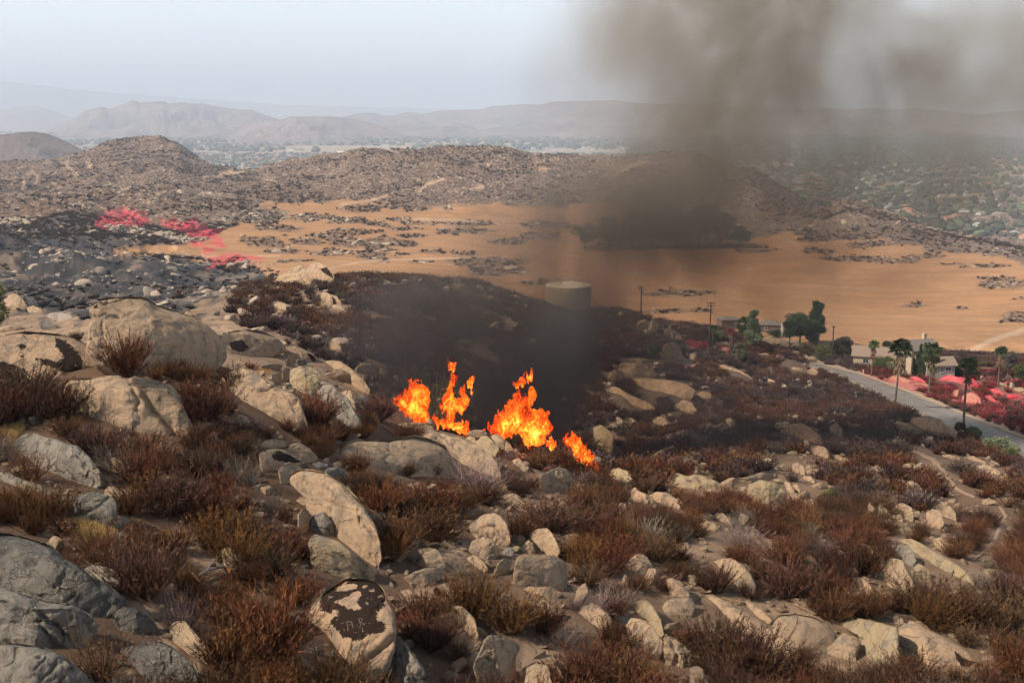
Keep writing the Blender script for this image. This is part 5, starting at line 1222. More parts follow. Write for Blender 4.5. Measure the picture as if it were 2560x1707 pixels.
SHR = {}
near = [shrub_mesh('shrub', 100 + i, 'rust', H=[0.8, 0.7, 0.95, 0.6][i % 4], Rd=[0.65, 0.8, 0.55, 0.75][i % 4], stems=190, tufts=22, tw=0.016, tl=0.12, stemw=0.009) for i in range(6)]
SHR['rust'] = near
for k in ('orange', 'plum'): SHR[k] = [set_mat(m, k) for m in near]
SHR['orange'] += [shrub_mesh('shrub', 150 + i, 'orange', H=0.75, Rd=0.65, stems=140, tufts=18, tw=0.022, tl=0.085, stemw=0.010) for i in range(3)]
SHR['greytwig'] = [shrub_mesh('shrub', 170 + i, 'greytwig', H=0.7, Rd=0.75, stems=150, tufts=5, tw=0.010, tl=0.2, stemw=0.010, upright=0.1) for i in range(3)]
SHR['redleaf'] = [shrub_mesh('shrub', 180 + i, 'rust', H=0.8, Rd=0.7, stems=110, tufts=6, tw=0.010, tl=0.16, leaf=900) for i in range(2)]
mids = [shrub_mesh('shrub', 200 + i, 'midplum', H=[0.75, 0.6, 0.85][i % 3], Rd=[0.8, 0.95, 0.7][i % 3], stems=60, tufts=5, tw=0.07, tl=0.22, stemw=0.03, upright=0.3) for i in range(5)]
SHR['m_plum'] = mids
for k in ('rust', 'greytwig', 'olive', 'redbush', 'char', 'farscrub', 'green'): SHR['m_' + k] = [set_mat(m, k) for m in mids]
COLN = {'rust': 'reddish brown', 'orange': 'orange-brown', 'plum': 'dark purplish brown', 'greytwig': 'bare grey-twigged', 'redleaf': 'red-leaved',
        'm_plum': 'dark purplish brown', 'm_rust': 'reddish brown', 'm_greytwig': 'pale grey', 'm_olive': 'olive green', 'm_redbush': 'retardant-red', 'm_char': 'charred'}

HP = [(l, P, y, o, (P[:, 0].mean(), P[:, 1].mean()), math.sqrt(np.prod(P.max(0) - P.min(0)))) for (l, P, y, o, yc) in HEROES]
HB = np.array([[P[:, 0].min(), P[:, 0].max(), P[:, 1].min(), P[:, 1].max()] for (_, P, _, _, _, _) in HP])
HC = np.array([h[4] for h in HP]); HS = np.array([h[5] for h in HP]); HY = np.array([h[2] for h in HP])
PATHS_PX = [cp('K', [(1225, 70), (1280, 95), (1350, 130), (1400, 165), (1435, 210), (1460, 260), (1500, 310), (1550, 340), (1620, 368)]),
            cp('K', [(1780, 430), (1805, 460), (1825, 495), (1800, 540), (1775, 590), (1755, 640), (1715, 695), (1660, 740), (1600, 785)])]

def clear_of(u, v, h_px, r_px, y, free=0.1):
    """False where a shrub would cover a traced rock, the road, a path or an open patch"""
    if sdist(np.array(u), np.array(v), ROAD_POLY) > -r_px * 0.7 - 2: return False
    for p in PATHS_PX:
        if min(float(dline(np.array(u), np.array(v - h_px * k_), [tuple(q) for q in p])) for k_ in (0.05, 0.4, 0.75)) < 7 + r_px * 0.75: return False
    near_ = np.where((HB[:, 0] < u + r_px) & (HB[:, 1] > u - r_px) & (HB[:, 2] < v + 4) & (HB[:, 3] > v - h_px * 1.1))[0]
    for i in near_:
        P = HP[i][1]
        for (du, dv) in ((0, 0), (0, -0.55), (0, -0.9), (-0.7, -0.3), (0.7, -0.3), (-0.45, -0.75), (0.45, -0.75)):
            uu, vv = u + du * r_px, v + dv * h_px
            if inpoly(uu, vv, P):
                # the lowest fifth of a rock may be overgrown
                lowf = (vv - HB[i, 2]) / (HB[i, 3] - HB[i, 2] + 1)
                if lowf < 0.80 or (du, dv) == (0, 0):
                    return False
    for p in OPEN:
        if inpoly(u, v, p): return RNG.random() < 0.06
    return True

_USED = {}
def near_label(u, v, kind, suffix=''):
    """words that place a small thing by the nearest traced rock"""
    d = np.hypot(HC[:, 0] - u, HC[:, 1] - v) / (HS * 0.5 + 25)
    i = int(np.argmin(d)); hl = HP[i][0]
    dx, dy = u - HC[i, 0], v - HC[i, 1]
    if abs(dx) > 1.8 * abs(dy): w = 'right of' if dx > 0 else 'left of'
    elif abs(dy) > 1.8 * abs(dx): w = 'below' if dy > 0 else 'above'
    else: w = ('below' if dy > 0 else 'above') + (' right of' if dx > 0 else ' left of')
    short = hl.split(',')[0]
    for cut in (' with ', ' that ', ' coated ', ' and ', ' beside ', ' below ', ' behind ', ' in ', ' on ', ' at '):
        if len(short.split()) > 7 and cut in short[12:]: short = short[:12] + short[12:].split(cut)[0]
    return kind, w, short, i

def label_all(items):
    """items: (object, kind, u, v); labels count outward from the rock they stand by"""
    from collections import defaultdict
    G = defaultdict(list)
    for o, kind, u, v in items:
        k, w, s, i = near_label(u, v, kind)
        G[(k, w, s)].append((math.hypot(u - HC[i, 0], v - HC[i, 1]), o))
    ords = ['nearest', 'second nearest', 'third nearest', 'fourth nearest', 'fifth nearest', 'sixth nearest', 'seventh nearest', 'eighth nearest', 'ninth nearest', 'tenth nearest']
    for (k, w, s), lst in G.items():
        lst.sort(key=lambda t: t[0])
        s = s.split()[:10]
        while s[-1] in ('to', 'a', 'the', 'of', 'in', 'on', 'with', 'and', 'up', 'its', 'an', 'by', 'right', 'left', 'at'): s = s[:-1]
        s = ' '.join(s)
        for n, (dd, o) in enumerate(lst):
            t = '%s %s the %s' % (k, w, s)
            if len(lst) > 1: t = (ords[n] if n < 10 else 'far') + ' ' + t
            ws = t.split()[:16]
            while ws[-1] in ('to', 'a', 'the', 'of', 'in', 'on', 'with', 'and', 'up', 'its', 'an', 'by', 'right', 'left', 'at', 'below', 'above'): ws = ws[:-1]
            o['label'] = ' '.join(ws)

def put(me, name, p, s, rz, cat, group=None, tilt=0.0):
    o = bpy.data.objects.new(name, me); COL.objects.link(o)
    o.location = p; o.scale = (s[0], s[1], s[2]) if isinstance(s, (tuple, list)) else (s, s, s)
    o.rotation_euler = (RNG.normal() * tilt, RNG.normal() * tilt, rz)
    o['category'] = cat
    if group: o['group'] = group
    return o

# ---- hand-placed shrubs of the foreground: crop, foot, height in crop units, kind, width ratio, label
HAND = [
 ('D', 1000, 915, 320, 'orange', 1.1, 'spiky orange-brown shrub growing out of the crack of the split boulder'),
 ('D', 600, 640, 90, 'plum', 1.2, 'dark shrub between the striped left boulder and the huge boulder'),
 ('D', 1830, 1010, 220, 'rust', 1.3, 'rusty shrub leaning on the long grey-nosed boulder'),
 ('D', 200, 1150, 330, 'plum', 1.9, 'wide purplish shrub in front of the striped left boulder'),
 ('D', 450, 1250, 330, 'rust', 1.4, 'tall rusty shrub left of the split boulder'),
 ('D', 60, 1290, 330, 'rust', 1.2, 'rusty shrub at the left edge below the striped boulder'),
 ('D', 1400, 890, 120, 'plum', 1.5, 'low dark shrub at the right foot of the huge boulder'),
 ('D', 1600, 1290, 380, 'rust', 1.3, 'tall rust-brown shrub right of the split boulder'),
 ('D', 1500, 1120, 220, 'orange', 1.4, 'orange-brown shrub behind the right side of the split boulder'),
 ('D', 750, 1540, 280, 'plum', 1.7, 'broad dark shrub before the left foot of the split boulder'),
 ('D', 1100, 1600, 280, 'rust', 1.6, 'broad rusty shrub before the middle of the split boulder'),
 ('H', 200, 260, 230, 'redleaf', 1.5, 'red-leaved shrub growing over the lichen-grey boulder'),
 ('H', 300, 520, 260, 'orange', 1.5, 'orange-brown shrub left of the blocky dark rock'),
 ('H', 110, 460, 230, 'orange', 1.2, 'orange shrub behind the dark sloping left slab'),
 ('H', 430, 850, 230, 'redleaf', 1.2, 'red-brown shrub leaning over the dark corner slab'),
 ('H', 1130, 480, 320, 'plum', 1.5, 'large purple-brown shrub right of the yellow grass'),
 ('H', 930, 300, 280, 'rust', 1.2, 'dark rusty shrub above the soil gully at left'),
 ('H', 850, 640, 130, 'redleaf', 1.4, 'small red-leaved shrub behind the yellow grass'),
 ('H', 930, 1010, 400, 'plum', 1.3, 'big purple-brown shrub in the gully at lower left'),
 ('H', 1180, 1250, 290, 'greytwig', 1.5, 'grey-twigged shrub right of the gully at lower left'),
 ('H', 1700, 1420, 560, 'orange', 1.2, 'largest orange-brown shrub, left of the lettered boulder'),
 ('H', 1480, 1500, 380, 'orange', 1.3, 'orange-brown shrub left of the largest one at the bottom'),
 ('H', 650, 1560, 380, 'redleaf', 1.2, 'red-leaved shrub between the pale rib and the dark smooth boulder'),
 ('H', 1560, 700, 300, 'orange', 1.4, 'orange-brown shrub left of the whale-backed boulder'),
 ('H', 1750, 900, 260, 'plum', 1.4, 'dark shrub left of the brown wedge rock'),
 ('H', 1380, 520, 260, 'rust', 1.4, 'rusty shrub in the middle of the left hollow'),
 ('H', 1830, 760, 220, 'orange', 1.3, 'orange shrub at the foot of the whale-backed boulder, left side'),
 ('I', 620, 210, 150, 'rust', 1.3, 'soft rusty shrub before the left end of the great smooth slab'),
 ('I', 950, 230, 90, 'rust', 1.6, 'rusty shrub before the middle of the great smooth slab'),
 ('I', 1130, 230, 90, 'orange', 1.1, 'small brown shrub before the right end of the great smooth slab'),
 ('I', 1400, 330, 240, 'greytwig', 1.6, 'pale twiggy shrub spread over the cracked granite ridge'),
 ('I', 800, 460, 220, 'orange', 1.5, 'orange-brown shrub right of the whale-backed boulder, upper'),
 ('I', 870, 700, 250, 'rust', 1.5, 'rust-brown shrub right of the whale-backed boulder, lower'),
 ('I', 1100, 480, 220, 'orange', 1.8, 'broad orange shrub below the great smooth slab'),
 ('I', 1150, 650, 220, 'rust', 1.7, 'broad rusty shrub left of the arched rock'),
 ('I', 1300, 470, 180, 'orange', 1.5, 'orange shrub behind the arched rock'),
 ('I', 1690, 640, 200, 'rust', 1.2, 'dark rusty shrub between the arched rock and the footpath'),
 ('I', 1360, 1130, 330, 'orange', 1.3, 'bright orange-brown shrub left of the thin plate of stone'),
 ('I', 1620, 1230, 300, 'orange', 1.5, 'bright orange-brown shrub below the square-topped block'),
 ('I', 1850, 1250, 220, 'orange', 1.2, 'orange-brown shrub right of the fractured block'),
 ('I', 430, 1680, 330, 'rust', 1.5, 'rusty shrub at the bottom, left of the lettered boulder foot'),
 ('I', 120, 1400, 300, 'orange', 1.4, 'orange-brown shrub at bottom left of the lettered boulder'),
 ('I', 230, 1050, 200, 'orange', 1.6, 'orange-brown shrub above the lettered boulder'),
 ('N', 250, 880, 160, 'orange', 2.0, 'yellow-brown shrub growing in the crack of the granite ridge'),
 ('N', 1560, 1180, 220, 'rust', 1.5, 'dark shrub just under the third flame'),
 ('N', 1300, 960, 170, 'rust', 1.3, 'scorched shrub at the left foot of the third flame'),
 ('E', 1080, 1260, 220, 'plum', 1.5, 'purple-brown shrub right of the ridge cluster'),
 ('E', 600, 1300, 290, 'rust', 1.4, 'deep rusty shrub below the ridge cluster'),
 ('J', 330, 580, 220, 'plum', 2.2, 'broad purple-brown shrub left of the centre footpath'),
 ('J', 620, 560, 180, 'plum', 1.8, 'purple-brown shrub in the middle of the scrub band'),
 ('J', 750, 780, 180, 'orange', 1.9, 'orange-brown shrub right of the sandy footpath'),
 ('J', 560, 940, 190, 'plum', 1.6, 'purple-brown shrub above the rounded loaf of rock'),
 ('J', 1390, 980, 200, 'plum', 1.3, 'round dark shrub left of the domed rock'),
 ('J', 1150, 890, 130, 'rust', 1.5, 'small spiky rusty shrub right of the side by side rocks'),
 ('J', 1560, 700, 200, 'greytwig', 1.6, 'pale tufted shrub above the domed rock'),
 ('J', 1620, 1020, 110, 'plum', 1.6, 'small dark shrub at the foot of the domed rock'),
 ('J', 1850, 1010, 260, 'plum', 1.5, 'large purple-red shrub right of the domed rock'),
 ('J', 1420, 1420, 300, 'plum', 1.6, 'broad dark shrub below the long pinkish slab'),
 ('J', 1650, 1560, 300, 'rust', 1.6, 'rusty shrub at the bottom below the long pinkish slab'),
 ('J', 640, 1560, 300, 'rust', 1.7, 'rusty shrub at the bottom below the rounded loaf of rock'),
 ('J', 900, 1600, 230, 'orange', 1.5, 'orange shrub at the bottom left of the jagged crest'),
 ('J', 620, 1090, 150, 'greytwig', 2.0, 'grey dead shrub spread behind the rounded loaf of rock'),
 ('J', 850, 1060, 130, 'greytwig', 1.3, 'tufted grey shrub behind the hooked boulder'),
 ('K', 520, 1030, 260, 'rust', 1.5, 'wide rusty shrub behind the white shard'),
 ('K', 700, 1150, 200, 'rust', 1.7, 'rusty shrub right of the white shard'),
 ('K', 900, 860, 250, 'rust', 1.3, 'tall rusty shrub left of the cream cracked boulder'),
 ('K', 640, 760, 180, 'greytwig', 1.4, 'pale-topped shrub left of the tall rusty one'),
 ('K', 1300, 1130, 270, 'plum', 1.7, 'large plum-brown shrub right of the cream cracked boulder'),
 ('K', 1560, 1200, 260, 'rust', 1.6, 'rusty shrub above the tapering slab'),
 ('K', 1800, 1260, 300, 'plum', 1.6, 'dark shrub at the right edge above the tapering slab'),
 ('K', 1720, 1560, 200, 'redleaf', 1.6, 'bright red-leaved shrub in the bottom right corner'),
 ('K', 1220, 1560, 200, 'orange', 1.8, 'brown shrub before the yellowish lower right slab'),
 ('K', 820, 1600, 180, 'redleaf', 1.3, 'thin red-orange shrub at the bottom of the right side'),
 ('K', 500, 1400, 90, 'plum', 1.5, 'small dark shrub at the foot of the swelling pink-tan boulder'),
 ('K', 200, 1560, 330, 'plum', 1.5, 'dark shrub left of the swelling pink-tan boulder'),
]
hand_pts = []
def shrub_at(u, v, hpx, kind, wr, label, name='shrub', cat='shrub', y=None):
    p = hit(u, min(v, 1850)) if y is None else pix(u, v, y)
    w = p.y * CP - p.z * SP
    h = 0.86 * hpx * w / F_PX
    me = SHR[kind][RNG.integers(len(SHR[kind]))]
    o = put(me, name, (p.x, p.y, float(ground(p.x, p.y)) - 0.03), (h / 0.85 * wr * 0.8, h / 0.85 * wr * 0.8, h / 0.85), RNG.uniform(0, 6.28), cat)
    o['label'] = label
    hand_pts.append((u, v, hpx * wr * 0.5, hpx))
    return o
for (c, x, y_, h, kind, wr, lab) in HAND:
    (u, v), = cp(c, [(x, y_)])
    o = shrub_at(u, v, h * CROPS[c][2], kind, wr, lab)
    if 'growing out of the crack' in lab:
        q = pix(u, v - 4, [z for z in HEROES if z[0].startswith('split boulder')][0][4] - 0.3); o.location = q
n_ind = len(HAND)

# ---- scattered shrubs, near to far; nearest 300 are individuals, the rest one stuff object
cands = []
def scatter(n, a0, a1, y0, y1, fn):
    """world-uniform samples in a wedge"""
    y = np.sqrt(RNG.uniform(y0 ** 2, y1 ** 2, n)); a = RNG.uniform(a0, a1, n); x = a * y
    z = ground(x, y); u, v = uv_of(x, y, z)
    for i in range(n):
        fn(x[i], y[i], z[i], u[i], v[i])

SPH = {}
def spaced(x, y, r):
    c = 2.0; k = (int(x // c), int(y // c))
    for i in (-1, 0, 1):
        for j in (-1, 0, 1):
            for (px, py, pr) in SPH.get((k[0] + i, k[1] + j), ()):
                if (px - x) ** 2 + (py - y) ** 2 < (0.62 * (pr + r)) ** 2: return False
    SPH.setdefault(k, []).append((x, y, r)); return True
for (c, xx, yy_, h, kind, wr, lab) in HAND: pass

def near_fn(x, y, z, u, v):
    if v > 1990 or u < -160 or u > 2720: return
    hgt = RNG.uniform(0.5, 1.05) * (1.0 if y < 60 else 0.95)
    w = y * CP - z * SP
    hp = hgt * F_PX / w; rp = hp * 0.7
    dens = fbm2(x / 4.0, y / 4.0, 3, 91)
    if y > 50 and dens < -0.42 - (0.1 if y > 120 else 0): return
    if not spaced(x, y, hgt * 0.72): return
    for (hu, hv, hr, hh) in hand_pts:
        if abs(hu - u) < hr * 0.7 and abs(hv - hh * 0.2 - v) < hh * 0.45: return
    if not clear_of(u, v, hp, rp, y): return
    if v < 870 and u < 230: return
    t = fbm2(x / 9.0 + 40, y / 9.0, 3, 93) + RNG.normal() * 0.25
    if y < 60:
        kind = 'orange' if t > 0.35 else ('rust' if t > -0.25 else 'plum')
        if RNG.random() < 0.12: kind = 'greytwig'
        if RNG.random() < 0.09: kind = 'redleaf'
        if u > 1500 and kind == 'orange' and RNG.random() < 0.7: kind = 'plum'
    else:
        kind = 'm_rust' if t > 0.25 else 'm_plum'
        if RNG.random() < 0.06: kind = 'm_greytwig'
        if RNG.random() < 0.008: kind = 'm_olive'
        if 2150 < u < 2700 and 930 < v < 1100 and sdist(np.array(u), np.array(v), ROAD_POLY) < 0 and v < 900 + (u - 2050) * 0.42 and RNG.random() < 0.5: kind = 'm_redbush'
    cands.append((x, y, z, u, v, hgt, hp, kind))
scatter(15000, -0.54, 0.56, 15, 62, near_fn)
scatter(52000, -0.52, 0.54, 62, 215, near_fn)
# burnt ground carries almost none
def in_burn(u, v, y): return y > 66 and u < 640 - (v - 640) * 0.5 and u < 620 and v < 880 and y < 300
cands = [c for c in cands if not (in_burn(c[3], c[4], c[1]) and RNG.random() < 0.97)]
cands.sort(key=lambda c: -c[6] * (1.0 if (-20 < c[3] < 2580 and c[4] < 1780 and visible(c[0], c[1], c[2] + c[5] * 0.8)) else 0.01))
items = []
NIND = 300 - n_ind
def draw(c, name='shrub'):
    x, y, z, u, v, hgt, hp, kind = c
    me = SHR[kind][RNG.integers(len(SHR[kind]))]
    s = hgt / 0.85
    return put(me, name, (x, y, z - 0.04), (s * RNG.uniform(0.85, 1.35), s * RNG.uniform(0.85, 1.35), s), RNG.uniform(0, 6.28), 'shrub', tilt=0.08)
for c in cands[:NIND]:
    o = draw(c); items.append((o, COLN[c[7]] + ' shrub', c[3], c[4]))
    o['group'] = 'dry shrubs on the near slope'
label_all(items)

# ---- instancing for what nobody could count
def make_stuff(name, label, pts, scl, rot, idx, meshes, ground_off=0.0):
    c = bpy.data.collections.new(name + '_kinds')
    for i, me in enumerate(meshes):
        o = bpy.data.objects.new('%s_%03d' % (name, i), me); c.objects.link(o)
    me = bpy.data.meshes.new(name)
    me.vertices.add(len(pts)); me.vertices.foreach_set('co', np.asarray(pts, np.float32).ravel())
    a = me.attributes.new('scl', 'FLOAT_VECTOR', 'POINT'); a.data.foreach_set('vector', np.asarray(scl, np.float32).ravel())
    a = me.attributes.new('rot', 'FLOAT_VECTOR', 'POINT'); a.data.foreach_set('vector', np.asarray(rot, np.float32).ravel())
    a = me.attributes.new('idx', 'INT', 'POINT'); a.data.foreach_set('value', np.asarray(idx, np.int32).ravel())
    o = link(name, me)
    g = bpy.data.node_groups.new(name + '_nodes', 'GeometryNodeTree')
    g.interface.new_socket('Geometry', in_out='INPUT', socket_type='NodeSocketGeometry')
    g.interface.new_socket('Geometry', in_out='OUTPUT', socket_type='NodeSocketGeometry')
    n = g.nodes; gi = n.new('NodeGroupInput'); go = n.new('NodeGroupOutput')
    ip = n.new('GeometryNodeInstanceOnPoints'); ci = n.new('GeometryNodeCollectionInfo')
    ci.inputs['Collection'].default_value = c
    ci.inputs['Separate Children'].default_value = True; ci.inputs['Reset Children'].default_value = True
    def na(nm, t):
        q = n.new('GeometryNodeInputNamedAttribute'); q.data_type = t; q.inputs['Name'].default_value = nm
        return q.outputs['Attribute']
    g.links.new(gi.outputs[0], ip.inputs['Points']); g.links.new(ci.outputs[0], ip.inputs['Instance'])
    ip.inputs['Pick Instance'].default_value = True
    g.links.new(na('idx', 'INT'), ip.inputs['Instance Index'])
    e = n.new('FunctionNodeEulerToRotation')
    g.links.new(na('rot', 'FLOAT_VECTOR'), e.inputs[0]); g.links.new(e.outputs[0], ip.inputs['Rotation'])
    g.links.new(na('scl', 'FLOAT_VECTOR'), ip.inputs['Scale'])
    g.links.new(ip.outputs[0], go.inputs[0])
    md = o.modifiers.new('instances', 'NODES'); md.node_group = g
    return tag(o, label, None, None, 'stuff')

kinds = ['rust', 'orange', 'plum', 'greytwig', 'redleaf', 'm_plum', 'm_rust', 'm_greytwig', 'm_olive', 'm_redbush']
kmesh, kstart = [], {}
for k in kinds:
    kstart[k] = len(kmesh); kmesh += SHR[k]
rest = cands[NIND:]
pts = [(c[0], c[1], c[2] - 0.04) for c in rest]
scl = []; rot = []; idx = []
for c in rest:
    s = c[5] / 0.85; k = c[7]
    scl.append((s * RNG.uniform(0.85, 1.4), s * RNG.uniform(0.85, 1.4), s)); rot.append((RNG.normal() * 0.08, RNG.normal() * 0.08, RNG.uniform(0, 6.28)))
    idx.append(kstart[k] + int(RNG.integers(len(SHR[k]))))
make_stuff('scrub', 'dry scrub covering the slopes beyond the nearest shrubs', pts, scl, rot, idx, kmesh)
print('shrubs', len(cands))
# ------------------------------------------------------------------ loose rocks
def rock_mesh(name, seed, mat, sub=3, flat=0.75, facets=17):
    rng = np.random.default_rng(seed)
    n, Fc = ico(sub)
    V = n * np.array([1.0, rng.uniform(0.7, 1.0), flat * rng.uniform(0.75, 1.15)])
    V = V + n * (0.16 * fbm3(n + seed, 1.1, 3, seed % 50))[:, None]
    for i in range(facets):
        d = rng.normal(size=3); d /= np.linalg.norm(d)
        pr = V @ d; lim = np.quantile(pr, rng.uniform(0.74, 0.93)); V = V - (np.maximum(pr - lim, 0) * 0.9)[:, None] * d
    V = V + n * (0.035 * fbm3(n + seed, 4.5, 3, seed % 47))[:, None]
    return new_mesh(name, V, Fc, M[mat], True)
ROCKM = {'granite': [rock_mesh('rock', 300 + i, 'granite', 4 if i < 4 else 3, [0.8, 0.6, 0.9, 0.5, 0.7, 0.75, 0.55, 0.85][i]) for i in range(8)]}
for k in ('granite_g', 'granite_y', 'granite_far', 'granite_burnt', 'granite_red'):
    ROCKM[k] = [set_mat(m, k) for m in ROCKM['granite']]
small = {k: [rock_mesh('rock', 340 + i, k, 2, [0.8, 0.5, 0.7, 0.6][i]) for i in range(4)] for k in ('granite_far', 'granite_burnt', 'granite_red')}

rk = []
RSP = {}
def rspaced(x, y, r):
    c = 4.0; k = (int(x // c), int(y // c))
    for i in (-1, 0, 1):
        for j in (-1, 0, 1):
            for (px, py, pr) in RSP.get((k[0] + i, k[1] + j), ()):
                if (px - x) ** 2 + (py - y) ** 2 < (0.8 * (pr + r)) ** 2: return False
    RSP.setdefault(k, []).append((x, y, r)); return True
def on_hero(u, v, rp):
    near_ = np.where((HB[:, 0] < u + rp) & (HB[:, 1] > u - rp) & (HB[:, 2] < v) & (HB[:, 3] > v - rp * 1.3))[0]
    return any(inpoly(u, v, HP[i][1]) or inpoly(u, v - rp * 0.8, HP[i][1]) for i in near_)
def rock_fn(x, y, z, u, v):
    if v > 1900 or u < -120 or u > 2680: return
    d = fbm2(x / 5.0, y / 5.0, 4, 131)
    burnt = in_burn(u, v, y)
    if not burnt and d < (-0.12 if y < 60 else 0.0):
        if y > 100 or RNG.random() < 0.4: return
        if float((np.hypot(HC[:, 0] - u, HC[:, 1] - v) / (HS + 12)).min()) > 0.85: return
    r = RNG.pareto(2.2) * (0.13 if y < 60 else 0.28) + 0.08 + 0.0015 * y
    if y > 60 and u > 1400 and RNG.random() < 0.1: return
    r = min(r, 0.45 if y < 60 else 0.9)
    rp = r * F_PX / (y * CP - z * SP)
    if rp < 2.0 or (y > 205 and u > 1350): return
    if sdist(np.array(u), np.array(v), ROAD_POLY) > -rp - 3: return
    for p in PATHS_PX:
        if dline(np.array(u), np.array(v), [tuple(q) for q in p]) < 8 + rp: return
    if on_hero(u, v, rp): return
    if not rspaced(x, y, r): return
    if burnt:
        if RNG.random() < 0.72: return
        r *= 0.55; rp *= 0.55
    k = 'granite' if y < 90 else 'granite_far'
    if RNG.random() < 0.2 and y < 90: k = 'granite_g' if u < 1000 else 'granite_y'
    if burnt: k = 'granite_burnt'
    if 2150 < u and 930 < v < 900 + (u - 2050) * 0.42 and RNG.random() < 0.6: k = 'granite_red'
    rk.append((x, y, z, u, v, r, rp, k))
scatter(8500, -0.5, 0.5, 17, 62, rock_fn)
scatter(40000, -0.5, 0.5, 62, 300, rock_fn)
rk.sort(key=lambda c: -c[6] * (1.0 if (-10 < c[3] < 2570 and c[4] < 1740 and visible(c[0], c[1], c[2] + c[5] * 0.8)) else 0.01))
RCN = {'granite': 'tan rock', 'granite_g': 'grey rock', 'granite_y': 'ochre rock', 'granite_far': 'pale rock', 'granite_burnt': 'sooty rock', 'granite_red': 'retardant-red rock'}
items = []
NR = 300 - len(HEROES)
for c in rk[:NR]:
    x, y, z, u, v, r, rp, k = c
    me = ROCKM[k][RNG.integers(len(ROCKM[k]))]
    o = put(me, 'rock', (x, y, z + r * 0.15), (r * RNG.uniform(0.9, 1.5), r * RNG.uniform(0.8, 1.2), r * RNG.uniform(0.7, 1.1)), RNG.uniform(0, 6.28), 'rock', 'loose rocks among the shrubs', 0.25)
    items.append((o, RCN[k], u, v))
label_all(items)
names = ['granite', 'granite_g', 'granite_y', 'granite_far', 'granite_burnt', 'granite_red']
rmesh, rstart = [], {}
for k in names: rstart[k] = len(rmesh); rmesh += ROCKM[k]
pts, scl, rot, idx = [], [], [], []
for c in rk[NR:]:
    x, y, z, u, v, r, rp, k = c
    pts.append((x, y, z + r * 0.15)); scl.append((r * RNG.uniform(0.9, 1.5), r * RNG.uniform(0.8, 1.2), r * RNG.uniform(0.7, 1.1)))
    rot.append((RNG.normal() * 0.25, RNG.normal() * 0.25, RNG.uniform(0, 6.28))); idx.append(rstart[k] + int(RNG.integers(8)))
make_stuff('scattered_rocks', 'small granite rocks strewn over the slopes', pts, scl, rot, idx, rmesh)

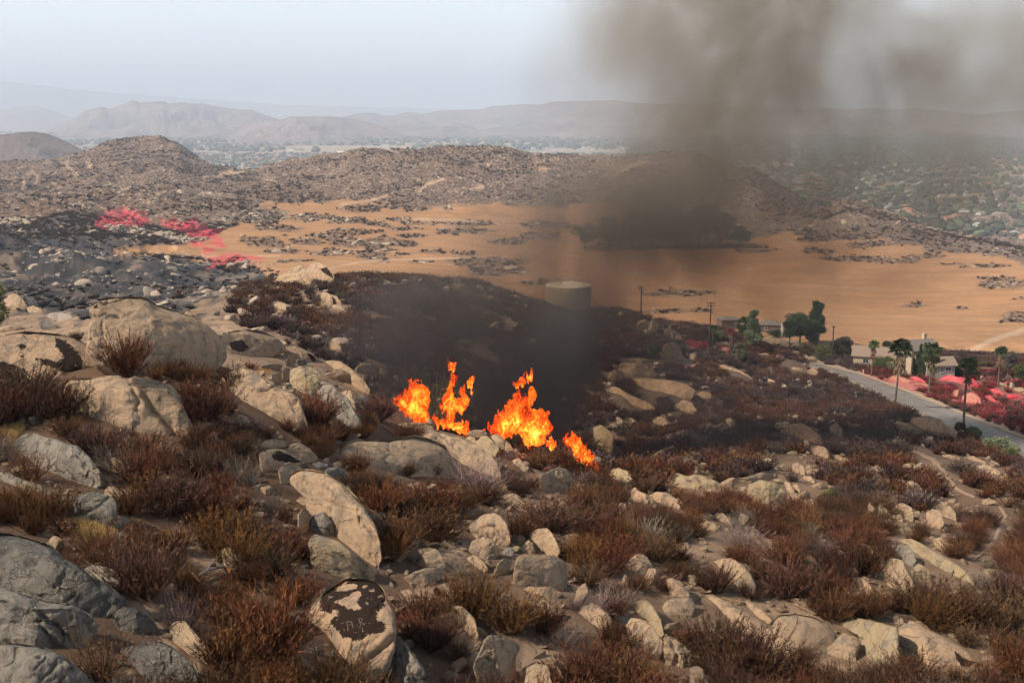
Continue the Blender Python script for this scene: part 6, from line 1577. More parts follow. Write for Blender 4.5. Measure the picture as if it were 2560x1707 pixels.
# ---- hills, burnt ground and field islands: scrub and outcrops past counting
def area(n, y0, y1, a0=-0.5, a1=0.5):
    y = np.sqrt(RNG.uniform(y0 ** 2, y1 ** 2, n)); a = RNG.uniform(a0, a1, n)
    ly = np.log(y); x = a * y; z = grid_lookup(Z, a, ly); u, v = uv_of(x, y, z)
    return x, y, z, u, v, a, ly
def add_hills():
    P, S_, Rt, I_ = [], [], [], []
    kinds = small['granite_far'] + small['granite_burnt'] + small['granite_red'] + [SHR['m_farscrub'][0], SHR['m_farscrub'][1], SHR['m_redbush'][0], SHR['m_char'][0], SHR['m_plum'][0]]
    FAR, BUR, RED, SC1, RB, CH, PL = 0, 4, 8, 12, 14, 15, 16
    def emit(m, x, y, z, sx, sz, kind, nk, tilt=0.3, lift=0.0):
        n = int(m.sum()); q = RNG.random(n)
        s = sx[m] if isinstance(sx, np.ndarray) else np.full(n, sx)
        P.append(np.stack([x[m], y[m], z[m] + lift * s], -1))
        S_.append(np.stack([s * RNG.uniform(0.9, 1.7, n), s * RNG.uniform(0.8, 1.3, n), s * sz * RNG.uniform(0.7, 1.3, n)], -1))
        Rt.append(np.stack([RNG.normal(size=n) * tilt, RNG.normal(size=n) * tilt, RNG.uniform(0, 6.28, n)], -1))
        I_.append((kind + (q * nk).astype(int)))
    # hills
    x, y, z, u, v, a, ly = area(70000, 480, 1800)
    st = grid_lookup(stone, a, ly); rd_ = grid_lookup(red_m, a, ly); cl = fbm2(x / 45, y / 60, 4, 141)
    keep = (RNG.random(len(x)) < st) & (y > 560 - 0 * y)
    rocky = keep & (cl + RNG.normal(size=len(x)) * 0.33 > 0.12)
    sz = 0.42 + RNG.pareto(2.8, len(x)) * 0.55 + y * 0.0003; sz = np.clip(sz, 0.4, 3.0)
    emit(rocky & (rd_ < 0.25), x, y, z, sz, 0.8, FAR, 4); emit(rocky & (rd_ >= 0.25), x, y, z, sz, 0.8, RED, 4)
    bush = keep & ~rocky
    emit(bush & (rd_ < 0.3), x, y, z, np.clip(sz * 1.2, 0.9, 2.0), 0.9, SC1, 2, 0.1); emit(bush & (rd_ >= 0.3), x, y, z, np.clip(sz * 1.3, 1.0, 2.2), 0.9, RB, 1, 0.1)
    # left scrub and burnt land
    x, y, z, u, v, a, ly = area(36000, 66, 620, -0.5, -0.08)
    b = grid_lookup(m_b, a, ly); ls = grid_lookup(left_scrub.astype(float), a, ly); rd_ = grid_lookup(red_m, a, ly); fm = grid_lookup(fieldm, a, ly)
    cl = fbm2(x / 22, y / 30, 4, 151) + RNG.normal(size=len(x)) * 0.35
    sz = 0.25 + RNG.pareto(2.3, len(x)) * 0.45 + y * 0.0008; sz = np.clip(sz, 0.3, 3.2)
    r1 = (b > 0.5) & (cl > 0.6) & (RNG.random(len(x)) < 0.35); emit(r1, x, y, z, sz * np.clip(0.35 + y / 500, 0.35, 0.9), 0.7, BUR, 4)
    r1 = (b > 0.5) & (cl > 0.75) & (RNG.random(len(x)) < 0.5); emit(r1, x, y, z, sz * np.clip(0.3 + y / 500, 0.3, 0.8), 0.7, FAR, 4)
    r1 = (b > 0.5) & (cl < -0.2) & (RNG.random(len(x)) < 0.35); emit(r1, x, y, z, np.full(len(x), 0.8), 0.7, CH, 1, 0.1)
    l2 = (b < 0.5) & (ls > 0.5) & (fm < 0.4)
    emit(l2 & (cl > 0.0) & (rd_ < 0.25), x, y, z, sz, 0.75, FAR, 4); emit(l2 & (cl > 0.0) & (rd_ >= 0.25), x, y, z, sz, 0.75, RED, 4)
    emit(l2 & (cl <= 0.0) & (rd_ < 0.3), x, y, z, np.full(len(x), 1.2), 0.8, SC1, 2, 0.1); emit(l2 & (cl <= 0.0) & (rd_ >= 0.3), x, y, z, np.full(len(x), 1.2), 0.8, RB, 1, 0.1)
    # field islands
    x, y, z, u, v, a, ly = area(34000, 240, 900, -0.42, 0.5)
    im = grid_lookup(isl_m, a, ly); rd_ = grid_lookup(red_m, a, ly); q = RNG.random(len(x))
    sz = np.clip(0.3 + RNG.pareto(2.6, len(x)) * 0.5, 0.3, 2.4)
    emit((im > 0.35) & (q < 0.5) & (rd_ < 0.3), x, y, z, sz, 0.8, FAR, 4); emit((im > 0.35) & (q >= 0.5) & (rd_ < 0.3), x, y, z, np.clip(sz * 1.3, 0.8, 1.6), 0.8, SC1, 2, 0.1)
    emit((im > 0.35) & (rd_ >= 0.3), x, y, z, np.clip(sz * 1.6, 1.0, 2.0), 0.8, RB, 1, 0.1)
    # verge between houses and field
    x, y, z, u, v, a, ly = area(9000, 205, 300, -0.15, 0.5)
    fm = grid_lookup(fieldm, a, ly)
    emit((fm < 0.4) & (fbm2(x / 12, y / 12, 3, 161) > -0.1), x, y, z, np.full(len(x), 1.3), 0.7, PL, 1, 0.1)
    make_stuff('hill_scrub', 'scrub and granite outcrops on the hills and around the field', np.concatenate(P), np.concatenate(S_), np.concatenate(Rt), np.concatenate(I_), kinds)
add_hills()

# ---- valley floor: trees and roofs too many to count
def blob_mesh(name, seed, mat):
    rng = np.random.default_rng(seed); n, Fc = ico(3)
    V = n * (1 + 0.35 * fbm3(n + seed, 1.6, 4, seed))[:, None] * [1, 1, 0.85] + [0, 0, 0.6]
    me = new_mesh(name, V, Fc, M[mat], True, {'v': rng.random(len(V)), 'h': rng.random(len(V)) * 0.8}); return me
def far_house(name, seed, mat, roof):
    rng = np.random.default_rng(seed); m = MB()
    w, d, h = rng.uniform(1.6, 2.4), 1.0, 0.42
    m.box((0, 0, h / 2), (w, d, h)); k = len(m.F)
    V = [(-w / 2 - .08, -d / 2 - .08, h), (w / 2 + .08, -d / 2 - .08, h), (w / 2 + .08, d / 2 + .08, h), (-w / 2 - .08, d / 2 + .08, h), (-w / 2 + .3, 0, h + .36), (w / 2 - .3, 0, h + .36)]
    m.add(V, [(0, 1, 5, 4), (2, 3, 4, 5), (1, 2, 5), (3, 0, 4)])
    me = new_mesh(name, m.V, m.F, M[mat]); me.materials.append(M[roof])
    for p in me.polygons[k:]: p.material_index = 1
    return me
M['terracotta'] = flat_mat('terracotta_roof', (0.42, 0.20, 0.12), 0.1)
M['white'] = flat_mat('white_wall', (0.72, 0.68, 0.62), 0.05)
vk = [blob_mesh('tree', 7, 'dullgreen'), blob_mesh('tree', 8, 'green2'), blob_mesh('tree', 9, 'dullgreen'), far_house('house', 1, 'white', 'roof'), far_house('house', 2, 'stucco', 'terracotta'), far_house('house', 3, 'white', 'metal')]
P, S_, Rt, I_ = [], [], [], []
def vemit(m, x, y, z, s, k0, nk):
    n = int(m.sum())
    P.append(np.stack([x[m], y[m], z[m]], -1)); S_.append(s[m][:, None] * np.stack([RNG.uniform(0.8, 1.4, n), RNG.uniform(0.8, 1.3, n), RNG.uniform(0.7, 1.2, n)], -1))
    Rt.append(np.stack([np.zeros(n), np.zeros(n), RNG.uniform(0, 6.28, n)], -1)); I_.append(k0 + (RNG.random(n) * nk).astype(int))
x, y, z, u, v, a, ly = area(34000, 1250, 7500, 0.10, 0.5)
c = fbm2(x / 260, y / 170, 4, 171); ok = (y > 1900) | (u > 1850); ok &= z < -75
q = RNG.random(len(x)); s = RNG.uniform(2.8, 6.5, len(x)) * (0.75 + y / 6000)
vemit(ok & (c > -0.05) & (q < 0.55), x, y, z, s, 0, 3); vemit(ok & (c > -0.35) & (q > 0.91), x, y, z, s * 0 + 7.5, 3, 3); vemit(ok & (c <= -0.05) & (q < 0.13), x, y, z, s, 0, 3)
x, y, z, u, v, a, ly = area(16000, 2300, 4600, -0.34, 0.10)
c = fbm2(x / 220, y / 200, 3, 181); q = RNG.random(len(x)); s = RNG.uniform(4, 8, len(x)); ok = (y < 4300) & (a > -0.36)
vemit(ok & (q < 0.35), x, y, z, s, 0, 3); vemit(ok & (q > 0.62) & (y > 2700), x, y, z, s * 0 + 8.5, 3, 3); vemit(ok & (q > 0.62) & (y <= 2700), x, y, z, s * 1.3, 0, 3)
x, y, z, u, v, a, ly = area(7000, 4600, 9000, -0.46, 0.12)
c = fbm2(x / 700, y / 300, 4, 191); q = RNG.random(len(x)); s = RNG.uniform(8, 14, len(x))
vemit((c > 0.1) & (q < 0.8), x, y, z, s, 0, 3); vemit((c > 0.0) & (q > 0.85), x, y, z, s * 0 + 14, 3, 3)
make_stuff('valley_town', 'distant town of trees and pale roofs on the valley floor', np.concatenate(P), np.concatenate(S_), np.concatenate(Rt), np.concatenate(I_), vk)
# ------------------------------------------------------------------ trees, palms, houses, tank, poles
def foot(c, x, y_, yd=None):
    (u, v), = cp(c, [(x, y_)])
    p = hit(u, v, 70) if yd is None else pix(u, v, yd)
    p.z = float(ground(p.x, p.y)) if yd is None else p.z
    return p, (p.y * CP - p.z * SP) / F_PX, u, v

def leafy(name, seed, mat, clumps, per, size, lw, parent=None, shape=None):
    """crown of leaf-sized faces gathered in clumps; clumps: list of (centre, radius)"""
    rng = np.random.default_rng(seed); Vs, Fs, hs, vs = [], [], [], []; off = 0
    for (c, r) in clumps:
        n = per
        d = rng.normal(size=(n, 3)); d /= np.linalg.norm(d, axis=1, keepdims=True)
        p = np.array(c) + d * (r * rng.uniform(0.35, 1.0, n) ** 0.6)[:, None] * [1, 1, 0.8]
        D = d + rng.normal(size=(n, 3)) * 0.6 + [0, 0, 0.2]; D /= np.linalg.norm(D, axis=1, keepdims=True)
        V, Fq, h, v = blades(p, D, size * rng.uniform(0.6, 1.4, n), np.full(n, lw), np.zeros(n), rng, 1, np.clip(rng.random(n) * 0.6 + 0.5 * (d[:, 2] * 0.5 + 0.4), 0, 1))
        Vs.append(V); Fs.append(Fq + off); hs.append(np.full(len(V), 0.7)); vs.append(v); off += len(V)
    return link(name, new_mesh(name, np.concatenate(Vs), np.concatenate(Fs), M[mat], False, {'h': np.concatenate(hs), 'v': np.concatenate(vs)}), parent)

def tree(name, c, x, y_, hpx, wpx, mat, label, seed, kind='round', yd=None, cat='tree', group=None):
    p, k, u, v = foot(c, x, y_, yd)
    H, Wd = hpx * CROPS[c][2] * k * 1.05, wpx * CROPS[c][2] * k * (1.28 if kind != 'column' else 1.0)
    r = empty(name, p, 0); tag(r, label, cat, group)
    rng = random.Random(seed)
    trunk = MB(); th = H * (0.55 if kind != 'column' else 0.9)
    if kind == 'bush': th = H * 0.35
    trunk.tube([(0, 0, -0.3), (0.02 * H, 0, th * 0.5), (0.0, 0.02 * H, th)], [H * 0.035, H * 0.025, H * 0.008], 7)
    for i in range(6 if kind != 'column' else 0):
        a = rng.uniform(0, 6.28); z0 = th * rng.uniform(0.35, 0.9); L = Wd * rng.uniform(0.25, 0.42)
        trunk.tube([(0, 0, z0), (math.cos(a) * L * 0.6, math.sin(a) * L * 0.6, z0 + H * 0.12), (math.cos(a) * L, math.sin(a) * L, z0 + H * 0.24)], [H * 0.014, H * 0.009, H * 0.003], 5)
    trunk.obj('trunk', M['trunk'], r)
    cl = []
    if kind == 'column':
        n = 16
        for i in range(n):
            t = i / (n - 1); rr = Wd * 0.5 * (0.55 + 0.5 * math.sin(math.pi * (t * 0.85 + 0.08))) * (1 if t < 0.85 else 0.6)
            cl.append(((rng.uniform(-.1, .1) * Wd, rng.uniform(-.1, .1) * Wd, H * (0.06 + 0.9 * t)), rr))
        return leafy('crown', seed, mat, cl, 170, max(0.12, H * 0.035), max(0.06, H * 0.014), r), r
    n = {'round': 22, 'bush': 14, 'conifer': 30, 'airy': 20}[kind]
    for i in range(n):
        if kind == 'conifer':
            t = rng.random() ** 0.8; rr = Wd * 0.5 * (1 - t * 0.72); a = rng.uniform(0, 6.28); q = rng.uniform(0.2, 0.75)
            cl.append(((math.cos(a) * rr * q, math.sin(a) * rr * q, H * (0.12 + 0.82 * t)), Wd * 0.17 * (1.15 - t * 0.5)))
        else:
            a = rng.uniform(0, 6.28); zz = rng.uniform(-0.9, 0.95); q = math.sqrt(1 - zz * zz) * rng.uniform(0.35, 1.0)
            base = {'round': 0.60, 'bush': 0.48, 'airy': 0.60}[kind]; hh = {'round': 0.34, 'bush': 0.40, 'airy': 0.36}[kind]
            cl.append(((math.cos(a) * q * Wd * 0.40, math.sin(a) * q * Wd * 0.40, H * (base + hh * zz * 0.8)), Wd * rng.uniform(0.10, 0.19)))
    leafy('crown', seed, mat, cl, 260 if kind != 'airy' else 110, max(0.14, H * 0.045), max(0.09, H * 0.022), r)
    return r

def palm(c, x, y_, top, label, lean=0.0, crown=0.9, skirt=0.5, mat='green2', seed=0, wide=1.0):
    p, k, u, v = foot(c, x, y_)
    H = (y_ - top) * CROPS[c][2] * k * 0.93
    cr = 0.19 * crown * max(H, 5.5)
    r = empty('palm_tree', p); tag(r, label, 'palm tree', 'fan palms along the road')
    zt = H - cr * 0.55; rng = np.random.default_rng(seed)
    t = MB(); pts = []; rad = []
    for i in range(12):
        s = i / 11; pts.append((lean * zt * s * s, 0.02 * zt * math.sin(s * 5 + seed), -0.3 + (zt + 0.3) * s)); rad.append(0.095 + 0.06 * (1 - s) ** 3 + 0.015 * (i % 2))
    t.tube(pts, rad, 9); t.obj('trunk', M['trunk'], r, None, True)
    top_ = np.array(pts[-1])
    def fans(name, n, e0, e1, mat, Lp, hang):
        Vs, Fs, hs, vs = [], [], [], []; off = 0
        for i in range(n):
            az = rng.uniform(0, 6.28); el = rng.uniform(e0, e1)
            d = np.array([math.cos(az) * math.cos(el), math.sin(az) * math.cos(el), math.sin(el)])
            L = Lp * rng.uniform(0.75, 1.1)
            q0 = top_ + [0, 0, -hang * rng.random()]; q1 = q0 + d * L * 0.5 + [0, 0, -0.08 * L]
            m = 13
            side = np.cross(d, [0, 0, 1]); side /= np.linalg.norm(side); upv = np.cross(side, d)
            an = np.linspace(-1.15, 1.15, m)
            D = np.cos(an)[:, None] * d + np.sin(an)[:, None] * side * wide + np.array([0, 0, -0.35 * (1 if hang == 0 else 1.5)]) * rng.uniform(0.4, 1.2, m)[:, None]
            D /= np.linalg.norm(D, axis=1, keepdims=True)
            V, Fq, h, v = blades(np.repeat(q1[None], m, 0), D, np.full(m, L * 0.55) * rng.uniform(0.8, 1.1, m), np.full(m, L * 0.13), np.full(m, -0.25), rng, 2, rng.random(m) * 0.5 + rng.random() * 0.5)
            Vs.append(V); Fs.append(Fq + off); hs.append(h); vs.append(v); off += len(V)
            V, Fq, h, v = blades(q0[None], d[None], np.array([L * 0.55]), np.array([0.05]), np.array([-0.08]), rng, 2)
            Vs.append(V); Fs.append(Fq + off); hs.append(h * 0); vs.append(v); off += len(V)
        link(name, new_mesh(name, np.concatenate(Vs), np.concatenate(Fs), M[mat], False, {'h': np.concatenate(hs), 'v': np.concatenate(vs)}), r)
    fans('crown', 46, -0.35, 1.3, mat, cr, 0.0)
    if skirt: fans('dead_fronds', 34, -1.35, -0.6, 'deadpalm', cr * 0.8, skirt * cr * 1.4)
    return r
M['deadpalm'] = twig_mat('dead_palm_fronds', (0.10, 0.07, 0.04), (0.24, 0.17, 0.10), (0.28, 0.2, 0.12))
M['palmleaf'] = twig_mat('palm_leaf_green', (0.035, 0.05, 0.022), (0.10, 0.13, 0.05), (0.16, 0.18, 0.08))
palm('L', 995, 572, 222, 'palm nearest the tan gabled house, with a doubled shaggy crown', seed=1, mat='palmleaf', skirt=1.2)
palm('L', 1202, 860, 190, 'tall thin palm on the near verge of the road, left of centre', lean=0.02, crown=1.0, seed=2, mat='palmleaf', skirt=1.0)
palm('L', 1283, 545, 240, 'palm rising just right behind the tall thin one, by the gabled house', seed=3, mat='palmleaf', skirt=0.6)
palm('L', 1500, 735, 238, 'dark-trunked palm on the far verge, before the cypresses', lean=0.03, crown=1.05, seed=4, mat='palmleaf', skirt=1.1)
palm('L', 1808, 1037, 338, 'slender palm nearest the camera on the near verge of the road', lean=0.01, crown=0.75, seed=5, mat='palmleaf', skirt=1.0)
palm('L', 2122, 664, 280, 'palm farthest right, beside the pale grey tree', crown=1.0, seed=6, mat='palmleaf', skirt=0.8)
palm('O', 962, 745, 470, 'small palm in the smoke right of the second pole', crown=0.8, seed=7, mat='green', skirt=0.3)
palm('O', 1152, 745, 508, 'small palm splashed with red retardant below the brown house', crown=0.8, seed=8, mat='redbush', skirt=0.4)
palm('O', 1262, 900, 690, 'stout short palm with yellow hanging fronds left of the pink patch', crown=1.5, seed=9, mat='green2', skirt=1.0)

for i, (x, y_, t, w, lab) in enumerate([(1360, 566, 410, 26, 'shortest but one of the cypresses, left of the tall pair'), (1384, 566, 468, 20, 'shortest cypress, between the left one and the tall pair'),
                                       (1418, 575, 290, 36, 'left cypress of the tall pair before the gabled house'), (1455, 585, 278, 36, 'right cypress of the tall pair before the gabled house'),
                                       (1532, 588, 380, 26, 'cypress just right of the dark-trunked palm'), (1576, 575, 366, 28, 'rightmost cypress at the corner of the low wing'),
                                       (1243, 520, 380, 26, 'cypress left of the house gable, behind the tall thin palm')]):
    tree('cypress_tree', 'L', x, y_, y_ - t, w, 'green', lab, 30 + i, 'column', group='slim dark cypresses before the houses')
tree('tall_dark_tree', 'O', 1910, 690, 330, 330, 'green', 'broad dark tree mass beside the white pillar', 50, 'round')
tree('tall_dark_tree', 'O', 2090, 690, 450, 210, 'green', 'tallest dark tree with a tufted top above the field', 51, 'conifer')
tree('tall_dark_tree', 'O', 1800, 690, 250, 200, 'green', 'dark tree between the white pillar and the broad dark mass', 150, 'round')
tree('tall_dark_tree', 'O', 2010, 700, 300, 190, 'green', 'dark tree filling the gap below the tallest tree', 151, 'round')
tree('dark_bush', 'O', 500, 800, 150, 150, 'green', 'dark green thicket between the rock piles on the knoll', 152, 'bush', cat='bush')
tree('dark_bush', 'O', 1060, 660, 120, 150, 'green2', 'grey-green bush below the brown windowed house', 153, 'bush', cat='bush')
tree('dark_bush', 'O', 1560, 800, 130, 150, 'plum', 'brownish bush on the shelf below the dark trees', 154, 'bush', cat='bush')
tree('dark_bush', 'G', 700, 770, 130, 110, 'green2', 'pale green bush just right of the third pole', 155, 'bush', cat='bush')
tree('dark_bush', 'G', 1130, 700, 60, 120, 'green', 'small dark bush behind the roof of the tan house', 156, 'bush', cat='bush')
tree('tall_dark_tree', 'O', 1640, 620, 80, 160, 'green', 'low dark hedge-like tree left of the white pillar', 52, 'bush')
tree('smoky_green_tree', 'O', 1400, 750, 410, 210, 'green2', 'tall green tree in the smoke before the brown house', 53, 'conifer')
tree('smoky_green_tree', 'O', 1300, 680, 290, 130, 'green', 'darker tree touching the left side of the smoky green tree', 54, 'round')
tree('dark_bush', 'O', 990, 720, 170, 120, 'green', 'dark bush just right of the second pole', 55, 'bush', cat='bush')
tree('dark_bush', 'O', 740, 690, 190, 300, 'plum', 'large brown rounded thicket behind the crimson rock', 56, 'bush', cat='bush')
tree('dark_bush', 'O', 330, 860, 180, 160, 'green', 'dark green thicket left of the tumbled rock pile', 57, 'bush', cat='bush')
tree('dark_bush', 'O', 640, 840, 120, 110, 'green', 'dark green thicket right of the tumbled rock pile', 58, 'bush', cat='bush')
tree('round_tree', 'G', 765, 800, 210, 170, 'green2', 'round green tree between the third pole and the tan house', 59, 'round')
tree('olive_bush', 'G', 610, 790, 130, 150, 'olive', 'olive-green bush left of the third pole', 60, 'bush', cat='bush')
tree('olive_bush', 'G', 490, 755, 110, 120, 'olive', 'yellow-green bush under the tallest dark tree', 61, 'bush', cat='bush')
tree('dark_bush', 'G', 888, 790, 90, 60, 'green', 'small dark tree at the left wall of the tan house', 62, 'round')
tree('olive_bush', 'G', 1080, 870, 130, 150, 'olive', 'olive-green bush right of the first palm', 63, 'bush', cat='bush')
tree('olive_bush', 'G', 1190, 880, 100, 120, 'green2', 'grey-green bush behind the tall thin palm', 64, 'bush', cat='bush')
tree('dark_bush', 'G', 1660, 905, 70, 90, 'green', 'dark green bush right of the low house wing', 65, 'bush', cat='bush')
tree('dark_bush', 'G', 1805, 930, 65, 90, 'green', 'dark green bush behind the crimson ledge', 66, 'bush', cat='bush')
tree('pale_tree', 'G', 2062, 930, 240, 100, 'palebark', 'pale grey leafy tree right of the farthest palm', 67, 'airy') if 'palebark' in M else None
tree('round_tree', 'G', 2175, 975, 165, 120, 'olive', 'round olive tree cut by the right edge', 68, 'round')
tree('dark_bush', 'G', 1690, 1335, 70, 90, 'green', 'small dark green bush at the foot of the slender near palm', 69, 'bush', cat='bush')
tree('dark_bush', 'G', 1790, 1390, 80, 120, 'green2', 'green bush right of the foot of the slender near palm', 70, 'bush', cat='bush')
tree('olive_bush', 'G', 1990, 1500, 110, 230, 'green2', 'broad grey-green bush on the near verge of the road', 71, 'bush', cat='bush')
tree('olive_bush', 'G', 2090, 1570, 90, 140, 'olive', 'olive-brown bush at the near end of the road verge', 72, 'bush', cat='bush')
tree('olive_bush', 'H', 30, 700, 430, 330, 'olive', 'yellow-green leafy bush at the left edge above the dark slab', 73, 'bush', cat='bush')
for i, (uu, vv, hh, ww) in enumerate([(1462, 622, 60, 60), (1520, 622, 78, 66), (1575, 620, 70, 60), (1630, 620, 92, 70), (1690, 622, 84, 70), (1745, 620, 100, 74), (1800, 618, 86, 70), (1848, 620, 56, 50), (1660, 600, 90, 60), (1770, 598, 90, 60)]):
    tree('grove_tree', 'S', uu, vv, hh, ww, 'green', ['leftmost', 'second from the left', 'third from the left', 'fourth from the left', 'fifth from the left', 'sixth from the left', 'second from the right', 'rightmost', 'back row left', 'back row right'][i] + ' dark tree of the grove at the far edge of the field', 80 + i, 'round', group='grove trees at the far edge of the field')
for i, (uu, vv, hh, ww, lab) in enumerate([(1197, 380, 10, 8, 'first small tree from the left on the ridge crest'), (1212, 380, 14, 22, 'pale green low tree on the ridge crest'), (1242, 380, 14, 24, 'largest dark round tree on the ridge crest'), (1262, 380, 10, 12, 'dark round tree right of the largest on the ridge crest'), (1300, 386, 9, 20, 'rightmost low tree on the ridge crest')]):
    tree('crest_tree', 'S', uu, vv, hh, ww, 'green', lab, 95 + i, 'round', yd=1150)
for i, (uu, vv, lab) in enumerate([(696, 474, 'lone dark tree on the hill left of the ridge'), (156, 500, 'dark tree spot low on the left hill'), (224, 498, 'second dark tree spot low on the left hill')]):
    tree('lone_tree', 'S', uu, vv, 11, 12, 'green', lab, 105 + i, 'round')

# green feathery plant in the foreground, straw grass, fallen branches
def feathery(c, x, y_, h, w, label):
    p, k, u, v = foot(c, x, y_)
    H = h * CROPS[c][2] * k; W_ = w * CROPS[c][2] * k
    me = shrub_mesh('plant', 401, 'feather', H=H, Rd=W_ * 0.5, stems=46, tufts=34, tw=0.012, tl=0.16, stemw=0.016, upright=0.5)
    o = put(me, 'green_plant', p, 1.0, 0, 'plant'); o['label'] = label
M['feather'] = twig_mat('feathery_green', (0.11, 0.075, 0.035), (0.17, 0.15, 0.045), (0.27, 0.27, 0.06))
feathery('I', 1130, 1420, 400, 430, 'feathery yellow-green plant right of the lettered boulder')
def grass(c, poly, n, label, hg=0.28):
    P = cp(c, poly); pts = []
    while len(pts) < n:
        u = RNG.uniform(P[:, 0].min(), P[:, 0].max()); v = RNG.uniform(P[:, 1].min(), P[:, 1].max())
        if inpoly(u, v, P):
            q = hit(u, v); pts.append((q.x, q.y, float(ground(q.x, q.y))))
    pts = np.array(pts); D = RNG.normal(size=(n, 3)) * 0.28 + [0, 0, 1]; D /= np.linalg.norm(D, axis=1, keepdims=True)
    V, Fq, h, v = blades(pts - [0, 0, 0.03], D, RNG.uniform(0.5, 1.1, n) * hg, np.full(n, 0.012), np.full(n, -0.15), RNG, 2)
    tag(link('grass', new_mesh('grass', V, Fq, M['straw'], False, {'h': h, 'v': v})), label, None, None, 'stuff')
grass('H', [(390, 550), (520, 530), (640, 570), (740, 600), (745, 650), (650, 720), (540, 640), (430, 590)], 6500, 'golden dry grass below the blocky dark rock')
grass('H', [(1040, 600), (1140, 600), (1240, 640), (1240, 680), (1120, 670)], 2500, 'straw-coloured grass in the left gully', 0.2)
grass('D', [(0, 1180), (120, 1230), (200, 1320), (120, 1400), (0, 1380)], 2500, 'pale dry grass at the left edge', 0.25)
grass('E', [(180, 720), (300, 680), (260, 760), (200, 740)], 1200, 'yellow grass tuft on the cracked slab', 0.25)
grass('E', [(110, 850), (240, 850), (260, 900), (160, 900)], 1200, 'yellow grass tuft left of the ochre-faced block', 0.25)
def dead_branch(c, pts, rad, label, twigs=10, seed=0):
    P = cp(c, pts); rng = random.Random(seed); m = MB(); W3 = []
    for (u, v) in P:
        q = hit(u, v); W3.append(Vector((q.x, q.y, float(ground(q.x, q.y)) + 0.10 + rng.random() * 0.12)))
    m.tube(W3, [rad * (1 - 0.7 * i / len(W3)) for i in range(len(W3))], 6)
    for i in range(twigs):
        a = W3[rng.randrange(len(W3) - 1)]; d = Vector((rng.uniform(-1, 1), rng.uniform(-1, 1), rng.uniform(-0.05, 0.6))); L = rng.uniform(0.25, 0.7)
        m.tube([a, a + d * L * 0.5 + Vector((0, 0, 0.06)), a + d * L], [rad * 0.4, rad * 0.25, rad * 0.08], 4)
    base = W3[0].copy(); m.V = [tuple(Vector(v) - base) for v in m.V]
    o = m.obj('fallen_branch', M['deadwood'], None, base); tag(o, label, 'branch')
M['deadwood'] = flat_mat('grey_dead_wood', (0.20, 0.165, 0.14), 0.25, scale=8)
dead_branch('H', [(1270, 920), (1340, 880), (1400, 860), (1460, 858), (1560, 862), (1640, 866)], 0.035, 'twisted grey dead branch lying right of the left gully', 14, 3)
dead_branch('I', [(760, 900), (770, 830), (800, 780), (860, 740), (930, 720)], 0.02, 'grey dead branches spreading from the brown wedge rock', 26, 5)
dead_branch('H', [(700, 760), (760, 740), (800, 800), (770, 850)], 0.02, 'dark bent dead twigs below the straw grass', 10, 6)

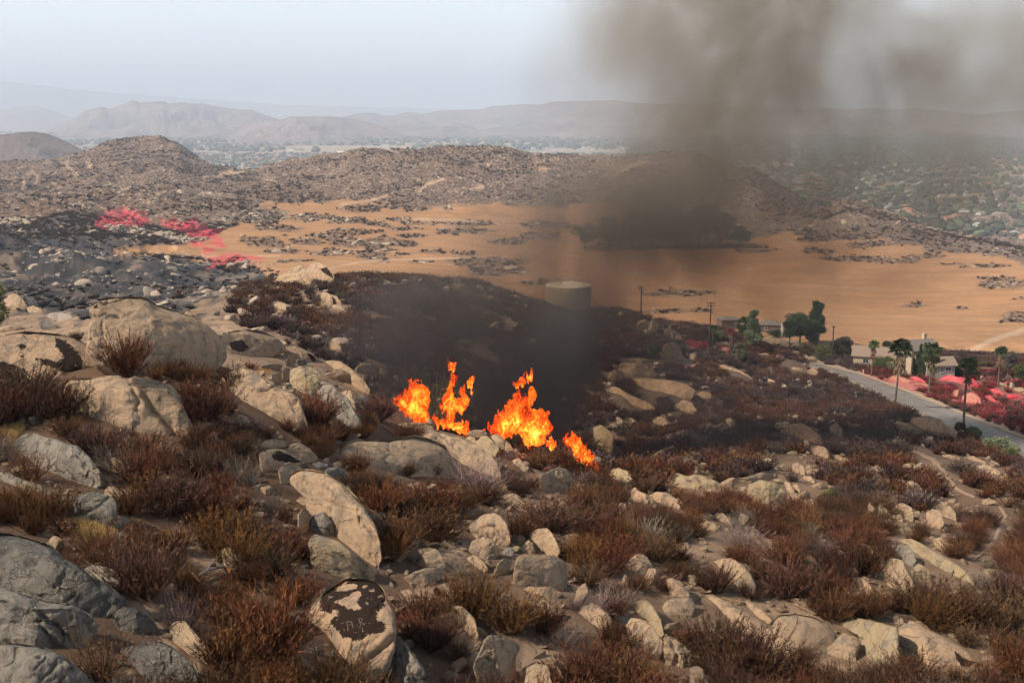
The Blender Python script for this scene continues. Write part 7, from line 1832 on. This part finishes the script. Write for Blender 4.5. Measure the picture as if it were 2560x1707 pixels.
# ---- houses
def house(label, c, x, y_, w, d, h, rh, rz, wall, roof, wins, yd=None, name='house', gable=True, chimney=None, garage=None):
    p, k, u, v = foot(c, x, y_, yd)
    r = empty(name, p, rz); tag(r, label, 'house')
    MB().box((0, 0, h / 2 - 0.6), (w, d, h + 1.2)).obj('wall', M[wall], r)
    e = 0.35; t = 0.16
    if gable:   # ridge runs along x
        g = MB()
        for s in (-1, 1):
            g.add([(s * w / 2, -d / 2, h), (s * w / 2, d / 2, h), (s * w / 2, 0, h + rh)], [(0, 1, 2) if s > 0 else (1, 0, 2)])
        g.obj('gable', M[wall], r)
        for s in (-1, 1):
            ov = e * rh / (d / 2)
            A = [(-w / 2 - e, s * (d / 2 + e), h - ov), (w / 2 + e, s * (d / 2 + e), h - ov), (w / 2 + e, 0, h + rh), (-w / 2 - e, 0, h + rh)]
            V = A + [(a, b, z + t) for a, b, z in A]
            MB().add(V, [(0, 1, 2, 3), (7, 6, 5, 4), (0, 4, 5, 1), (1, 5, 6, 2), (2, 6, 7, 3), (3, 7, 4, 0)]).obj('roof_slope', M[roof], r)
    else:
        q = min(w, d) / 2
        V = [(-w / 2 - e, -d / 2 - e, h), (w / 2 + e, -d / 2 - e, h), (w / 2 + e, d / 2 + e, h), (-w / 2 - e, d / 2 + e, h), (-w / 2 + q, 0, h + rh), (w / 2 - q, 0, h + rh)]
        MB().add(V, [(0, 1, 5, 4), (2, 3, 4, 5), (1, 2, 5), (3, 0, 4), (0, 3, 2, 1)]).obj('roof', M[roof], r)
    for (face, pos, z0, ww, wh) in wins:
        fr = MB(); pn = MB()
        if face == 's': cx, cyy, dx, dy = pos, -d / 2, ww, 0.08
        elif face == 'w': cx, cyy, dx, dy = -w / 2, pos, 0.08, ww
        elif face == 'e': cx, cyy, dx, dy = w / 2, pos, 0.08, ww
        if face == 's':
            for sx in (-1, 1): fr.box((cx + sx * ww / 2, cyy - 0.03, z0), (0.08, 0.1, wh + 0.08))
            for sz in (-1, 1): fr.box((cx, cyy - 0.03, z0 + sz * wh / 2), (ww - 0.08, 0.1, 0.08))
            fr.box((cx, cyy - 0.025, z0), (0.05, 0.06, wh - 0.08))
            pn.box((cx, cyy - 0.01, z0), (ww - 0.06, 0.03, wh - 0.06))
        else:
            s = -1 if face == 'w' else 1
            for sx in (-1, 1): fr.box((cx + s * 0.03, cyy + sx * ww / 2, z0), (0.1, 0.08, wh + 0.08))
            for sz in (-1, 1): fr.box((cx + s * 0.03, cyy, z0 + sz * wh / 2), (0.1, ww - 0.08, 0.08))
            pn.box((cx + s * 0.01, cyy, z0), (0.03, ww - 0.06, wh - 0.06))
        f = fr.obj('window', M['trim'], r); pn.obj('pane', M['glass'], f)
    if chimney: MB().box((chimney[0], chimney[1], h + rh * 0.6 + 0.5), (0.6, 0.6, rh * 0.8 + 1.0)).obj('chimney', M[wall], r)
    return r
house('tan house with a long brown roof, left of the tall thin palm', 'L', 1010, 470, 6.4, 4.0, 1.9, 1.15, R(-20), 'stucco', 'roof', [('s', 1.2, 1.0, 0.9, 0.8), ('s', -1.2, 1.0, 0.9, 0.8), ('w', 0, 1.1, 0.7, 0.7)])
house('two-storey gabled house behind the cypresses', 'L', 1390, 545, 5.0, 3.4, 4.3, 1.2, R(20), 'stucco', 'roofd', [('w', -0.7, 3.2, 0.55, 0.75), ('w', 0.6, 3.2, 0.55, 0.75), ('s', -1.4, 3.3, 0.7, 0.7), ('s', 1.0, 3.3, 0.8, 0.7), ('s', 0.2, 1.2, 0.9, 0.9)], chimney=(1.5, 0.4))
house('low grey wing of the gabled house, right of the cypresses', 'L', 1570, 560, 4.6, 3.0, 2.0, 0.9, R(5), 'stucco2', 'roof', [('s', 1.2, 1.3, 0.9, 0.7), ('s', -0.9, 1.3, 0.5, 0.6), ('s', 0.2, 1.2, 0.5, 0.9)])
house('brown windowed house in the smoke behind the small palms', 'O', 1130, 525, 4.8, 3.6, 2.5, 0.7, R(12), 'brownwall', 'roofd', [('s', 1.0, 1.5, 0.28, 0.5), ('s', 1.55, 1.5, 0.28, 0.5)], gable=False)
house('brown hip-roofed house left of the white pillar', 'O', 1590, 565, 5.2, 3.8, 2.1, 1.1, R(-8), 'brownwall', 'roofd', [('s', -1.2, 1.2, 0.7, 0.7)], gable=False)
p, k, u, v = foot('O', 1716, 606)
pr = empty('pillar', p); tag(pr, 'white stuccoed pillar at the edge of the dark trees', 'pillar')
MB().box((0, 0, 1.4), (0.42, 0.42, 2.9)).obj('shaft', M['white'], pr); MB().box((0, 0, 2.95), (0.56, 0.56, 0.16)).obj('cap', M['white'], pr)
# ---- water tank
p = pix(1420, 790, 190); p.z = float(ground(p.x, p.y)) - 0.4
tk = empty('water_tank', p); tag(tk, 'large olive steel water tank with a pale flat roof, half veiled by smoke', 'water tank')
k = (p.y * CP - p.z * SP) / F_PX
TR = 56.5 * k; ztop = pix(1420, 713, 190).z - p.z
m = MB(); n = 64
for j in range(5):
    z0, z1 = ztop * j / 5, ztop * (j + 1) / 5 - 0.02
    m.tube([(0, 0, z0), (0, 0, z1)], TR + (0.012 if j % 2 else 0), n, False); m.tube([(0, 0, z1), (0, 0, z1 + 0.02)], TR - 0.01, n, False)
m.obj('shell', M['tank'], tk, None, True)
m = MB(); V = [(TR * 1.01 * math.cos(2 * math.pi * i / n), TR * 1.01 * math.sin(2 * math.pi * i / n), ztop) for i in range(n)]
V += [(a * 0.98, b * 0.98, z + 0.12) for a, b, z in V] + [(0, 0, ztop + 0.32)]
m.add(V, [(i, (i + 1) % n, n + (i + 1) % n, n + i) for i in range(n)] + [(n + i, n + (i + 1) % n, 2 * n) for i in range(n)]); m.obj('roof', M['tankroof'], tk)
m = MB()
for i in range(14):
    a = R(60) + i * R(6.5); m.tube([(TR * 0.97 * math.cos(a), TR * 0.97 * math.sin(a), ztop + 0.1), (TR * 0.97 * math.cos(a), TR * 0.97 * math.sin(a), ztop + 0.65)], 0.025, 4)
m.tube([(TR * 0.97 * math.cos(R(60) + i * R(6.5)), TR * 0.97 * math.sin(R(60) + i * R(6.5)), ztop + 0.65) for i in range(14)], 0.025, 4)
m.obj('railing', M['metal'], tk)
MB().tube([(TR * 0.2, -TR * 0.1, ztop + 0.2), (TR * 0.2, -TR * 0.1, ztop + 0.55)], 0.3, 12).obj('hatch', M['tankroof'], tk)
MB().tube([(-TR * 0.3, TR * 0.2, ztop + 0.2), (-TR * 0.3, TR * 0.2, ztop + 0.7)], 0.15, 10).obj('vent', M['metal'], tk)
# ---- utility poles
def pole(c, x, y_, top, label, arms):
    p, k, u, v = foot(c, x, y_); H = (y_ - top) * CROPS[c][2] * k
    r = empty('utility_pole', p, R(12)); tag(r, label, 'utility pole', 'wooden utility poles')
    MB().tube([(0, 0, -0.5), (0, 0, H)], [0.15, 0.10], 8).obj('post', M['wood'], r)
    for i, (z, L) in enumerate(arms):
        a = MB().box((0, 0, H - z), (L, 0.1, 0.12)).obj('crossarm', M['wood'], r)
        for s in (-0.45, 0.45): MB().tube([(s * L, 0, H - z + 0.06), (s * L, 0, H - z + 0.22)], 0.04, 6).obj('insulator', M['metal'], a)
    if len(arms) > 1: MB().tube([(0.28, 0, H - 1.5), (0.28, 0, H - 1.0)], 0.16, 8).obj('transformer', M['metal'], r)
pole('O', 182, 432, 62, 'leftmost utility pole on the rocky knoll right of the tank', [(0.25, 1.5), (0.7, 1.3)])
pole('O', 930, 745, 232, 'second utility pole, right of the crimson retardant rock', [(0.2, 1.5), (0.65, 1.5)])
pole('O', 2262, 890, 488, 'third utility pole, left of the round green tree', [(0.3, 0.8)])
p, k, u, v = foot('L', 918, 556)
sp = MB().box((0, 0, 0.35), (0.12, 0.12, 0.9)).obj('marker_post', M['white'], None, p); tag(sp, 'short pale marker post at the bend of the road', 'post')
# ------------------------------------------------------------------ flames: solid ragged tongues that glow
def flame_mat():
    t = NT('flame')
    tc = t.N('ShaderNodeNewGeometry').outputs['Position']
    core = t.attr('core').outputs['Fac']
    st = t.vmul(tc, (1.0, 1.0, 0.62))
    n1 = t.noise(st, 1.25, 6, 0.62, 1.2)
    n2 = t.noise(st, 3.4, 6, 0.70, 2.2)
    rid = t.math('SUBTRACT', 1.0, t.math('MULTIPLY', t.math('ABSOLUTE', t.math('SUBTRACT', n2, 0.5)), 3.4))
    x = t.math('ADD', t.math('MULTIPLY', n1, 1.15), t.math('MULTIPLY', rid, 0.36))
    x = t.math('ADD', x, t.math('MULTIPLY', core, 0.42))
    x = t.math('SUBTRACT', x, 0.46)
    cr = t.N('ShaderNodeValToRGB', {0: x}); e = cr.color_ramp
    while len(e.elements) > 1: e.elements.remove(e.elements[0])
    stops = [(0.0, (0.05, 0.002, 0.001)), (0.34, (0.22, 0.008, 0.002)), (0.47, (0.75, 0.055, 0.006)), (0.60, (1.0, 0.17, 0.012)), (0.74, (1.0, 0.36, 0.03)), (0.90, (1.0, 0.68, 0.12)), (1.0, (1.0, 0.85, 0.3))]
    e.elements[0].position = 0.0; e.elements[0].color = (*stops[0][1], 1)
    for p, c in stops[1:]:
        q = e.elements.new(p); q.color = (*c, 1)
    em = t.N('ShaderNodeEmission', {'Color': cr.outputs[0], 'Strength': t.mapr(x, 0.3, 0.9, 0.9, 2.3)})
    tr = t.N('ShaderNodeBsdfTransparent')
    al = t.math('ADD', x, t.math('MULTIPLY', core, 0.25))
    mx = t.N('ShaderNodeMixShader', {0: t.mapr(al, 0.30, 0.50), 1: tr.outputs[0], 2: em.outputs[0]})
    t.t.links.new(mx.outputs[0], t.out.inputs['Surface'])
    return t.m
M['flame'] = flame_mat()

def flame_part(polys, y, thick, seed, step=4.0, rag=13):
    """outline cut from a ragged field, given real thickness front and back"""
    allV, allF, core = [], [], []; off = 0
    for P0 in polys:
        P = cp('N', P0) ; s_ = CROPS['N'][2] * step
        u = np.arange(P[:, 0].min() - 12, P[:, 0].max() + 12, s_); v = np.arange(P[:, 1].min() - 12, P[:, 1].max() + 12, s_)
        Ug, Vg = np.meshgrid(u, v)
        wu = fbm2(Ug / 5, Vg / 9, 5, seed + 1) * 4.5; wv = fbm2(Ug / 5, Vg / 12, 5, seed + 2) * 8.0
        d = sdist(Ug + wu, Vg + wv, P) + fbm2(Ug / 3.2, Vg / 6.5, 3, seed) * rag * CROPS['N'][2] * 0.7 + 1.8
        ins = d > 0
        cell = ins[:-1, :-1] & ins[1:, :-1] & ins[:-1, 1:] & ins[1:, 1:]
        used = np.zeros_like(ins)
        used[:-1, :-1] |= cell; used[1:, :-1] |= cell; used[:-1, 1:] |= cell; used[1:, 1:] |= cell
        if cell.sum() < 3: continue
        dm = max(d.max(), 1)
        k = (y * 1.02) / F_PX
        T = np.sqrt(np.clip(d / dm, 0.001, 1)) * thick
        bulge = fbm2(Ug / 14, Vg / 20, 4, seed + 5) * thick * 0.5
        # a vertex is on the rim when any neighbouring cell is missing
        full = np.zeros_like(ins, int)
        full[:-1, :-1] += cell; full[1:, :-1] += cell; full[:-1, 1:] += cell; full[1:, 1:] += cell
        T = np.where(full < 4, 0.03, T)
        s = s_of_v(Vg); a = a_of(Ug, s)
        ids = -np.ones(ins.shape, int); ids[used] = np.arange(used.sum())
        n = int(used.sum())
        hh = (P[:, 1].max() - Vg) / (P[:, 1].max() - P[:, 1].min())
        for sgn in (-1, 1):
            yy = y + sgn * T + bulge * (full >= 4)
            X = (a * y)[used]; Z_ = (s * y)[used]
            allV.append(np.stack([X, yy[used], Z_], -1))
            core.append((np.clip(d / dm, 0, 1) * (1.25 - hh))[used])
            a0, a1, a2, a3 = ids[:-1, :-1][cell], ids[:-1, 1:][cell], ids[1:, 1:][cell], ids[1:, :-1][cell]
            Fq = np.stack([a0, a1, a2, a3] if sgn > 0 else [a3, a2, a1, a0], -1) + off
            allF.append(Fq); off += n
    return np.concatenate(allV), np.concatenate(allF), np.concatenate(core)

FL = [
 ('leftmost orange flame with a yellow heart, behind the pale shoulder rock', 61, [
   [(95, 520), (110, 470), (170, 420), (215, 365), (285, 350), (300, 310), (215, 240), (285, 275), (345, 305), (415, 325), (445, 390), (468, 440), (455, 520), (445, 600), (460, 660), (425, 735), (330, 720), (270, 670), (200, 600), (130, 550)]]),
 ('forked flame with a tall thin tongue, second from the left', 60, [
   [(640, 640), (600, 580), (562, 565), (600, 520), (570, 480), (605, 470), (610, 410), (650, 380), (660, 330), (690, 290), (675, 235), (745, 232), (740, 290), (700, 330), (680, 370), (712, 420), (720, 490), (760, 500), (790, 440), (770, 400), (780, 335), (805, 350), (805, 420), (850, 450), (868, 525), (830, 560), (790, 600), (740, 620), (700, 680), (740, 710), (830, 712), (865, 740), (872, 800), (820, 830), (740, 800), (640, 770), (560, 745), (520, 720), (480, 610), (520, 650), (560, 690), (610, 700)],
   [(645, 140), (660, 108), (700, 105), (735, 115), (720, 150), (690, 172), (655, 165)], [(845, 320), (870, 250), (910, 240), (900, 280), (870, 320), (895, 360), (890, 415), (865, 370)]]),
 ('widest and tallest flame, third from the left, above the split rock', 58, [
   [(1030, 800), (1060, 740), (1110, 730), (1110, 690), (1150, 640), (1230, 570), (1260, 500), (1310, 440), (1345, 415), (1400, 430), (1440, 470), (1460, 400), (1490, 330), (1515, 380), (1540, 440), (1510, 510), (1465, 560), (1470, 600), (1560, 595), (1660, 615), (1645, 690), (1700, 760), (1690, 810), (1650, 850), (1620, 920), (1560, 945), (1440, 950), (1400, 890), (1360, 810), (1300, 800), (1240, 845), (1140, 830), (1080, 815)],
   [(1430, 220), (1500, 195), (1512, 235), (1460, 270)], [(1340, 300), (1400, 260), (1430, 300), (1400, 360), (1330, 330)], [(1640, 915), (1680, 925), (1740, 900), (1745, 965), (1690, 975)]]),
 ('smallest S-shaped flame, rightmost, before the dim brown boulder', 61, [
   [(1815, 860), (1880, 845), (1940, 815), (1990, 850), (1990, 900), (2040, 930), (2045, 985), (2030, 1010), (2100, 1020), (2128, 1070), (2090, 1110), (2150, 1130), (2170, 1180), (2150, 1215), (2080, 1190), (2000, 1150), (1940, 1110), (1930, 1060), (1960, 1020), (1925, 985), (1860, 965), (1820, 920)]]),
]
for i, (lab, y, polys) in enumerate(FL):
    V, Fq, core = flame_part(polys, y, [0.75, 0.6, 0.85, 0.5][i], 500 + i * 11)
    b = V[np.argmin(V[:, 2])].copy()
    me = new_mesh('flame', V - b, Fq, M['flame'], True, {'core': core})
    o = link('flame', me, None, b); tag(o, lab, 'flame', 'flames along the ridge')

# ------------------------------------------------------------------ smoke: one body of uneven density
PUFF = [  # u, v, half width, half height (pixels), distance, half depth (m), weight
 (1130, 960, 270, 240, 80, 10, 0.15), (1300, 1000, 200, 220, 81, 10, 0.25), (1400, 940, 130, 270, 82, 9, 0.38), (1000, 830, 220, 170, 85, 9, 0.17), (1180, 800, 330, 180, 88, 10, 0.17),
 (1440, 800, 190, 230, 90, 10, 0.20), (1330, 610, 280, 180, 92, 10, 0.12), (1560, 660, 310, 190, 95, 11, 0.17), (1520, 520, 300, 160, 94, 10, 0.15), (1700, 520, 370, 200, 97, 11, 0.18),
 (1760, 380, 290, 210, 98, 11, 0.16), (1850, 250, 330, 220, 100, 11, 0.14), (1880, 90, 380, 230, 103, 12, 0.13), (1930, -80, 420, 200, 106, 12, 0.12),
 (2230, 280, 480, 190, 104, 12, 0.085), (2330, 90, 480, 230, 108, 12, 0.085), (2660, 200, 380, 280, 108, 12, 0.08), (1560, 200, 320, 220, 100, 12, 0.060), (1640, 30, 340, 200, 104, 12, 0.070),
 (1680, 1030, 360, 220, 84, 10, 0.085), (1560, 880, 280, 200, 90, 10, 0.085), (2040, 1010, 420, 190, 86, 9, 0.055), (2200, 450, 540, 170, 102, 11, 0.12), (1980, 660, 520, 190, 100, 10, 0.115), (1880, 820, 400, 130, 95, 9, 0.045),
]
def smoke():
    t = NT('smoke')
    pos = t.N('ShaderNodeNewGeometry').outputs['Position']
    tot = None; bm = bmesh.new()
    for (u, v, ru, rv, y, ry, w) in PUFF:
        c = pix(u, v, y); k = y / F_PX * 1.03
        rx, rz = ru * k, rv * k
        bmesh.ops.create_icosphere(bm, subdivisions=3, radius=1.0, matrix=Matrix.Translation(c) @ Matrix.Diagonal((rx * 1.02, ry * 1.02, rz * 1.02, 1)))
        a = t.N('ShaderNodeVectorMath', {0: pos, 1: c}, operation='SUBTRACT').outputs[0]
        b = t.N('ShaderNodeVectorMath', {0: a, 1: (1 / rx, 1 / ry, 1 / rz)}, operation='MULTIPLY').outputs[0]
        d = t.N('ShaderNodeVectorMath', {0: b, 1: b}, operation='DOT_PRODUCT').outputs['Value']
        g = t.math('SUBTRACT', 1.0, d, True)
        g = t.math('MULTIPLY', t.math('MULTIPLY', g, g), w * 1.35)
        tot = g if tot is None else t.math('ADD', tot, g)
    st = t.vmul(pos, (1.0, 0.6, 0.75))
    n = t.noise(st, 0.16, 6, 0.60, 0.5)
    n2 = t.mapr(n, 0.34, 0.68, 0.25, 1.65)
    den = t.math('MULTIPLY', tot, n2)
    hgt = t.mapr(t.N('ShaderNodeSeparateXYZ', {0: pos}).outputs[2], -18.0, 4.0)
    sc_ = t.mix(hgt, (0.058, 0.060, 0.072), (0.33, 0.315, 0.29))          # thick and sooty low down, paler and thinner above
    pv = t.N('ShaderNodeVolumePrincipled', {'Color': sc_, 'Absorption Color': (0.14, 0.08, 0.03, 1), 'Density': den, 'Anisotropy': 0.1})
    t.t.links.new(pv.outputs[0], t.out.inputs['Volume'])
    me = bpy.data.meshes.new('smoke'); bm.to_mesh(me); bm.free()
    tmp = bpy.data.objects.new('smoke_hull', me); COL.objects.link(tmp)
    md = tmp.modifiers.new('r', 'REMESH'); md.mode = 'VOXEL'; md.voxel_size = 0.9
    bpy.context.view_layer.update()
    me2 = bpy.data.meshes.new_from_object(tmp.evaluated_get(bpy.context.evaluated_depsgraph_get()))
    bpy.data.objects.remove(tmp)
    me2.name = 'smoke'; me2.materials.clear(); me2.materials.append(t.m)
    o = link('smoke', me2); tag(o, 'dark brown smoke rising from the flames and drifting right', None, None, 'stuff')

smoke()
# ------------------------------------------------------------------ haze: one closed box of even air round everything
hm = NT('thin_air')
hv = hm.N('ShaderNodeVolumePrincipled', {'Color': (0.74, 0.85, 1.0, 1), 'Density': 1.35e-4, 'Anisotropy': 0.0})
hm.t.links.new(hv.outputs[0], hm.out.inputs['Volume'])
tag(MB().box((0, 13950, 330), (76000, 34300, 1000)).obj('haze', hm.m), 'thin pale haze over the whole valley', None, None, 'stuff')
